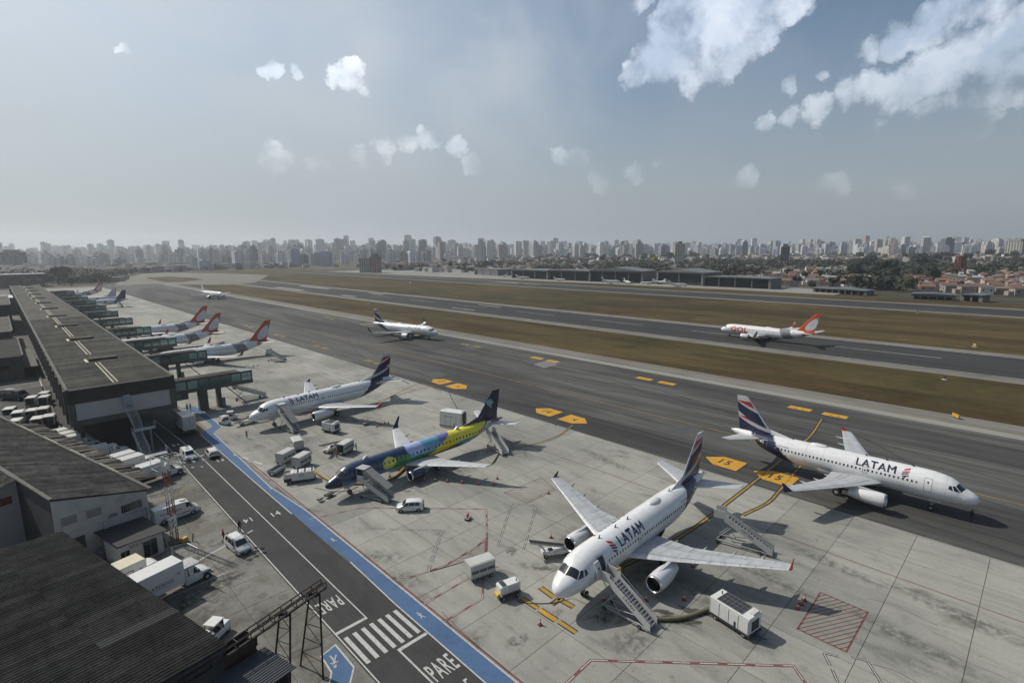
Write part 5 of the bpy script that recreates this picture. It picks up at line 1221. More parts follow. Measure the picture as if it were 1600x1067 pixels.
def car(name, label, cat, loc, rz, st, paint, panes, ws, rear, wx, w, r=.31, group=None, extras=None):
    t = thing(name, label, cat, loc, rz, group); b = MB(); body(b, st); b.build('body', paint, t, smooth=38)
    for sg in (-1, 1):
        for (x0, x1, l0, l1) in panes:
            g = MB(); glass_side(g, st, x0, x1, sg, lean0=l0, lean1=l1); g.build('side_window', GLASS, t)
    for nm, (x0, z0, w0, x1, z1, w1) in (('windscreen', ws), ('rear_window', rear)):
        if x0 is None: continue
        g = MB(); s_ = .02*(1 if x0 > x1 else -1); g.quad((x0+s_,-w0,z0+.015),(x0+s_,w0,z0+.015),(x1+s_,w1,z1+.015),(x1+s_,-w1,z1+.015)); g.build(nm, GLASS, t)
    wheels(t, wx, w, r)
    xf = st[-1][0]; xr = st[0][0]
    for sg in (-1, 1):
        MB().rbox((xf-.02, sg*(w-.28), .72), (.12,.36,.16), .03).build('headlight', LGREY, t); MB().rbox((xr+.02, sg*(w-.16), .9), (.1,.2,.3), .03).build('tail_light', mat('tail_lens', (.2,.01,.01), .3, 0, 1, obj=True), t)
        MB().rbox((ws[0]-.15, sg*(w+.1), 1.0), (.1,.2,.14), .03).build('mirror', DARK, t)
    MB().box((xf+.03,0,.42),(.08,w*1.5,.22)).build('front_bumper', DARK, t); MB().box((xr-.03,0,.42),(.08,w*1.6,.2)).build('rear_bumper', DARK, t)
    MB().box((xf+.075,0,.42),(.02,.4,.13)).build('number_plate', LGREY, t)
    return t
HB = [(-1.95,.30,.85,.90,.80,.72),(-1.85,.26,.92,1.30,.83,.60),(-1.45,.25,.93,1.50,.84,.62),(-.2,.25,.92,1.54,.85,.63),(.55,.25,.92,1.46,.85,.62),(1.15,.25,.90,.98,.84,.66),(1.75,.27,.78,.82,.80,.62),(1.98,.32,.62,.66,.68,.52)]
def hatch_car(label, loc, rz): return car('hatchback_car', label, 'car', loc, rz, HB, WHITE, [(-1.45,-.75,.1,0),(-.68,.12,0,0),(.18,.98,0,-.42)], (1.12,1.0,.66,.58,1.44,.56), (-1.97,.98,.62,-1.72,1.38,.55), (-1.25,1.25), .84)
c1, c2 = G(660,797), G(623,798)
hc = hatch_car('white hatchback car parked on the apron between the two nearest airliners', (39.4, 62.4, 0), atan2(c2.y-c1.y, c2.x-c1.x)+.05)
side_text('door_mark', 'AZUL', .28, (-.3,.845,.66), (pi/2,0,pi), MUTED, hc)
x = dup(hc, (24.75,106.6,0), radians(88), 'white hatchback driving away on the service road seen from behind')
MV = [(-2.15,.30,.95,1.0,.82,.74),(-2.05,.26,.98,1.45,.86,.64),(-1.6,.25,1.0,1.66,.88,.66),(0,.25,.98,1.70,.88,.67),(.75,.25,.97,1.60,.88,.66),(1.4,.25,.98,1.05,.87,.68),(2.0,.28,.86,.9,.82,.62),(2.2,.34,.65,.7,.68,.5)]
mv = car('minivan', 'white minivan parked beside the road with people standing around it', 'car', (17.9,69.4,0), radians(-84), MV, WHITE, [(-1.75,-.95,.1,0),(-.88,.05,0,0),(.12,1.1,0,-.42)], (1.36,1.08,.68,.78,1.58,.6), (-2.12,1.05,.64,-1.9,1.5,.56), (-1.3,1.35), .87, .33)
for sg in (-1,1): MB().tube((-1.7,sg*.6,1.72),(.6,sg*.6,1.74),.025,5).build('roof_rail', LGREY, mv)
SV = [(-2.1,.32,1.1,1.2,.86,.80),(-2.05,.26,1.15,1.80,.90,.74),(-1.0,.25,1.15,1.88,.90,.75),(.7,.25,1.12,1.86,.90,.74),(1.05,.25,1.1,1.78,.90,.72),(1.6,.25,1.05,1.12,.88,.70),(2.1,.30,.85,.9,.82,.62),(2.2,.34,.65,.7,.72,.5)]
vn = car('delivery_van', 'small white van driving towards the camera on the service road', 'van', (21.3,108.4,0), radians(-90), SV, WHITE, [(.15,1.25,0,-.35)], (1.58,1.15,.70,1.1,1.76,.62), (None,)*6, (-1.35,1.35), .88, .33)
MB().rbox((-.2,0,1.95),(.8,.6,.12),.04).build('roof_vent', OFFW, vn); MB().box((-1.2,.2,1.92),(.5,.4,.1)).build('roof_vent', DARK, vn)
MV2 = [(-2.9,.40,1.3,1.5,.95,.85),(-2.85,.34,1.35,2.2,1.0,.82),(-1.5,.32,1.35,2.3,1.0,.84),(1.0,.32,1.35,2.28,1.0,.84),(1.55,.32,1.32,2.1,1.0,.80),(2.25,.34,1.15,1.25,.96,.76),(2.75,.38,.95,1.0,.90,.68),(2.9,.42,.7,.75,.75,.55)]
sv = car('cargo_van', 'long white panel van parked behind the floodlight mast', 'van', (14.3,84.5,0), radians(6), MV2, WHITE, [(1.05,1.9,0,-.35)], (2.2,1.28,.75,1.6,2.06,.70), (None,)*6, (-1.9,1.85), .98, .37)
MB().tube((.9,0,2.28),(.9,0,2.42),.38,14).build('roof_fan', OFFW, sv); side_text('side_lettering', 'R.A CATERING', .42, (-.9,-1.02,1.5), (pi/2,0,0), MUTED, sv); MB().box((-.2,-1.01,.85),(3.6,.03,.06)).build('rub_strip', DARK, sv)
dk = mat('black_vehicle_paint', (.010,.011,.014), .6, .1, 2, obj=True)
DV = [(x*.98, a, b_, c*1.02, d, e) for x, a, b_, c, d, e in MV2]
dv = car('armoured_van', 'long black van with grey roof hatch in the lot left of the terminal', 'van', tuple(G(24,624)), radians(-52), DV, dk, [(-2.2,-1.1,0,0),(-1.0,.4,0,0),(1.05,1.9,0,-.35)], (2.2,1.28,.75,1.6,2.06,.70), (None,)*6, (-1.9,1.85), .98, .4)
dv.scale = (1.35,1.25,1.15); MB().rbox((-.8,0,2.38),(2.2,1.1,.12),.04).build('roof_hatch', MGREY, dv)
# box trucks with bonnets
CREAM = mat('cream_truck_roof', (.50,.46,.33), .6, .1, 1.5, obj=True)
def box_truck(label, loc, rz, L=5.8, H=3.5, roofm=WHITE, text=True, cat='truck', rails=False, group='catering trucks in the yard', frame=False):
    t = thing('box_truck', label, cat, loc, rz, group); xb = 1.3
    MB().rbox((xb-L/2,0,(H+1.15)/2),(L,2.36,H-1.15),.06).build('cargo_box', WHITE, t); MB().box((xb-L/2,0,H+.012),(L-.16,2.2,.03)).build('box_roof', roofm, t)
    MB().box((xb-L/2-.2,0,.95),(L+1.6,1.0,.3)).build('chassis', DARK, t)
    cb = [(xb+.12,.55,1.35,1.45,.98,.9),(xb+.16,.5,1.4,2.35,1.0,.82),(xb+.9,.5,1.4,2.42,1.02,.84),(xb+1.35,.5,1.38,2.2,1.02,.80),(xb+1.85,.5,1.32,1.42,1.0,.84),(xb+2.7,.52,1.2,1.26,.95,.80),(xb+3.0,.55,1.0,1.02,.86,.7),(xb+3.08,.55,.8,.82,.78,.6)]
    b = MB(); body(b, cb); b.build('cab', WHITE, t, smooth=38)
    g = MB(); g.quad((xb+1.84,-.8,1.46),(xb+1.84,.8,1.46),(xb+1.40,.74,2.18),(xb+1.40,-.74,2.18)); g.build('windscreen', GLASS, t)
    for sg in (-1, 1):
        g = MB(); glass_side(g, cb, xb+.4, xb+1.55, sg, lean1=-.3); g.build('side_window', GLASS, t); MB().rbox((xb+1.5,sg*1.2,1.75),(.12,.18,.4),.03).build('mirror', DARK, t); MB().rbox((xb+3.02,sg*.6,.95),(.12,.3,.2),.03).build('headlight', LGREY, t)
        MB().box((xb+2.45,sg*.98,.95),(1.0,.14,.1)).build('wheel_arch', DARK, t)
    wheels(t, (xb-L+1.4, xb+2.4), 1.08, .45, .3); MB().box((xb+3.14,0,.6),(.14,1.9,.3)).build('front_bumper', LGREY, t); MB().box((xb-L-.05,0,.9),(.12,2.3,.12)).build('rear_bumper', YEL, t)
    for q in (-.55,.55): MB().box((xb-L-.03,q,(H+1.2)/2),(.05,1.05,H-1.4)).build('rear_door', OFFW, t)
    if text:
        k = L/5.8
        side_text('side_lettering', 'RA', .62*k, (xb-L*.70,-1.19,2.05), (pi/2,0,0), MUTED, t, .02); side_text('side_lettering', 'CATERING', .5*k, (xb-L*.38,-1.19,2.12), (pi/2,0,0), MUTED, t, .015)
        MB().box((xb-L*.38,-1.19,1.80),(L*.34,.012,.035)).build('underline', REDL, t)
        b = MB(); b.add([(xb-.85,-1.19,2.55),(xb-.35,-1.19,2.85),(xb-.6,-1.19,2.6),(xb-.45,-1.19,2.5)], [(0,1,2,3)]); b.build('bird_mark', MUTED, t)
    if rails:
        r_ = MB()
        for y in (-1.1,1.1):
            r_.tube((xb,y,H),(xb,y,H+1.0),.03,5); r_.tube((xb+1.7,y,2.5),(xb+1.7,y,H+.6),.03,5); r_.tube((xb,y,H+1.0),(xb+1.7,y,H+.6),.03,5); r_.tube((xb,y,H+.5),(xb+1.7,y,H+.1),.03,5)
        r_.tube((xb+1.7,-1.1,H+.6),(xb+1.7,1.1,H+.6),.03,5); r_.build('platform_railing', LGREY, t); MB().box((xb+.9,0,2.6),(1.8,2.0,.06)).build('front_platform', LGREY, t)
    if frame:
        f = MB(); 
        for a, c in (((-1.6,1.5),(-.1,1.5)),((-.1,1.5),(-.1,2.8)),((-.1,2.8),(-1.6,2.8)),((-1.6,2.8),(-1.6,1.5))): f.tube((a[0],-1.2,a[1]),(c[0],-1.2,c[1]),.04,4)
        f.build('side_frame', DARK, t)
    return t
box_truck('white catering truck with lettered box and front railing, largest of the yard trucks', (9.4,65.1,0), RZ+.02, 6.6, 3.75, rails=True)
box_truck('older catering truck with cream roof behind the large white truck', (6.6,69.2,0), RZ+.02, 6.0, 3.45, CREAM, frame=True)
box_truck('white catering truck parked alone behind the workshop, nearest the floodlight mast', (14.6,101.2,0), RZ, 5.0, 3.3)
box_truck('white truck in the pair behind the lean-to roof, nearer one', (13.0,107.2,0), RZ, 5.0, 3.3)
box_truck('white truck in the pair behind the lean-to roof, farther one', (12.2,110.0,0), RZ, 5.0, 3.3, text=False)
for k, (x_, y_) in enumerate(((6.2,128.0),(5.6,131.0),(5.0,134.2))): box_truck(('white truck at the terminal corner, nearest of three side by side','middle one of three white trucks side by side at the terminal corner','farthest of three white trucks side by side at the terminal corner')[k], (x_,y_,0), RZ, 4.6, 3.3, text=False)
box_truck('short white truck with open tail in the shade below the terminal end', (9.6,119.6,0), RZ-.2, 3.4, 2.7, text=False)
rt = box_truck('white box truck driving away under the first boarding bridge', (25.0,126.4,0), radians(90), 5.2, 4.0, text=False, group=None)
f = MB()
for x in (-.4,.4):
    for a, c in (((x-.33,1.7),(x+.33,1.7)),((x+.33,1.7),(x+.33,3.5)),((x+.33,3.5),(x-.33,3.5)),((x-.33,3.5),(x-.33,1.7))): f.tube((1.3-5.2-.06,a[0],a[1]),(1.3-5.2-.06,c[0],c[1]),.03,4)
f.build('rear_door_frame', MGREY, rt)
# ---- baggage carts
CART = mat('cart_panel', (.40,.40,.375), .6, .12, 1.5, tone=.08, obj=True); CURT = mat('cart_curtain', (.10,.10,.10), .8, .2, 2, obj=True)
def cart(label, loc, rz, group='covered baggage carts', L=3.1, Wd=1.75, H=2.15, name='baggage_cart'):
    t = thing(name, label, 'cart', loc, rz, group)
    MB().box((0,0,.55),(L,Wd,.14)).build('deck', MGREY, t)
    r_ = MB(); r_.prism([(-Wd/2-.03,H-.1),(-Wd/2-.03,H-.02),(-Wd/2+.15,H+.08),(Wd/2-.15,H+.08),(Wd/2+.03,H-.02),(Wd/2+.03,H-.1)], -L/2-.05, L/2+.05, axis='x'); r_.build('roof', CART, t)
    for sg in (-1, 1):
        y = sg*Wd/2; MB().box((0,y,.86),(L,.05,.5)).build('lower_panel', CART, t); MB().box((0,y,H-.38),(L,.05,.55)).build('upper_panel', CART, t)
        for k in range(3): MB().box((-L/3+k*L/3,y-sg*.01,1.28),(L/3-.1,.03,.36)).build('window_strip', CURT, t)
        for x in (-L/2+.04,-L/6,L/6,L/2-.04): MB().box((x,y,1.35),(.07,.065,1.6)).build('post', CART, t)
    MB().box((L/2,0,1.35),(.05,Wd-.1,1.5)).build('end_panel', CART, t)
    for sg in (-1,1): MB().box((-L/2,sg*(Wd/2-.08),1.35),(.06,.14,1.6)).build('end_post', CART, t)
    wheels(t, (-L/2+.45, L/2-.45), Wd/2-.05, .24, .14)
    MB().path([(-L/2,0,.45),(-L/2-.6,0,.4),(-L/2-1.1,0,.35)], .035, 6).build('tow_bar', MGREY, t)
    return t
c0 = cart('white covered baggage cart with dark side openings near the largest airliner nose', (36.2,43.0,0), atan2(-3.0,-1.9)+.0)
c0.rotation_euler.z = ang((778,893),(745,905)); 
def at(px, rz, label, group=None): p = G(*px); return dup(c0, (p.x, p.y, 0), rz, label, group)
at((447,722), radians(-152), 'covered baggage cart, left one of the pair in front of the multicoloured airliner')
at((472,728), radians(-150), 'covered baggage cart, right one of the pair in front of the multicoloured airliner')
at((465,702), radians(-100), 'covered baggage cart standing across the back of the pair')
at((540,707), radians(28), 'covered baggage cart beside the belt loader with two workers')
lotn = ['against the terminal side, farthest','against the terminal side, just behind the farthest','left of the two by the terminal side','low flat one on the left','left of the middle pair','right of the middle pair','on the left edge behind the workshop roof','left of the front pair','right of the front pair','partly hidden by the workshop roof edge']
for k, px in enumerate(((69,614),(69,620),(49,621),(13,631),(49.5,641),(68,638),(28,644),(58,653.5),(76.5,650),(24,657))):
    p = G(px[0], px[1], 2.2); o = dup(c0, (p.x, p.y, 0), radians(-14+(k*37 % 9)-4+90), 'cream-roofed cart in the lot, '+lotn[k], 'carts parked in the lot'); o.scale = (.95,1.15,1.1 if k != 3 else .55)
oc = thing('open_luggage_trailer', 'open flat luggage trailer with low metal sides in front of the covered carts', 'trailer', tuple(G(433,739)), radians(-150))
MB().box((0,0,.5),(2.9,1.5,.1)).build('deck', MGREY, oc)
for sg in (-1,1): MB().box((0,sg*.75,.78),(2.9,.04,.45)).build('side_board', LGREY, oc)
for x in (-1.45,1.45): MB().box((x,0,.78),(.04,1.5,.45)).build('end_board', LGREY, oc)
wheels(oc, (-1,1), .72, .24, .14); MB().tube((-1.45,0,.4),(-2.4,0,.35),.035,6).build('tow_bar', MGREY, oc)
p = G(330,1000)
for k, px in enumerate(((318,990),)): pass
# ---- air start / power / air conditioning units
def ac_unit(label, loc, rz, L=4.4, W_=2.1, H=2.3, grille=True, group='ground air conditioning units'):
    t = thing('air_conditioning_unit', label, 'ground unit', loc, rz, group)
    MB().rbox((0,0,H/2+.35),(L,W_,H-.6),.04).build('housing', WHITE, t); MB().box((0,0,.5),(L+.2,W_+.05,.2)).build('chassis', DARK, t)
    if grille:
        g = MB().box((-.1,0,H+.07),(L*.62,W_*.86,.05)).build('roof_grille', DARK, t)
        for k in range(7): MB().box((-.1-L*.31+k*L*.62/6,0,H+.11),(.03,W_*.86,.03)).build('grille_bar', MGREY, g)
        for k in range(4): MB().box((-.1,-W_*.43+k*W_*.86/3,H+.11),(L*.62,.03,.03)).build('grille_bar', MGREY, g)
    for sg in (-1,1):
        for k in range(4): MB().box((-L*.36+k*L*.24,sg*(W_/2+.008),1.4),(L*.22,.02,H-1.0)).build('access_door', WHITE, t)
        for k in range(5): MB().box((-L*.48+k*L*.24,sg*(W_/2+.012),1.4),(.03,.03,H-.9)).build('door_seam', MGREY, t)
        MB().box((L*.16,sg*(W_/2+.02),.95),(.22,.03,.6)).build('hose_port', DARK, t)
    MB().rbox((L/2-.3,.3,H+.15),(.5,1.0,.22),.04).build('exhaust_hood', OFFW, t); MB().box((L/2+.02,0,1.4),(.04,1.2,1.0)).build('radiator', DARK, t); MB().tube((-L/2+.5,.3,H),(-L/2+.5,.3,H+.35),.06,8).build('exhaust_pipe', DARK, t)
    wheels(t, (-L/2+.7, L/2-.6), W_/2-.05, .32, .2); MB().path([(L/2,0,.45),(L/2+.7,0,.4),(L/2+1.3,0,.6)], .05, 6).build('tow_bar', DARK, t); return t
ac_unit('large white ground air conditioning unit with dark roof grille in front of the wing', (49.2,18.7,0), radians(-100))
ac_unit('white ground cooling unit standing between two parked airliners', (46.6,103.0,0), radians(-72), 3.4, 2.0, 2.2)
def hi_unit(): 
    p = G(714,676); t = ac_unit('tall white cabin service box on a truck behind the multicoloured airliner', (66.6,87.0,0), radians(-68), 5.4, 2.3, 3.6, False); MB().box((2.72,0,2.6),(.04,1.6,1.7)).build('open_end', DARK, t)
    side_text('side_lettering', 'SERVICE AIR', .4, (-.4,-1.17,2.6), (pi/2,0,0), MUTED, t)
hi_unit()
gpu = thing('ground_power_unit', 'small white ground power unit with yellow wheel end near the airliner nose', 'ground unit', (36.1,38.1,0), ang((803,925),(770,937)))
MB().rbox((0,0,1.15),(2.5,1.3,1.1),.12).build('housing', WHITE, gpu); MB().box((.7,0,1.71),(.55,1.0,.03)).build('air_inlet', DARK, gpu); MB().box((0,.72,.75),(2.2,.3,.12)).build('side_shelf', DARK, gpu); MB().box((0,0,.5),(2.6,1.2,.14)).build('chassis', DARK, gpu)
MB().tube((-.9,.2,1.7),(-.9,.2,1.95),.06,8).build('exhaust_pipe', DARK, gpu); MB().tube((1.3,-.35,.6),(1.3,.35,.6),.28,12).build('cable_reel', YEL, gpu); wheels(gpu, (-.8,.9), .65, .26, .16)
for sg in (-1,1): MB().box((-.3,sg*.66,1.2),(1.2,.02,.7)).build('side_door', OFFW, gpu)
ag = thing('air_start_cart', 'long white slatted-roof ground cart with open dark end near the blue walkway', 'ground unit', tuple(G(470,751)), radians(16)+ang((447,752),(492,750))*0)
ag.rotation_euler.z = ang((450,756),(492,750)); MB().rbox((.4,0,1.15),(3.6,1.7,1.3),.05).build('housing', WHITE, ag); MB().box((-1.9,0,.75),(1.2,1.7,.5)).build('front_bay', DARK, ag); MB().box((0,0,.45),(4.8,1.6,.16)).build('chassis', DARK, ag)
for k in range(6): MB().box((-.9+k*.55,0,1.84),(.3,1.3,.05)).build('roof_slot', DARK if k % 2 else OFFW, ag)
MB().box((-1.9,0,1.7),(1.2,.06,.06)).build('frame_bar', WHITE, ag); 
for sg in (-1,1): MB().box((-1.9,sg*.82,1.75),(1.2,.07,.07)).build('frame_bar', WHITE, ag); MB().box((-2.48,sg*.82,1.2),(.07,.07,1.1)).build('frame_bar', WHITE, ag)
wheels(ag, (-1.6,1.4), .78, .28, .18); side_text('side_lettering', 'ABS 04', .3, (.2,-.87,1.3), (pi/2,0,0), MUTED, ag)
# ---- passenger stairs
def stairs(label, foot, top, H, covered=False, group='mobile boarding stairs', txt=''):
    foot = Vector((foot[0], foot[1], 0)); top = Vector((top[0], top[1], 0)); d = top-foot; R = d.length-1.3
    t = thing('boarding_stairs', label, 'boarding stairs', foot, atan2(d.y, d.x), group); n = 15; wd = 1.3
    stm = MB().box((0,0,0),(R/n*1.05,wd,.05)).mesh('step', MGREY); rsm = MB().box((0,0,0),(.04,wd,H/n*.8)).mesh('riser', LGREY)
    for i in range(n): linkmesh('step', stm, t, (R*(i+.5)/n,0,.35+(H-.35)*(i+1)/n)); linkmesh('riser', rsm, t, (R*i/n,0,.35+(H-.35)*(i+.6)/n))
    for sg in (-1, 1):
        b = MB(); y = sg*(wd/2+.05); b.prism([(-.15,.2),(R,H-.35),(R,H+.55),(-.15,1.05)], y-.03, y+.03); b.build('side_panel', OFFW, t)
        r_ = MB(); r_.tube((-.15,y,1.25),(R,y,H+1.05),.03,6)
        for k in range(7): q = k/6; r_.tube((-.15+(R+.15)*q,y,1.0+(H-.5)*q),(-.15+(R+.15)*q,y,1.25+(H-.2)*q),.02,5)
        r_.build('handrail', LGREY, t); MB().box((R+.65,y,H+.5),(1.3,.06,1.05)).build('platform_side', OFFW, t)
        MB().box((R*.5+.5,sg*.7,.42),(R+1.0,.12,.14)).build('frame_rail', LGREY, t)
        u_ = MB(); u_.tube((R*.75,sg*.6,.45),(R+.9,sg*.6,H-.1),.05,5); u_.tube((R+.9,sg*.6,.45),(R*.8,sg*.6,H*.8),.05,5); u_.tube((R+.9,sg*.6,.45),(R*.35,sg*.6,H*.35),.05,5); u_.build('lift_strut', LGREY, t)
    MB().box((R+.65,0,H-.03),(1.4,wd+.1,.08)).build('platform', MGREY, t)
    if covered:
        MB().box((R+.55,0,H+2.15),(1.7,wd+.3,.08)).build('canopy', LGREY, t)
        for x in (R-.1,R+1.25):
            for sg in (-1,1): MB().box((x,sg*(wd/2+.05),H+1.3),(.07,.07,1.7)).build('canopy_post', LGREY, t)
        rf = MB(); rf.prism([(-.1,2.35),(R-.2,H+2.1),(R-.2,H+2.16),(-.1,2.41)], -wd/2-.1, wd/2+.1); rf.build('roof_cover', mat('stair_cover', (.22,.22,.205), .6, .12, 1.5, obj=True), t)
        for k in range(5):
            q = (k+.3)/5; x = -.1+(R-.1)*q; zb = .5+(H-.2)*q
            for sg in (-1,1): MB().tube((x,sg*(wd/2+.05),zb+.3),(x,sg*(wd/2+.05),zb+1.65),.025,5).build('cover_post', LGREY, t)
    wheels(t, (R*.22, R+.6), .85, .24, .16, MGREY)
    for sg in (-1,1): MB().tube((R*.22,sg*.95,.1),(R*.22,sg*1.25,.1),.04,5).build('stabiliser', LGREY, t)
    if txt:
        for sg in (-1, 1): 
            o = side_text('side_lettering', txt, .5, (R*.5,sg*(wd/2+.09),H*.5+.5), (pi/2,0,0 if sg < 0 else pi), MUTED, t); o.rotation_euler = (pi/2,0,0) if sg < 0 else (pi/2,0,pi)
            o.rotation_euler.rotate_axis('Z', atan(H/R)*(1 if sg < 0 else -1))
    return t
stairs('white boarding stairs at the open front door of the nearest airliner', (42.6,24.1), (42.4,30.0), 3.35, txt='LATAM')
stairs('unused white boarding stairs standing behind the wing of the nearest airliner', (64.6,20.6), (63.2,27.4), 3.5, txt='LATAM')
stairs('covered boarding stairs at the front door of the multicoloured airliner', (38.6,66.6), (36.6,71.9), 2.6, True)
stairs('covered boarding stairs at the rear door of the multicoloured airliner', (63.4,67.4), (64.9,73.4), 2.7, False, txt='O')
stairs('covered boarding stairs at the front door of the airliner parked behind', (41.0,107.6), (40.3,113.6), 3.3, True)
a_, b_ = G(183/4+400,822/4+360), G(135/4+400,760/4+360); stairs('unused boarding stairs standing alone beyond the orange-tailed airliners', (a_.x,a_.y), (a_.x-3.5,a_.y+6), 3.3)
a_ = G(372,628); stairs('blue-grey boarding stairs parked under the first boarding bridge', (46.8,141.4), (39.6,143.4), 3.2)
stairs('boarding stairs at the rear of the dark-tailed airliner far along the terminal', (60,449), (59,456), 3.4)
# ---- belt loaders, tugs
def belt(label, loc, rz, L=6.4, z0=.7, z1=2.2, m=LGREY, group='belt loaders'):
    t = thing('belt_loader', label, 'belt loader', loc, rz, group); a, b_ = Vector((-L/2,0,z0)), Vector((L/2,0,z1)); q = atan2(z1-z0, L)
    o = MB().box((0,0,0),(L,.75,.16)).build('conveyor_frame', m, t, loc=(0,0,(z0+z1)/2)); o.rotation_euler.y = -q
    o = MB().box((0,0,.1),(L-.1,.6,.04)).build('belt', BLACK, t, loc=(0,0,(z0+z1)/2)); o.rotation_euler.y = -q
    MB().rbox((-.3,.0,.62),(3.6,1.3,.35),.08).build('chassis', WHITE, t); MB().rbox((.6,.75,.95),(1.1,.5,.6),.08).build('driver_bay', WHITE, t); MB().box((.6,.75,1.35),(.5,.4,.2)).build('seat', BLACK, t)
    for sg in (-1,1): MB().tube((1.0,sg*.3,.7),(L*.32,sg*.3,z0+(z1-z0)*.8),.05,6).build('lift_ram', MGREY, t)
    MB().tube((.1,.8,1.0),(.1,.8,2.3),.02,5).build('mast_post', MGREY, t); wheels(t, (-1.6,1.1), .68, .3, .2); return t
bl0 = belt('grey baggage belt loader under the far engine of the nearest airliner', (45.5,39.8,0), atan2(41.6-38.4, 42.6-47.4))
dup(bl0, (41.6,92.9,0), radians(-148+0), 'belt loader with long dark ramp beside a covered cart and workers')
dup(bl0, (36.2,121.6,0), radians(8), 'white belt loader in front of the nose of the airliner parked behind')
def tug(label, loc, rz, cab=True):
    t = thing('baggage_tug', label, 'tug', loc, rz, 'baggage tugs'); MB().rbox((0,0,.65),(2.6,1.35,.55),.1).build('hull', WHITE, t); MB().rbox((.85,0,.98),(.9,1.2,.25),.08).build('bonnet', WHITE, t); MB().box((-.2,0,1.05),(.5,1.0,.25)).build('seat', BLACK, t)
    if cab:
        for x in (-.75,.35):
            for sg in (-1,1): MB().tube((x,sg*.58,.9),(x,sg*.55,1.85),.035,5).build('cab_post', DARK, t)
        MB().rbox((-.2,0,1.9),(1.4,1.3,.1),.04).build('cab_roof', WHITE, t); MB().box((.42,0,1.4),(.04,1.1,.6)).build('windscreen', GLASS, t)
    wheels(t, (-.85,.85), .66, .32, .22); return t
tg = tug('small white tug nearest the blue walkway bend', (32.2,124.6,0), radians(-70)); dup(tg, (34.4,127.4,0), radians(-30), 'white tug in front of the airliner nose, beside the other tug')
dup(tg, (69.0,200.5,0), radians(20), 'white tug beneath the tail of the nearest orange-tailed airliner')
dup(tg, (11.2,54.0,0), radians(35), 'small white-topped tractor just visible beyond the edge of the dark roof'); o = thing('tool_trolley', 'white-topped trolley beside the tractor at the dark roof edge', 'trolley', tuple(G(319,992,1.2).xy)+(0,), .5); MB().box((0,0,1.2),(1.3,.9,.06)).build('top', WHITE, o)
for x in (-.55,.55):
    for y in (-.38,.38): MB().tube((x,y,0),(x,y,1.2),.03,5).build('leg', DARK, o)
p = G(572,664); o = thing('equipment_dolly', 'small wheeled dolly by the wing of the airliner parked behind', 'dolly', (p.x,p.y,0)); MB().rbox((0,0,.4),(1.3,.7,.3),.06).build('tray', MGREY, o); MB().tube((.5,0,.5),(.5,0,1.3),.15,8).build('bottle', OFFW, o); wheels(o, (-.4,.4), .35, .18, .1)
p = G(731,811); o = thing('cone_dolly', 'small wheeled dolly loaded with orange cones inside the outlined box', 'dolly', (p.x,p.y,0), .5); MB().box((0,0,.3),(1.1,.7,.08)).build('tray', OFFW, o); MB().tube((-.55,0,.3),(-1.1,0,.8),.03,5).build('handle', DARK, o); wheels(o, (-.3,.3), .35, .2, .1)
for k in range(3): MB().tube((-.3+k*.3,.1*(k % 2),.34),(-.3+k*.3,.1*(k % 2),.9),.14,8,r2=.03).build('cone', ORANGE, o)
o = thing('tow_bar', 'long wheeled tow bar lying in front of the multicoloured airliner', 'tow bar', (0,0,0)); a_, b2 = G(500,783), G(541,762); MB().tube((a_.x,a_.y,.35),(b2.x,b2.y,.4),.06,8).build('bar', MGREY, o); m_ = a_.lerp(b2,.35); d_ = (b2-a_).normalized(); s_ = Vector((-d_.y,d_.x,0))
for sg in (-1,1): MB().wheel((0,0,.22),.22,.12,12).build('wheel', BLACK, o, loc=tuple((m_+s_*.45*sg).xy)+(0,), rz=atan2(d_.y,d_.x))
MB().box((m_.x,m_.y,.45),(1.6,.7,.2), atan2(d_.y,d_.x)).build('carriage', DARK, o); MB().box((a_.x,a_.y,.4),(.8,.5,.3), atan2(d_.y,d_.x)).build('head', MGREY, o)
# hoses and cable
def hose(name, label, pts, r, m, cat='hose'): o = MB().path([tuple(v) for v in curve3(pts)], r, 8).build(name, m, smooth=60); tag(o, label, cat); return o
def curve3(ps, n=6):
    P = [Vector(p) for p in ps]; P = [P[0]*2-P[1]]+P+[P[-1]*2-P[-2]]; out = []
    for k in range(1, len(P)-2):
        for i in range(n): t = i/n; a, b, c, d = P[k-1], P[k], P[k+1], P[k+2]; out.append(.5*((2*b)+(c-a)*t+(2*a-5*b+4*c-d)*t*t+(3*b-a-3*c+d)*t**3))
    return out+[P[-2]]
HY = mat('yellow_hose', (.33,.21,.045), .7, .2, 2); HG = mat('olive_hose', (.11,.105,.06), .8, .2, 2)
def gz(px, z): v = G(*px); return Vector((v.x, v.y, z))
hose('air_hose', 'thick yellow air hose looping under the multicoloured airliner', [gz((490,738),.7),gz((505,747),.25),gz((530,757),.22),gz((556,757),.22),gz((590,757),.22),gz((616,747),.22),gz((632,733),.3),gz((634,728),1.2)], .2, HY)
hose('air_hose', 'thick olive air hose from the large cooling unit to the nearest airliner', [gz((1118,952),.6),gz((1100,957),.25),gz((1070,967),.22),gz((1035,970),.22),gz((1008,966),.22),gz((985,945),.22),gz((975,915),.25),gz((972,890),.4)], .22, HG)
hose('power_cable', 'black cable from the power unit up to the nose of the nearest airliner', [gz((803,925),.5),gz((812,940),.05),gz((840,943),.05),gz((865,942),.05),gz((880,938),.1),gz((886,932),.9),Vector((40.6,31.0,1.95))], .045, BLACK, 'cable')
p = G(555,650); hose('ground_cable', 'thin dark cable beneath the front stairs of the multicoloured airliner', [gz((492,762),.04),gz((520,768),.04),gz((545,766),.04),gz((560,760),.04)], .04, BLACK, 'cable')
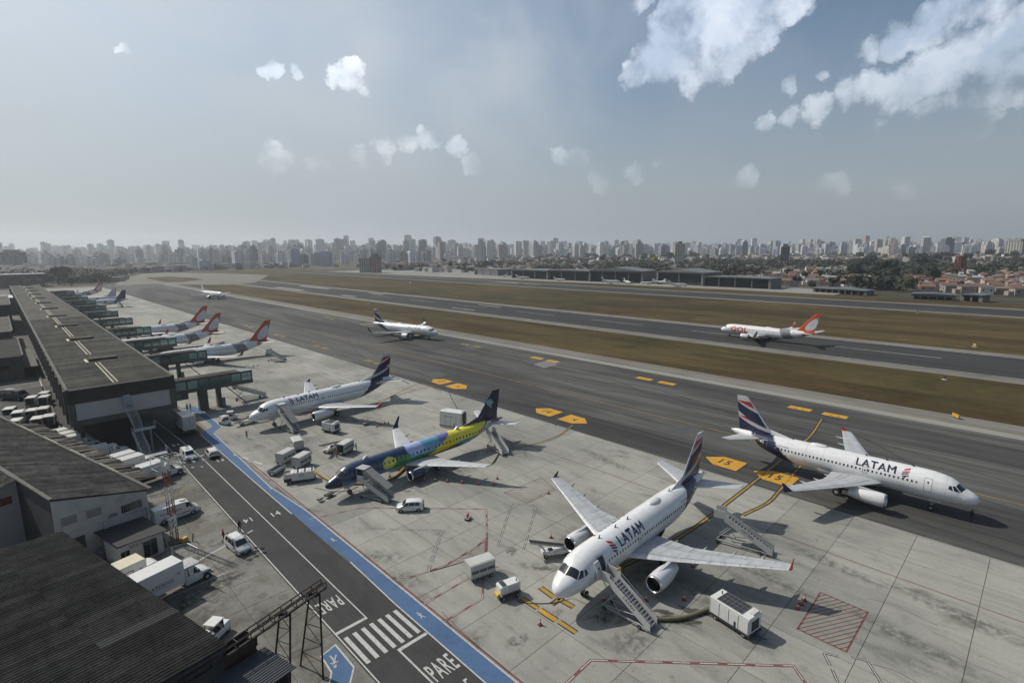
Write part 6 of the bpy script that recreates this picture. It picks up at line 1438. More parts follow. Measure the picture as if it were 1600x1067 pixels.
# cones
def cone_mesh():
    t = thing('traffic_cone', 'x', 'traffic cone', (0,0,0), 0, 'traffic cones'); MB().box((0,0,.03),(.42,.42,.06)).build('base', DARK, t); MB().tube((0,0,.06),(0,0,.36),.16,10,r2=.10).build('lower_cone', ORANGE, t); MB().tube((0,0,.36),(0,0,.52),.10,10,r2=.065).build('white_band', WHITE, t); MB().tube((0,0,.52),(0,0,.75),.065,10,r2=.025).build('tip', ORANGE, t); return t
cn = None
near_c = [((861,840),'by the belt loader end'),((1082,885),'behind the near engine'),((1009,938),'between stairs and engine of the nearest airliner'),((1069,937),'in the sunlit patch beyond the near engine shadow'),((844,976),'standing alone in front of the yellow bars'),((944,938),'beneath the front boarding stairs'),((857,771),'beside the far wing tip of the nearest airliner'),((1257,938),'right one of three beside the red hatched square'),((1252,944),'middle of three beside the red hatched square'),((1246,951),'toppled-looking dark one beside the red hatched square')]
mid_c = [((639,751),'first in the row under the multicoloured wing'),((663,751),'second in the row under the multicoloured wing'),((680,752),'third in the row under the multicoloured wing'),((699,753),'fourth in the row under the multicoloured wing'),((722,755),'fifth in the row under the multicoloured wing'),((747,757),'sixth in the row under the multicoloured wing'),((772,757),'last in the row below the winglet'),((777,748),'standing beyond the end of the row under the wing'),((609,745),'inside the loop of the yellow hose'),((589,667),'first of four by the wing of the airliner behind'),((595,664),'second of four by the wing of the airliner behind'),((601,662),'third of four by the wing of the airliner behind'),((607,662),'last of four by the wing of the airliner behind'),((396,573),'left of two beyond the first bridge'),((403,572),'right of two beyond the first bridge')]
for k, (px, lab) in enumerate(near_c+mid_c):
    p = G(*px)
    if cn is None: cn = cone_mesh(); cn.location = p; cn['label'] = 'orange cone '+lab
    else: dup(cn, (p.x, p.y, 0), k*.7, 'orange cone '+lab)
p = G(918,948); 
# ---- people
SKIN = (.25,.13,.08)
def person(label, loc, rz, top=(.30,.33,.04), legs=(.02,.024,.04), pose='stand', hat=None, group=None):
    P = {'pelvis':(0,0,.95),'chest':(0,0,1.32),'neck':(0,0,1.50),'head':(.02,0,1.66),'hl':(0,.10,.90),'hr':(0,-.10,.90),'kl':(.05,.12,.50),'kr':(.0,-.12,.50),'al':(-.02,.13,.09),'ar':(-.04,-.13,.09),'tl':(.15,.14,.05),'tr':(.13,-.14,.05),
         'sl':(0,.19,1.42),'sr':(0,-.19,1.42),'el':(.02,.27,1.15),'er':(.02,-.27,1.15),'wl':(.14,.25,.93),'wr':(.14,-.25,.93),'fl':(.19,.24,.86),'fr':(.19,-.24,.86)}
    if pose == 'walk': P.update(kl=(.16,.11,.52),al=(.22,.12,.12),tl=(.37,.12,.10),kr=(-.05,-.11,.50),ar=(-.28,-.12,.12),tr=(-.14,-.13,.05),wl=(-.1,.26,.95),fl=(-.12,.25,.87),wr=(.22,-.24,.98),fr=(.28,-.23,.92))
    if pose == 'signal': P.update(er=(.1,-.35,1.50),wr=(.16,-.38,1.78),fr=(.17,-.38,1.87),el=(.12,.30,1.20),wl=(.34,.26,1.25),fl=(.42,.25,1.27))
    if pose == 'reach': P.update(er=(.22,-.22,1.25),wr=(.45,-.16,1.28),fr=(.54,-.15,1.29),el=(.22,.22,1.22),wl=(.45,.16,1.22),fl=(.54,.15,1.22),chest=(.05,0,1.31))
    names = list(P); E_ = [('pelvis','chest'),('chest','neck'),('neck','head'),('pelvis','hl'),('pelvis','hr'),('hl','kl'),('hr','kr'),('kl','al'),('kr','ar'),('al','tl'),('ar','tr'),('chest','sl'),('chest','sr'),('sl','el'),('sr','er'),('el','wl'),('er','wr'),('wl','fl'),('wr','fr')]
    RAD = dict(pelvis=.145,chest=.155,neck=.06,head=.105,hl=.10,hr=.10,kl=.065,kr=.065,al=.045,ar=.045,tl=.04,tr=.04,sl=.065,sr=.065,el=.045,er=.045,wl=.032,wr=.032,fl=.035,fr=.035)
    me = bpy.data.meshes.new('body'); me.from_pydata([P[n] for n in names], [(names.index(a), names.index(b)) for a, b in E_], [])
    o = bpy.data.objects.new('body', me); COL.objects.link(o); sk = o.modifiers.new('s', 'SKIN'); su = o.modifiers.new('u', 'SUBSURF'); su.levels = 1
    for i, n in enumerate(names): me.skin_vertices[0].data[i].radius = (RAD[n], RAD[n]); me.skin_vertices[0].data[i].use_root = (i == 0)
    dg = bpy.context.evaluated_depsgraph_get(); dg.update(); m2 = bpy.data.meshes.new_from_object(o.evaluated_get(dg)); COL.objects.unlink(o); bpy.data.objects.remove(o)
    t = thing('person', label, 'person', loc, rz, group); bo = bpy.data.objects.new('body', m2); COL.objects.link(bo); bo.parent = t; m2.materials.clear(); m2.materials.append(PEOP)
    cols = []
    for v in m2.vertices:
        x, y, z = v.co; hand = min((Vector(P['wl'])-v.co).length, (Vector(P['wr'])-v.co).length, (Vector(P['fl'])-v.co).length, (Vector(P['fr'])-v.co).length) < .06
        cols.append(SKIN if z > 1.53 and abs(y) < .13 or hand else (.012,.012,.012) if z < .12 else legs if z < .93 and abs(y) < .21 and (Vector(P['el'])-v.co).length > .12 and (Vector(P['er'])-v.co).length > .12 and abs(y) < .19 else top)
    setcol(bo, cols); m2.polygons.foreach_set('use_smooth', [True]*len(m2.polygons))
    h = MB(); n = 10; vs = []
    for k, (rr_, zz) in enumerate(((.112,1.66),(.115,1.71),(.095,1.76),(.04,1.79))):
        for j in range(n): a = 2*pi*j/n; vs.append((.0+rr_*cos(a)-.01, rr_*sin(a), zz))
    h.add(vs, [(k*n+j, k*n+(j+1) % n, (k+1)*n+(j+1) % n, (k+1)*n+j) for k in range(3) for j in range(n)]+[tuple(range(3*n,4*n))]); h.build('cap' if hat else 'hair', hat or DARK, t, smooth=60)
    return t
m, tt, bb = newmat('clothing'); a_ = N(tt, 'ShaderNodeAttribute', attribute_name='paint'); tt.links.new(a_.outputs['Color'], bb.inputs['Base Color']); bb.inputs['Roughness'].default_value = .85; PEOP = m
HIV = (.30,.36,.05); ORV = (.42,.13,.08)
def pp(px, rz, label, **k): q = G(*px); return person(label, (q.x, q.y, 0), radians(rz), **k)
pp((386,685), 60, 'worker in an orange vest signalling with a raised arm before the parked airliner', top=ORV, pose='signal')
pp((519,712), 20, 'worker in a yellow-green vest standing by the belt loader', top=HIV, pose='stand')
pp((557,705), 170, 'worker in olive and yellow vest handling the covered cart', top=(.16,.17,.07), pose='reach')
pp((293,642), 120, 'worker in a green vest under the first boarding bridge, left one', top=(.10,.20,.05)); pp((298,641), 200, 'worker in a green vest under the first boarding bridge, right one', top=(.12,.20,.05))
pp((350,846), 10, 'person in dark red walking past the white minivan', top=(.12,.025,.03), pose='walk'); pp((357,851), 80, 'person in black leaning at the side of the white minivan', top=(.02,.02,.02), pose='reach'); pp((375,831), -60, 'person in black standing behind the white minivan', top=(.02,.02,.02))
pp((1517,814), 150, 'person in dark clothes walking below the nose of the rolling airliner', top=(.03,.025,.03), pose='walk')
pp((527,716), 80, 'worker crouched near the cart in pinkish shirt', top=(.28,.12,.10), pose='stand')

# ---------------------------------------------------------------- beyond the airfield
def PD(px, depth):  # point on the ground in the survey direction px at forward distance depth
    d = _r*((px-800)/FPX) + Vector((_f.x, _f.y, 0)).normalized(); return Vector((d.x*depth, d.y*depth, -.6))
ORDN = ['first','second','third','fourth','fifth','sixth','seventh','eighth','ninth','tenth','eleventh','twelfth','thirteenth','fourteenth','fifteenth','sixteenth','seventeenth','eighteenth','nineteenth','twentieth']
SECT = [(-999,60,'the terminal roof'),(60,140,'the bridge row'),(140,220,'the purple tail'),(220,300,'the grass island'),(300,380,'the arriving airliner'),(380,460,'the far runway marks'),(460,545,'the runway start'),(545,625,'the pinkish mid-rise'),(625,705,'the dark slim tower'),(705,785,'the white closed hangar'),(785,865,'the first open hangar'),(865,945,'the widest hangar'),(945,1025,'the round tree'),(1025,1105,'the cream tower'),(1105,1185,'the black-fronted hangar'),(1185,1265,'the brown slab tower'),(1265,1345,'the green-roofed shed'),(1345,1425,'the dense trees'),(1425,1510,'the blue glass tower'),(1510,2999,'the right edge')]
def pxof(p):
    v = Vector((p.x, p.y, p.z-CAMH)); return 800+FPX*v.dot(_r)/v.dot(_f)
def name_row(items, fmt, rows):
    """items: (object, words, point, rowkey); ordinal from the left within sector and row"""
    B = {}
    for o, wd, p, rk in items:
        x = pxof(p); si = next(i for i, s_ in enumerate(SECT) if s_[0] <= x < s_[1]); B.setdefault((si, rk, wd), []).append((x, o))
    for (si, rk, wd), L in B.items():
        L.sort(key=lambda q: q[0])
        for i, (x, o) in enumerate(L):
            n = '' if len(L) == 1 else (ORDN[i]+' from left' if i < 20 else 'right-hand one')
            o['label'] = ' '.join((fmt % (wd, n, rows[rk], SECT[si][2])).replace(' ,', ',').replace(', ,', ',').split())
def objcol(t): return N(t, 'ShaderNodeObjectInfo').outputs['Color']
def ramp_random(t, cols, seedmul=1.0):
    oi = N(t, 'ShaderNodeObjectInfo'); cr = t.nodes.new('ShaderNodeValToRGB'); cr.color_ramp.interpolation = 'CONSTANT'
    v = mth(t, 'FRACT', mth(t, 'MULTIPLY', oi.outputs['Random'], seedmul)); t.links.new(v, cr.inputs[0])
    el = cr.color_ramp.elements
    while len(el) < len(cols): el.new(1)
    for i, c in enumerate(cols): el[i].position = i/len(cols); el[i].color = (*c, 1)
    return cr.outputs[0]
def tower_mat(name, cols, world=False):
    m, t, b = newmat(name)
    if world: pos = N(t, 'ShaderNodeNewGeometry').outputs['Position']
    else: pos = N(t, 'ShaderNodeTexCoord').outputs['Object']
    s = N(t, 'ShaderNodeSeparateXYZ'); t.links.new(pos, s.inputs[0]); x, y, z = s.outputs
    def band(v, per, lo, hi): f = mth(t, 'FRACT', mth(t, 'DIVIDE', v, per)); return mth(t, 'MULTIPLY', mth(t, 'GREATER_THAN', f, lo), mth(t, 'LESS_THAN', f, hi))
    w = mth(t, 'MULTIPLY', band(z, 3.0, .28, .76), band(mth(t, 'ADD', x, y), 3.1, .22, .80))
    v2 = band(mth(t, 'ADD', x, y), 12.4, .62, .86)
    nrm = N(t, 'ShaderNodeNewGeometry'); sn = N(t, 'ShaderNodeSeparateXYZ'); t.links.new(nrm.outputs['Normal'], sn.inputs[0])
    side = mth(t, 'LESS_THAN', mth(t, 'ABSOLUTE', sn.outputs[2]), .5)
    if world:
        ct = N(t, 'ShaderNodeTexVoronoi', i_Scale=.012); t.links.new(pos, ct.inputs[0]); cr = t.nodes.new('ShaderNodeValToRGB'); cr.color_ramp.interpolation = 'CONSTANT'; sc_ = N(t, 'ShaderNodeSeparateXYZ'); t.links.new(ct.outputs['Color'], sc_.inputs[0]); t.links.new(sc_.outputs[0], cr.inputs[0])
        el = cr.color_ramp.elements
        while len(el) < len(cols): el.new(1)
        for i, c in enumerate(cols): el[i].position = i/len(cols); el[i].color = (*c, 1)
        base_ = cr.outputs[0]
    else: base_ = objcol(t)
    c = mix(t, mth(t, 'MULTIPLY', v2, side), base_, (.72,.72,.74), 'MULTIPLY')
    c = mix(t, mth(t, 'MULTIPLY', mth(t, 'MULTIPLY', w, side), .62), c, (.08,.09,.10))
    t.links.new(c, b.inputs['Base Color']); b.inputs['Roughness'].default_value = .75; return m
TC = [(.60,.59,.56),(.68,.68,.67),(.48,.47,.46),(.62,.58,.50),(.38,.38,.38),(.66,.64,.59),(.46,.38,.33),(.28,.29,.31),(.64,.65,.68),(.54,.52,.48),(.72,.71,.70),(.40,.43,.47)]
TW = ['cream','white','grey','sandy','dark grey','ivory','brown','charcoal','bluish white','buff','bright white','steel grey']; TI = []
TM = tower_mat('tower_facade', TC); TMW = tower_mat('distant_facades', TC, True); TROOF = mat('tower_roof', (.2,.19,.18), .9, .2, .2)
rt_ = random.Random(21); tvars = []
for k in range(14):
    w, d, h = rt_.uniform(15,26), rt_.uniform(13,22), (46,52,58,64,70,60,54,76,66,48,84,62,56,72)[k]; b = MB()
    if k % 4 == 0: b.box((0,0,h/2),(w,d*.62,h)); b.box((0,0,h/2-1),(w*.55,d,h-2))
    elif k % 4 == 1: b.box((0,0,h/2),(w,d,h)); b.box((0,0,h+2.2),(w*.6,d*.6,4.4))
    elif k % 4 == 2: b.box((-w*.3,0,h/2),(w*.42,d,h)); b.box((w*.3,0,h/2-1.5),(w*.42,d,h-3)); b.box((0,0,h/2-.5),(w*.25,d*.55,h-1))
    else: b.box((0,0,h*.44),(w,d,h*.88)); b.box((0,0,h*.5+1),(w*.74,d*.74,h))
    b.box((rt_.uniform(-2,2),rt_.uniform(-2,2),h+3),(5.5,4.5,7),mi=1)
    if k % 5 == 0: b.tube((0,0,h+5),(0,0,h+17),.35,5,mi=1)
    for s in (-1,1): b.box((s*w*.27,-d/2-.5,h*.45),(2.6,1.0,h*.86)); b.box((s*w*.27,d/2+.5,h*.45),(2.6,1.0,h*.86))
    tvars.append((b.mesh('apartment_tower', [TM, TROOF]), h))
cnt_t = 0; farb = MB(); cand = []
for px0, px1, d0, d1, n, h0, h1 in ((-120,330,1100,1700,80,.36,.60),(330,560,1300,1800,40,.36,.6),(-120,640,1700,3200,170,.45,.80),(540,1010,1900,3600,140,.6,.98),(980,1700,1700,3300,140,.46,.82),(400,760,1400,1800,20,.4,.7),(1350,1700,1500,2200,30,.5,.8)):
    for _ in range(n): cand.append((rt_.uniform(px0, px1), d0+(d1-d0)*rt_.random()**1.1, rt_.uniform(h0, h1)))
cand.sort(key=lambda c: c[1]); placed = []
TG = 'apartment towers on the hazy skyline'
for px, dp, hk in cand:
    p = PD(px, dp)
    if any((p-q).length < 34 for q in placed[-400:]): continue
    placed.append(p); vi = rt_.randrange(14); me, h = tvars[vi]; hk *= (1.08 if 250 < px < 520 else 1.0)
    if cnt_t < 292:
        o = linkmesh('apartment_tower', me, None, p, rt_.uniform(0, pi)); o.scale = (1, 1, hk); cnt_t += 1
        tag(o, 'x', 'tower', TG); ci = rt_.randrange(12); o.color = (*TC[ci], 1); TI.append((o, TW[ci]+' '+('cross-plan','blocky','twin-slab','setback')[vi % 4]+(' tall' if h*hk > 58 else ''), p, 0 if dp < 1500 else 1 if dp < 2200 else 2))
    else: farb.box((p.x, p.y, h*hk/2), (rt_.uniform(14,24), rt_.uniform(12,20), h*hk), rt_.uniform(0,pi)); farb.box((p.x,p.y,h*hk+2),(5,5,5))
name_row(TI, '%s tower, %s in the %s row above %s', ('front','mid','back'))
for _ in range(2600):
    px = rt_.uniform(-200, 1800); dp = 2300+4000*rt_.random(); h = rt_.choice((38,46,54,62,72,84,96))*rt_.uniform(.62,1.02)*(1 if px < 900 else .85)*(1.12 if 380 < px < 780 else 1); p = PD(px, dp)
    if p.x > 6900 or p.y > 6900 or p.x < -6500: continue
    farb.box((p.x, p.y, h/2), (rt_.uniform(16,32), rt_.uniform(14,26), h), rt_.uniform(0,pi)); farb.box((p.x,p.y,h+1.5),(6,6,5))
tag(farb.build('distant_towers', TMW, None, 'stuff', fix=False), 'distant hazy mass of apartment towers along the horizon', 'towers')
# towers one can pick out
def tower(label, px, dp, w, d, h, rz, col, crown=None, rows=10, cols=4):
    p = PD(px, dp); t = thing('tower_block', label, 'tower', p, rz); m = mat('tower_'+'_'.join(label.split()[:2]), col, .8, .1, .1)
    MB().box((0,0,h/2),(w,d,h)).build('wall', m, t); MB().box((0,0,h+.3),(w+.6,d+.6,.8)).build('roof_slab', TROOF, t)
    wm_ = MB().box((0,0,0),(w/cols*.55,.3,h/rows*.5)).mesh('window', GLASS); wm2 = MB().box((0,0,0),(.3,d/cols*.5,h/rows*.5)).mesh('window', GLASS)
    for i in range(rows):
        for j in range(cols):
            z = h/rows*(i+.55)
            for s in (-1,1): linkmesh('window', wm_, t, (-w/2+w/cols*(j+.5), s*(d/2+.05), z)); linkmesh('window', wm2, t, (s*(w/2+.05), -d/2+d/cols*(j+.5), z))
    if crown == 'step': MB().prism([(-w/2+1,h),(-w/4,h+5),(w/4,h+5),(w/2-1,h)], -d/2+1, d/2-1).build('roof', mat('brown_crown',(.09,.06,.05),.9), t); MB().box((0,0,h+7),(w*.3,d*.4,5)).build('water_tank', TROOF, t)
    elif crown == 'box': MB().box((0,0,h+3),(w*.6,d*.6,6)).build('penthouse', TROOF, t)
    elif crown == 'dome': MB().prism([(w*.32*cos(a*pi/8), h+w*.2*sin(a*pi/8)) for a in range(9)], -d*.3, d*.3).build('barrel_roof', OFFW, t)
    return t
tower('broad cream tower with dark stepped crown standing alone above the trees', 1060, 1260, 22, 22, 43, .5, (.44,.42,.31), 'step', 13, 4)
tower('dark brown slab tower with green edge in the right half of the skyline', 1222, 1100, 24, 16, 38, .35, (.085,.08,.075), 'box', 12, 4)
tower('large pale twin-fronted tower block at the right edge of the skyline', 1578, 1350, 42, 20, 46, .9, (.33,.32,.29), 'box', 15, 6)
tower('grey banded tower at the far right edge rising above its neighbour', 1612, 1400, 26, 20, 58, .2, (.27,.27,.26), 'box', 18, 4)
tower('blue-grey glass office tower with flat cap right of centre skyline', 1470, 1750, 30, 26, 58, .6, (.13,.15,.19), 'box', 15, 5)
tower('blocky grey tower beside the glass tower on the right skyline', 1492, 1850, 34, 22, 47, .2, (.22,.24,.27), None, 12, 5)
tower('tall white domed apartment tower on the right skyline', 1437, 1900, 28, 22, 64, .4, (.50,.49,.46), 'dome', 16, 4)
tower('pinkish mid-rise tower at the edge of the houses left of centre', 590, 900, 15, 13, 27, .5, (.33,.22,.20), 'box', 9, 3)
tower('pale mid-rise block beside the pinkish tower left of centre', 573, 920, 13, 13, 24, .5, (.36,.36,.33), None, 8, 3)
tower('dark slim tall tower in the middle of the skyline', 664, 2300, 22, 20, 76, .3, (.16,.16,.17), 'box', 18, 3)
tower('grey tower with twin tops left of the middle of the skyline', 603, 2200, 24, 20, 74, .6, (.24,.24,.25), 'box', 18, 3)
tower('brown slim tower right of the cream tower on the skyline', 1160, 1900, 14, 16, 54, .2, (.15,.13,.12), 'box', 15, 3)
tower('round-cornered dark tower in the middle distance of the skyline', 972, 2300, 24, 22, 62, .9, (.15,.19,.21), 'box', 15, 3)
tower('wide dull slab tower on the left part of the skyline', 30, 1150, 44, 16, 40, .3, (.12,.12,.13), 'box', 12, 6)
for k, (px, dp, h) in enumerate(((846,4800,150),(681,5000,140),(695,5000,150),(514,4800,130))):
    p = PD(px, dp); b = MB()
    for a in range(3): an = 2*pi*a/3; b.tube((7*cos(an),7*sin(an),0),(.6*cos(an),.6*sin(an),h*.8),.9,4)
    b.tube((0,0,h*.75),(0,0,h),.7,4); o = b.build('radio_mast', MGREY, None, loc=p); tag(o, 'thin radio mast rising from the skyline, '+('tallest, right of centre','left one of two close together','right one of two close together','leftmost')[k], 'mast')
# hangars
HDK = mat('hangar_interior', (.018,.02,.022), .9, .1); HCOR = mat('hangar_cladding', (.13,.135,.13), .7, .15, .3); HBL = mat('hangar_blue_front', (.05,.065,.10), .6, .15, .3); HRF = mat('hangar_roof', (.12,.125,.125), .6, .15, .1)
def hangar(label, pa, pb, h, depth, frontm, bays, gable=False, closed=False, sign=''):
    b_, a = G(*pa, -.1), G(*pb, -.1); d = (b_-a); w = d.length; t = thing('hangar', label, 'hangar', (a.x, a.y, -.1), atan2(d.y, d.x))
    MB().box((w/2, depth/2, h-.9),(w, depth, 1.8)).build('upper_wall', frontm, t); r_ = MB()
    r_.prism([(-1,h),(w/2,h+(w*.06 if gable else .8)),(w+1,h),(w+1,h-.3),(-1,h-.3)], -1.5, depth+1); r_.build('roof', HRF, t)
    MB().box((w/2, depth-.3, h/2),(w,.5,h)).build('back_wall', HDK, t)
    for x in (.2, w-.2): MB().box((x, depth/2, h/2),(.5,depth,h)).build('side_wall', HCOR, t)
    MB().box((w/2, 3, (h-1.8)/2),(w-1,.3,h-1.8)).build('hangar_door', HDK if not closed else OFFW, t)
    for k in range(bays+1): MB().box((w*k/bays, -.1, h/2),(.8 if k % bays else 2.2,.7,h)).build('door_post', HCOR, t)
    if sign: o = side_text('hangar_sign', sign, 2.0, (w/2,-.6,h+.6), (pi/2,0,0), WHL, t)
    return t
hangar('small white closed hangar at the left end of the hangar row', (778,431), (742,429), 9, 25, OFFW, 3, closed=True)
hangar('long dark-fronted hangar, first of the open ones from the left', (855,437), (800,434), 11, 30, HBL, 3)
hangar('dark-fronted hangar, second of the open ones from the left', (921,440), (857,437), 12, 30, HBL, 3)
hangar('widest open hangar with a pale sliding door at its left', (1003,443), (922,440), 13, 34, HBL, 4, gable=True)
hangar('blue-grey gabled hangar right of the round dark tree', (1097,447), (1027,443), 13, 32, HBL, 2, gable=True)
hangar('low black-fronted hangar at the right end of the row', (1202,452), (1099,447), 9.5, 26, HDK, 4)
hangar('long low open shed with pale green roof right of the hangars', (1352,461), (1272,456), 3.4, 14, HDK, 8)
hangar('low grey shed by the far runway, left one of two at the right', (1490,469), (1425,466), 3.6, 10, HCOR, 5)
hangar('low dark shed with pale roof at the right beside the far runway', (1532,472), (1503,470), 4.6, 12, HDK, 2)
# small jets
def bizjet(label, px, rz, s=1.):
    c = G(*px, -.1); t = thing('business_jet', label, 'airplane', c, rz, 'small jets parked before the hangars'); b = MB(); vs = []; n = 12
    for x, r, z in ((0,.05,1.5),(.6,.45,1.55),(2,.9,1.7),(4,1.0,1.8),(10,1.0,1.8),(13,.6,2.1),(15.5,.15,2.4)):
        for j in range(n): a = 2*pi*j/n; vs.append((x, r*cos(a), z+r*sin(a)))
    b.add(vs, [(k*n+j, k*n+(j+1) % n, (k+1)*n+(j+1) % n, (k+1)*n+j) for k in range(6) for j in range(n)]); b.build('fuselage', WHITE, t, smooth=60)
    for sg in (-1,1):
        w = MB(); w.add([(6.2,0,1.1),(9.4,0,1.1),(10.6,sg*7.5,1.6),(9.6,sg*7.5,1.6),(6.2,0,1.3),(9.4,0,1.25),(10.6,sg*7.5,1.65),(9.6,sg*7.5,1.65)], [(0,1,2,3),(4,5,6,7),(0,3,7,4),(1,2,6,5),(2,3,7,6)]); w.build('wing', WHITE, t)
        MB().tube((10.2,sg*1.4,2.4),(12.8,sg*1.4,2.5),.48,10).build('engine', WHITE, t)
        w = MB(); w.add([(14.6,0,5.0),(16.2,0,5.0),(16.6,sg*2.6,5.05),(15.7,sg*2.6,5.05),(15.4,0,5.15)], [(0,1,2,3),(0,4,3),(4,1,2,3)]); w.build('tailplane', WHITE, t)
    f = MB(); f.prism([(12.0,2.5),(15.2,2.6),(16.4,5.1),(14.7,5.1)], -.1, .1); f.build('fin', WHITE, t); MB().quad((1.1,-.62,2.1),(1.1,.62,2.1),(1.9,.5,2.5),(1.9,-.5,2.5)).build('windscreen', GLASS, t)
    for x, y in ((2,0),(8.6,1.2),(8.6,-1.2)): MB().wheel((x,y,.35),.35,.2,10).build('wheel', BLACK, t)
    t.scale = (s,)*3; return t
jets = (((828,436),2.3,1.15,'first from the left, before the dark hangars'),((884,439),2.0,.95,'in front of the second hangar'),((786,433),.4,.9,'with upright tail beside the white hangar'),((970,443),2.2,1.3,'long one before the widest hangar'),((985,444),1.0,1.1,'behind the long one at the widest hangar'),((1000,444),5.2,.9,'small one right of the widest hangar'),((1016,443),4.8,1.1,'with tail raised beside the round tree'),((1046,444),2.0,1.1,'inside the mouth of the blue-grey hangar'),((1075,448),2.3,1.2,'before the right corner of the blue-grey hangar'),((1115,447),1.2,.9,'in the mouth of the black-fronted hangar'))
j0 = bizjet('small white jet '+jets[0][3], jets[0][0], jets[0][1], jets[0][2])
for px, rz, s, lab in jets[1:]: dup(j0, G(*px, -.1), rz, 'small white jet '+lab, scale=s)
# ---- trees
def leafmat(name, cols):
    m, t, b = newmat(name); pos = N(t, 'ShaderNodeTexCoord').outputs['Object']; n = N(t, 'ShaderNodeTexNoise', i_Scale=.35, i_Detail=4.0); t.links.new(pos, n.inputs[0])
    c = mix(t, mapr(t, n.outputs[0], .35, .65), (.60,.62,.55), (1.3,1.25,1.1)); c = mix(t, 1.0, objcol(t) if cols is None else ramp_random(t, cols), c, 'MULTIPLY'); t.links.new(c, b.inputs['Base Color']); b.inputs['Roughness'].default_value = .9; return m
LEAF = leafmat('foliage', [(.020,.028,.014),(.025,.034,.016),(.018,.026,.014),(.030,.036,.018),(.022,.029,.018),(.027,.034,.022)]); BARK = mat('bark', (.06,.045,.035), .95)
YLEAF = mat('yellow_blossom', (.30,.26,.05), .9, .25, .4)
tv = []; rl = random.Random(9)
for k in range(7):
    H_ = 9+k % 3*2; R_ = 4.2+(k % 4)*.7; b = MB()
    lobes = [(Vector((rl.uniform(-1,1)*R_*.62, rl.uniform(-1,1)*R_*.62, H_*.62+rl.uniform(-.15,.28)*H_)), rl.uniform(.32,.55)*R_) for _ in range(9)]
    for _ in range(620):
        c, r = rl.choice(lobes); v = Vector((rl.gauss(0,1), rl.gauss(0,1), rl.gauss(0,1))).normalized(); p = c+v*r*rl.uniform(.72,1.06); p.z = max(p.z, H_*.28)
        a = (v+Vector((rl.uniform(-.5,.5), rl.uniform(-.5,.5), rl.uniform(-.2,.6)))).normalized(); e = a.orthogonal().normalized(); f_ = a.cross(e); s = rl.uniform(.6,1.15)
        b.add([p+e*s, p+f_*s*.8, p-e*s*.9, p-f_*s], [(0,1,2,3)])
    cr = b.mesh('crown', LEAF); tb = MB(); tb.tube((0,0,-.2),(0,0,H_*.55),.35,7,r2=.2)
    for a in range(4): an = a*1.6+k; tb.tube((0,0,H_*.34),(R_*.5*cos(an),R_*.5*sin(an),H_*.66),.14,5,r2=.05)
    tv.append((cr, tb.mesh('trunk', BARK)))
TGR = 'broadleaf trees beyond the far runway'; ntree = 0; forest = MB(); TRI = []; HI = []
def tree(p, s, label, group=TGR, cat='tree', m=None):
    global ntree
    ntree += 1; cr, tr = tv[ntree % 7]
    t = thing('tree', label, cat, p, rl.uniform(0,6), group); t.scale = (s, s, s*rl.uniform(.85,1.1))
    c = linkmesh('crown', cr if m is None else m, t); linkmesh('trunk', tr, t); return t
LT_ = 'dark green broadleaf tree among the houses and trees beyond the far runway'
spots = []
for px0, px1, y0, y1, n, s0, s1 in ((845,1105,403,411,54,1.2,2.0),(1340,1620,401,414,64,1.1,1.9),(1330,1460,414,444,40,1.0,1.8),(1330,1420,446,457,16,.8,1.2),(760,1350,409,436,46,.6,1.1),(1230,1620,420,456,24,.6,1.0),(560,760,415,426,26,.8,1.3)):
    for _ in range(n): spots.append((rl.uniform(px0,px1), rl.uniform(y0,y1), rl.uniform(s0,s1)))
spots.sort(key=lambda q: -q[1])
def clear(p): return p.x > 540 or p.y > 1150
for px, y, s in spots:
    p = G(px, y, -.6)
    if clear(p): TRI.append((tree(p, s, LT_), ('bushy' if s < 1.1 else 'spreading' if s < 1.5 else 'large')+'', p, 0 if y > 440 else 1 if y > 422 else 2))
name_row(TRI, '%s dark tree, %s in the %s trees near %s', ('nearest','middle','farthest')); p = Vector((530,345,-.6)); tree(p, 2.0, 'big round dark tree between two hangars', None); tree(p+Vector((8,-8,0)), 1.7, 'lower dark tree joined to the big round tree by the hangars', None)
p = G(1022,414,-.6); yl_ = tv[2][0].copy(); yl_.materials.clear(); yl_.materials.append(YLEAF); tree(p, 1.3, 'yellow flowering tree among the dark trees left of the cream tower', None, m=yl_)
for k, (px, y, s) in enumerate(((83,443,1.6),(92,445,1.7),(101,444,1.5),(75,446,1.2),(112,447,1.1))): tree(G(px, y, -.2), s, 'dark bushy tree at the far end of the terminal, '+('second','third','fourth','first','last')[k]+' from the left', 'trees at the terminal end')
CL = [(rl.uniform(780,1640), 401+36*rl.random()**1.6, rl.uniform(14,60), rl.uniform(2,5)) for _ in range(60)]+[(960,407,120,4),(1480,407,110,5),(1400,430,55,12),(1590,405,40,5),(1380,452,45,5),(640,421,40,3),(430,427,40,2),(200,432,90,4),(120,438,60,4),(90,440,50,4),(150,436,50,4),(60,436,50,5),(110,441,30,3),(160,434,40,3)]
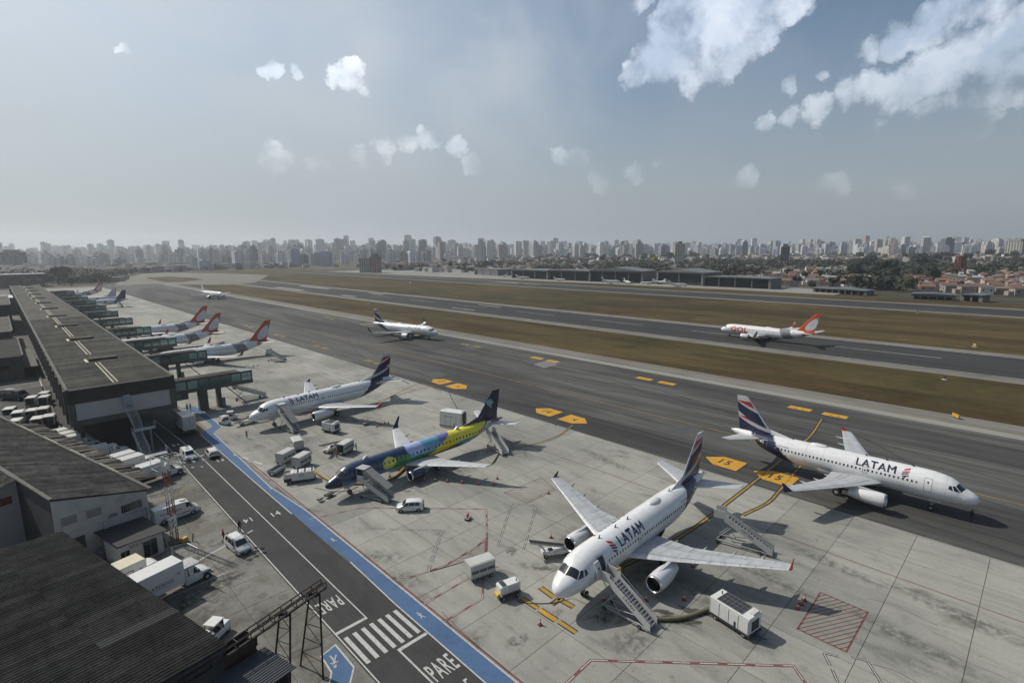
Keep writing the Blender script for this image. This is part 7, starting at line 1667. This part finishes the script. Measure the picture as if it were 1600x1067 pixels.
for _ in range(4600):   # farther canopy
    px = rl.uniform(-150, 1750); 
    y = rl.uniform(402, 411) if px > 780 else rl.uniform(418, 437)
    if _ > 500: c_ = rl.choice(CL); px = rl.gauss(c_[0], c_[2]*.6); y = max(399, rl.gauss(c_[1], c_[3]*.6))
    p = G(px, y, -.6)
    if not (clear(p) or px < 192+max(0,(434-y))*5 and y < 444+max(0,(110-px)*.05)) : continue
    R_ = rl.uniform(5,9); c = p+Vector((0,0,R_*.6))
    for q in range(16):
        v = Vector((rl.gauss(0,1), rl.gauss(0,1), abs(rl.gauss(0,1))*.7)).normalized(); w = c+v*R_*rl.uniform(.75,1.1); e = v.orthogonal().normalized(); f_ = v.cross(e); s = rl.uniform(1.2,2.6); forest.add([w+e*s, w+f_*s, w-e*s, w-f_*s*.8], [(0,1,2,3)])
tag(forest.build('far_woodland', LEAF, None, 'stuff', fix=False), 'far dark woodland strips between the districts', 'woodland')
# ---- houses
def hmat(name, cols, rough=.85):
    m, t, b = newmat(name); t.links.new(objcol(t), b.inputs['Base Color']); b.inputs['Roughness'].default_value = rough; return m
HWC = [(.50,.48,.44),(.36,.33,.28),(.55,.54,.52),(.42,.36,.24),(.28,.25,.22),(.46,.45,.42),(.30,.24,.20)]
HRC = [(.17,.085,.055),(.20,.105,.070),(.14,.085,.065),(.22,.13,.09),(.16,.15,.14),(.30,.29,.27),(.19,.09,.055),(.12,.09,.075)]
HWALL = hmat('house_render', None); HROOF = hmat('house_tiles', None); HWN = ['pale','beige','white','yellowish','brown','light grey','reddish']; HRN = ['terracotta','orange-red','dark red','tan','grey','whitish','rust-red','dark brown']
hv = []
for k in range(5):
    w, d, h = 9+k*1.3, 8+(k % 3)*2, 5.5+(k % 2)*1.5; b = MB(); b.box((0,0,h/2),(w,d,h)); 
    if k == 4: b.box((w*.6,0,h*.3),(w*.5,d*.7,h*.6))
    r_ = MB(); hr = 1.9; r_.add([(-w/2-.5,-d/2-.5,h),(w/2+.5,-d/2-.5,h),(w/2+.5,d/2+.5,h),(-w/2-.5,d/2+.5,h),(-w/2+1.8,0,h+hr),(w/2-1.8,0,h+hr)] if k % 2 else [(-w/2-.4,-d/2-.5,h),(w/2+.4,-d/2-.5,h),(w/2+.4,d/2+.5,h),(-w/2-.4,d/2+.5,h),(-w/2-.4,0,h+hr),(w/2+.4,0,h+hr)], [(0,1,5,4),(2,3,4,5),(1,2,5),(3,0,4),(3,2,1,0)])
    wn = MB()
    for s in (-1,1):
        for x in (-w*.28, w*.28): wn.box((x, s*(d/2+.02), h*.6),(1.5,.1,1.3)); wn.box((s*(w/2+.02), x*.7, h*.6),(.1,1.3,1.3))
    hv.append((b.mesh('wall', HWALL), r_.mesh('roof', HROOF), wn.mesh('windows', GLASS)))
hs_ = []
for px0, px1, y0, y1, n in ((1000,1400,412,447,330),(1400,1640,414,465,300),(760,1000,410,430,170),(560,760,414,428,100),(1180,1340,436,456,90)):
    for _ in range(n): hs_.append((rl.uniform(px0,px1), rl.uniform(y0,y1)))
hs_.sort(key=lambda q: -q[1]); hp = []; nh = 0; hf = MB()
for px, y in hs_:
    p = G(px, y, -.6)
    if not clear(p) or p.x < 556 and p.y < 700 or any((p-q).length < 9.5 for q in hp): continue
    hp.append(p); rz = rl.choice((.3,.3+pi/2,.3+pi/2+.2,.1))+rl.uniform(-.1,.1); w_, r_, n_ = hv[rl.randrange(5)]
    if nh < 290:
        t = thing('house', 'small house with pitched roof packed among others beyond the far runway', 'house', p, rz, 'small houses of the district beyond the runway'); t.scale = (.72,.72,rl.uniform(.7,1.05)); hc_, rc_ = rl.randrange(7), rl.randrange(8)
        o1 = linkmesh('wall', w_, t); o2 = linkmesh('roof', r_, t); o1.color = (*HWC[hc_], 1); o2.color = (*HRC[rc_], 1); HI.append((t, HWN[hc_]+' house with '+HRN[rc_]+' roof', p, 0 if y > 444 else 1 if y > 428 else 2)); linkmesh('windows', n_, t, kind='stuff'); nh += 1
    else: hf.box((p.x,p.y,2.4),(10,8,6),rz); hf.box((p.x,p.y,6.0),(10.6,8.8,1.2),rz,1,.5)
name_row(HI, '%s, %s, %s houses below %s', ('nearest','middle','farthest'))
for _ in range(1500):
    px = rl.uniform(-150,1750); y = rl.uniform(400,412) if px > 700 else rl.uniform(417,430); p = G(px, y, -.6)
    if clear(p) and not (px < 560 and p.y < 1180): rz = rl.uniform(0,3); h = rl.uniform(5,14); hf.box((p.x,p.y,h/2),(rl.uniform(9,22),rl.uniform(9,16),h),rz); hf.box((p.x,p.y,h+.4),(10,8,1.2),rz,1,.6)
def worldmat(name, cols):
    m, t, b = newmat(name); pos = N(t, 'ShaderNodeNewGeometry').outputs['Position']; ct = N(t, 'ShaderNodeTexVoronoi', i_Scale=.03); t.links.new(pos, ct.inputs[0]); cr = t.nodes.new('ShaderNodeValToRGB'); cr.color_ramp.interpolation = 'CONSTANT'; s = N(t, 'ShaderNodeSeparateXYZ'); t.links.new(ct.outputs['Color'], s.inputs[0]); t.links.new(s.outputs[0], cr.inputs[0]); el = cr.color_ramp.elements
    while len(el) < len(cols): el.new(1)
    for i, c in enumerate(cols): el[i].position = i/len(cols); el[i].color = (*c, 1)
    t.links.new(cr.outputs[0], b.inputs['Base Color']); b.inputs['Roughness'].default_value = .85; return m
for _ in range(160):
    px = rl.uniform(20,190); y = rl.uniform(428,441); p = G(px, y, -.6); h = rl.uniform(3,8); hf.box((p.x,p.y,h/2),(rl.uniform(8,22),rl.uniform(8,14),h),rl.uniform(0,3))
tag(hf.build('far_low_houses', [worldmat('far_walls', [(.45,.43,.40),(.28,.26,.23),(.50,.49,.47),(.36,.30,.24),(.20,.19,.18)]), worldmat('far_roofs', [(.17,.09,.06),(.20,.12,.09),(.25,.24,.22),(.13,.09,.07)])], None, 'stuff', fix=False), 'far carpet of low houses between the trees', 'houses')
# red lattice tower among the houses at right
t = thing('steel_tower', 'red and dark steel tank tower among the houses at far right', 'tower', G(1497,436,-.6)); b = MB()
for x in (-6,6):
    for y in (-6,6): b.tube((x,y,0),(x*.7,y*.7,22),.5,5)
b.build('legs', RUSTD, t); MB().box((0,0,12),(15,15,1)).build('deck', mat('deck_red',(.12,.03,.025),.8), t); MB().tube((0,0,14),(0,0,26),5,12).build('tank', MATS['deck_red'], t)
# ---- air
hz = MB().box((200,2600,109),(14600,10000,221)); m = bpy.data.materials.new('haze_air'); m.use_nodes = True; tt = m.node_tree; tt.nodes.clear()
pv = tt.nodes.new('ShaderNodeVolumePrincipled'); pv.inputs['Color'].default_value = (.90,.95,1,1); pv.inputs['Density'].default_value = 1.35e-4; pv.inputs['Anisotropy'].default_value = .4
ou = tt.nodes.new('ShaderNodeOutputMaterial'); tt.links.new(pv.outputs[0], ou.inputs['Volume']); hz.build('haze', m, None, 'stuff')
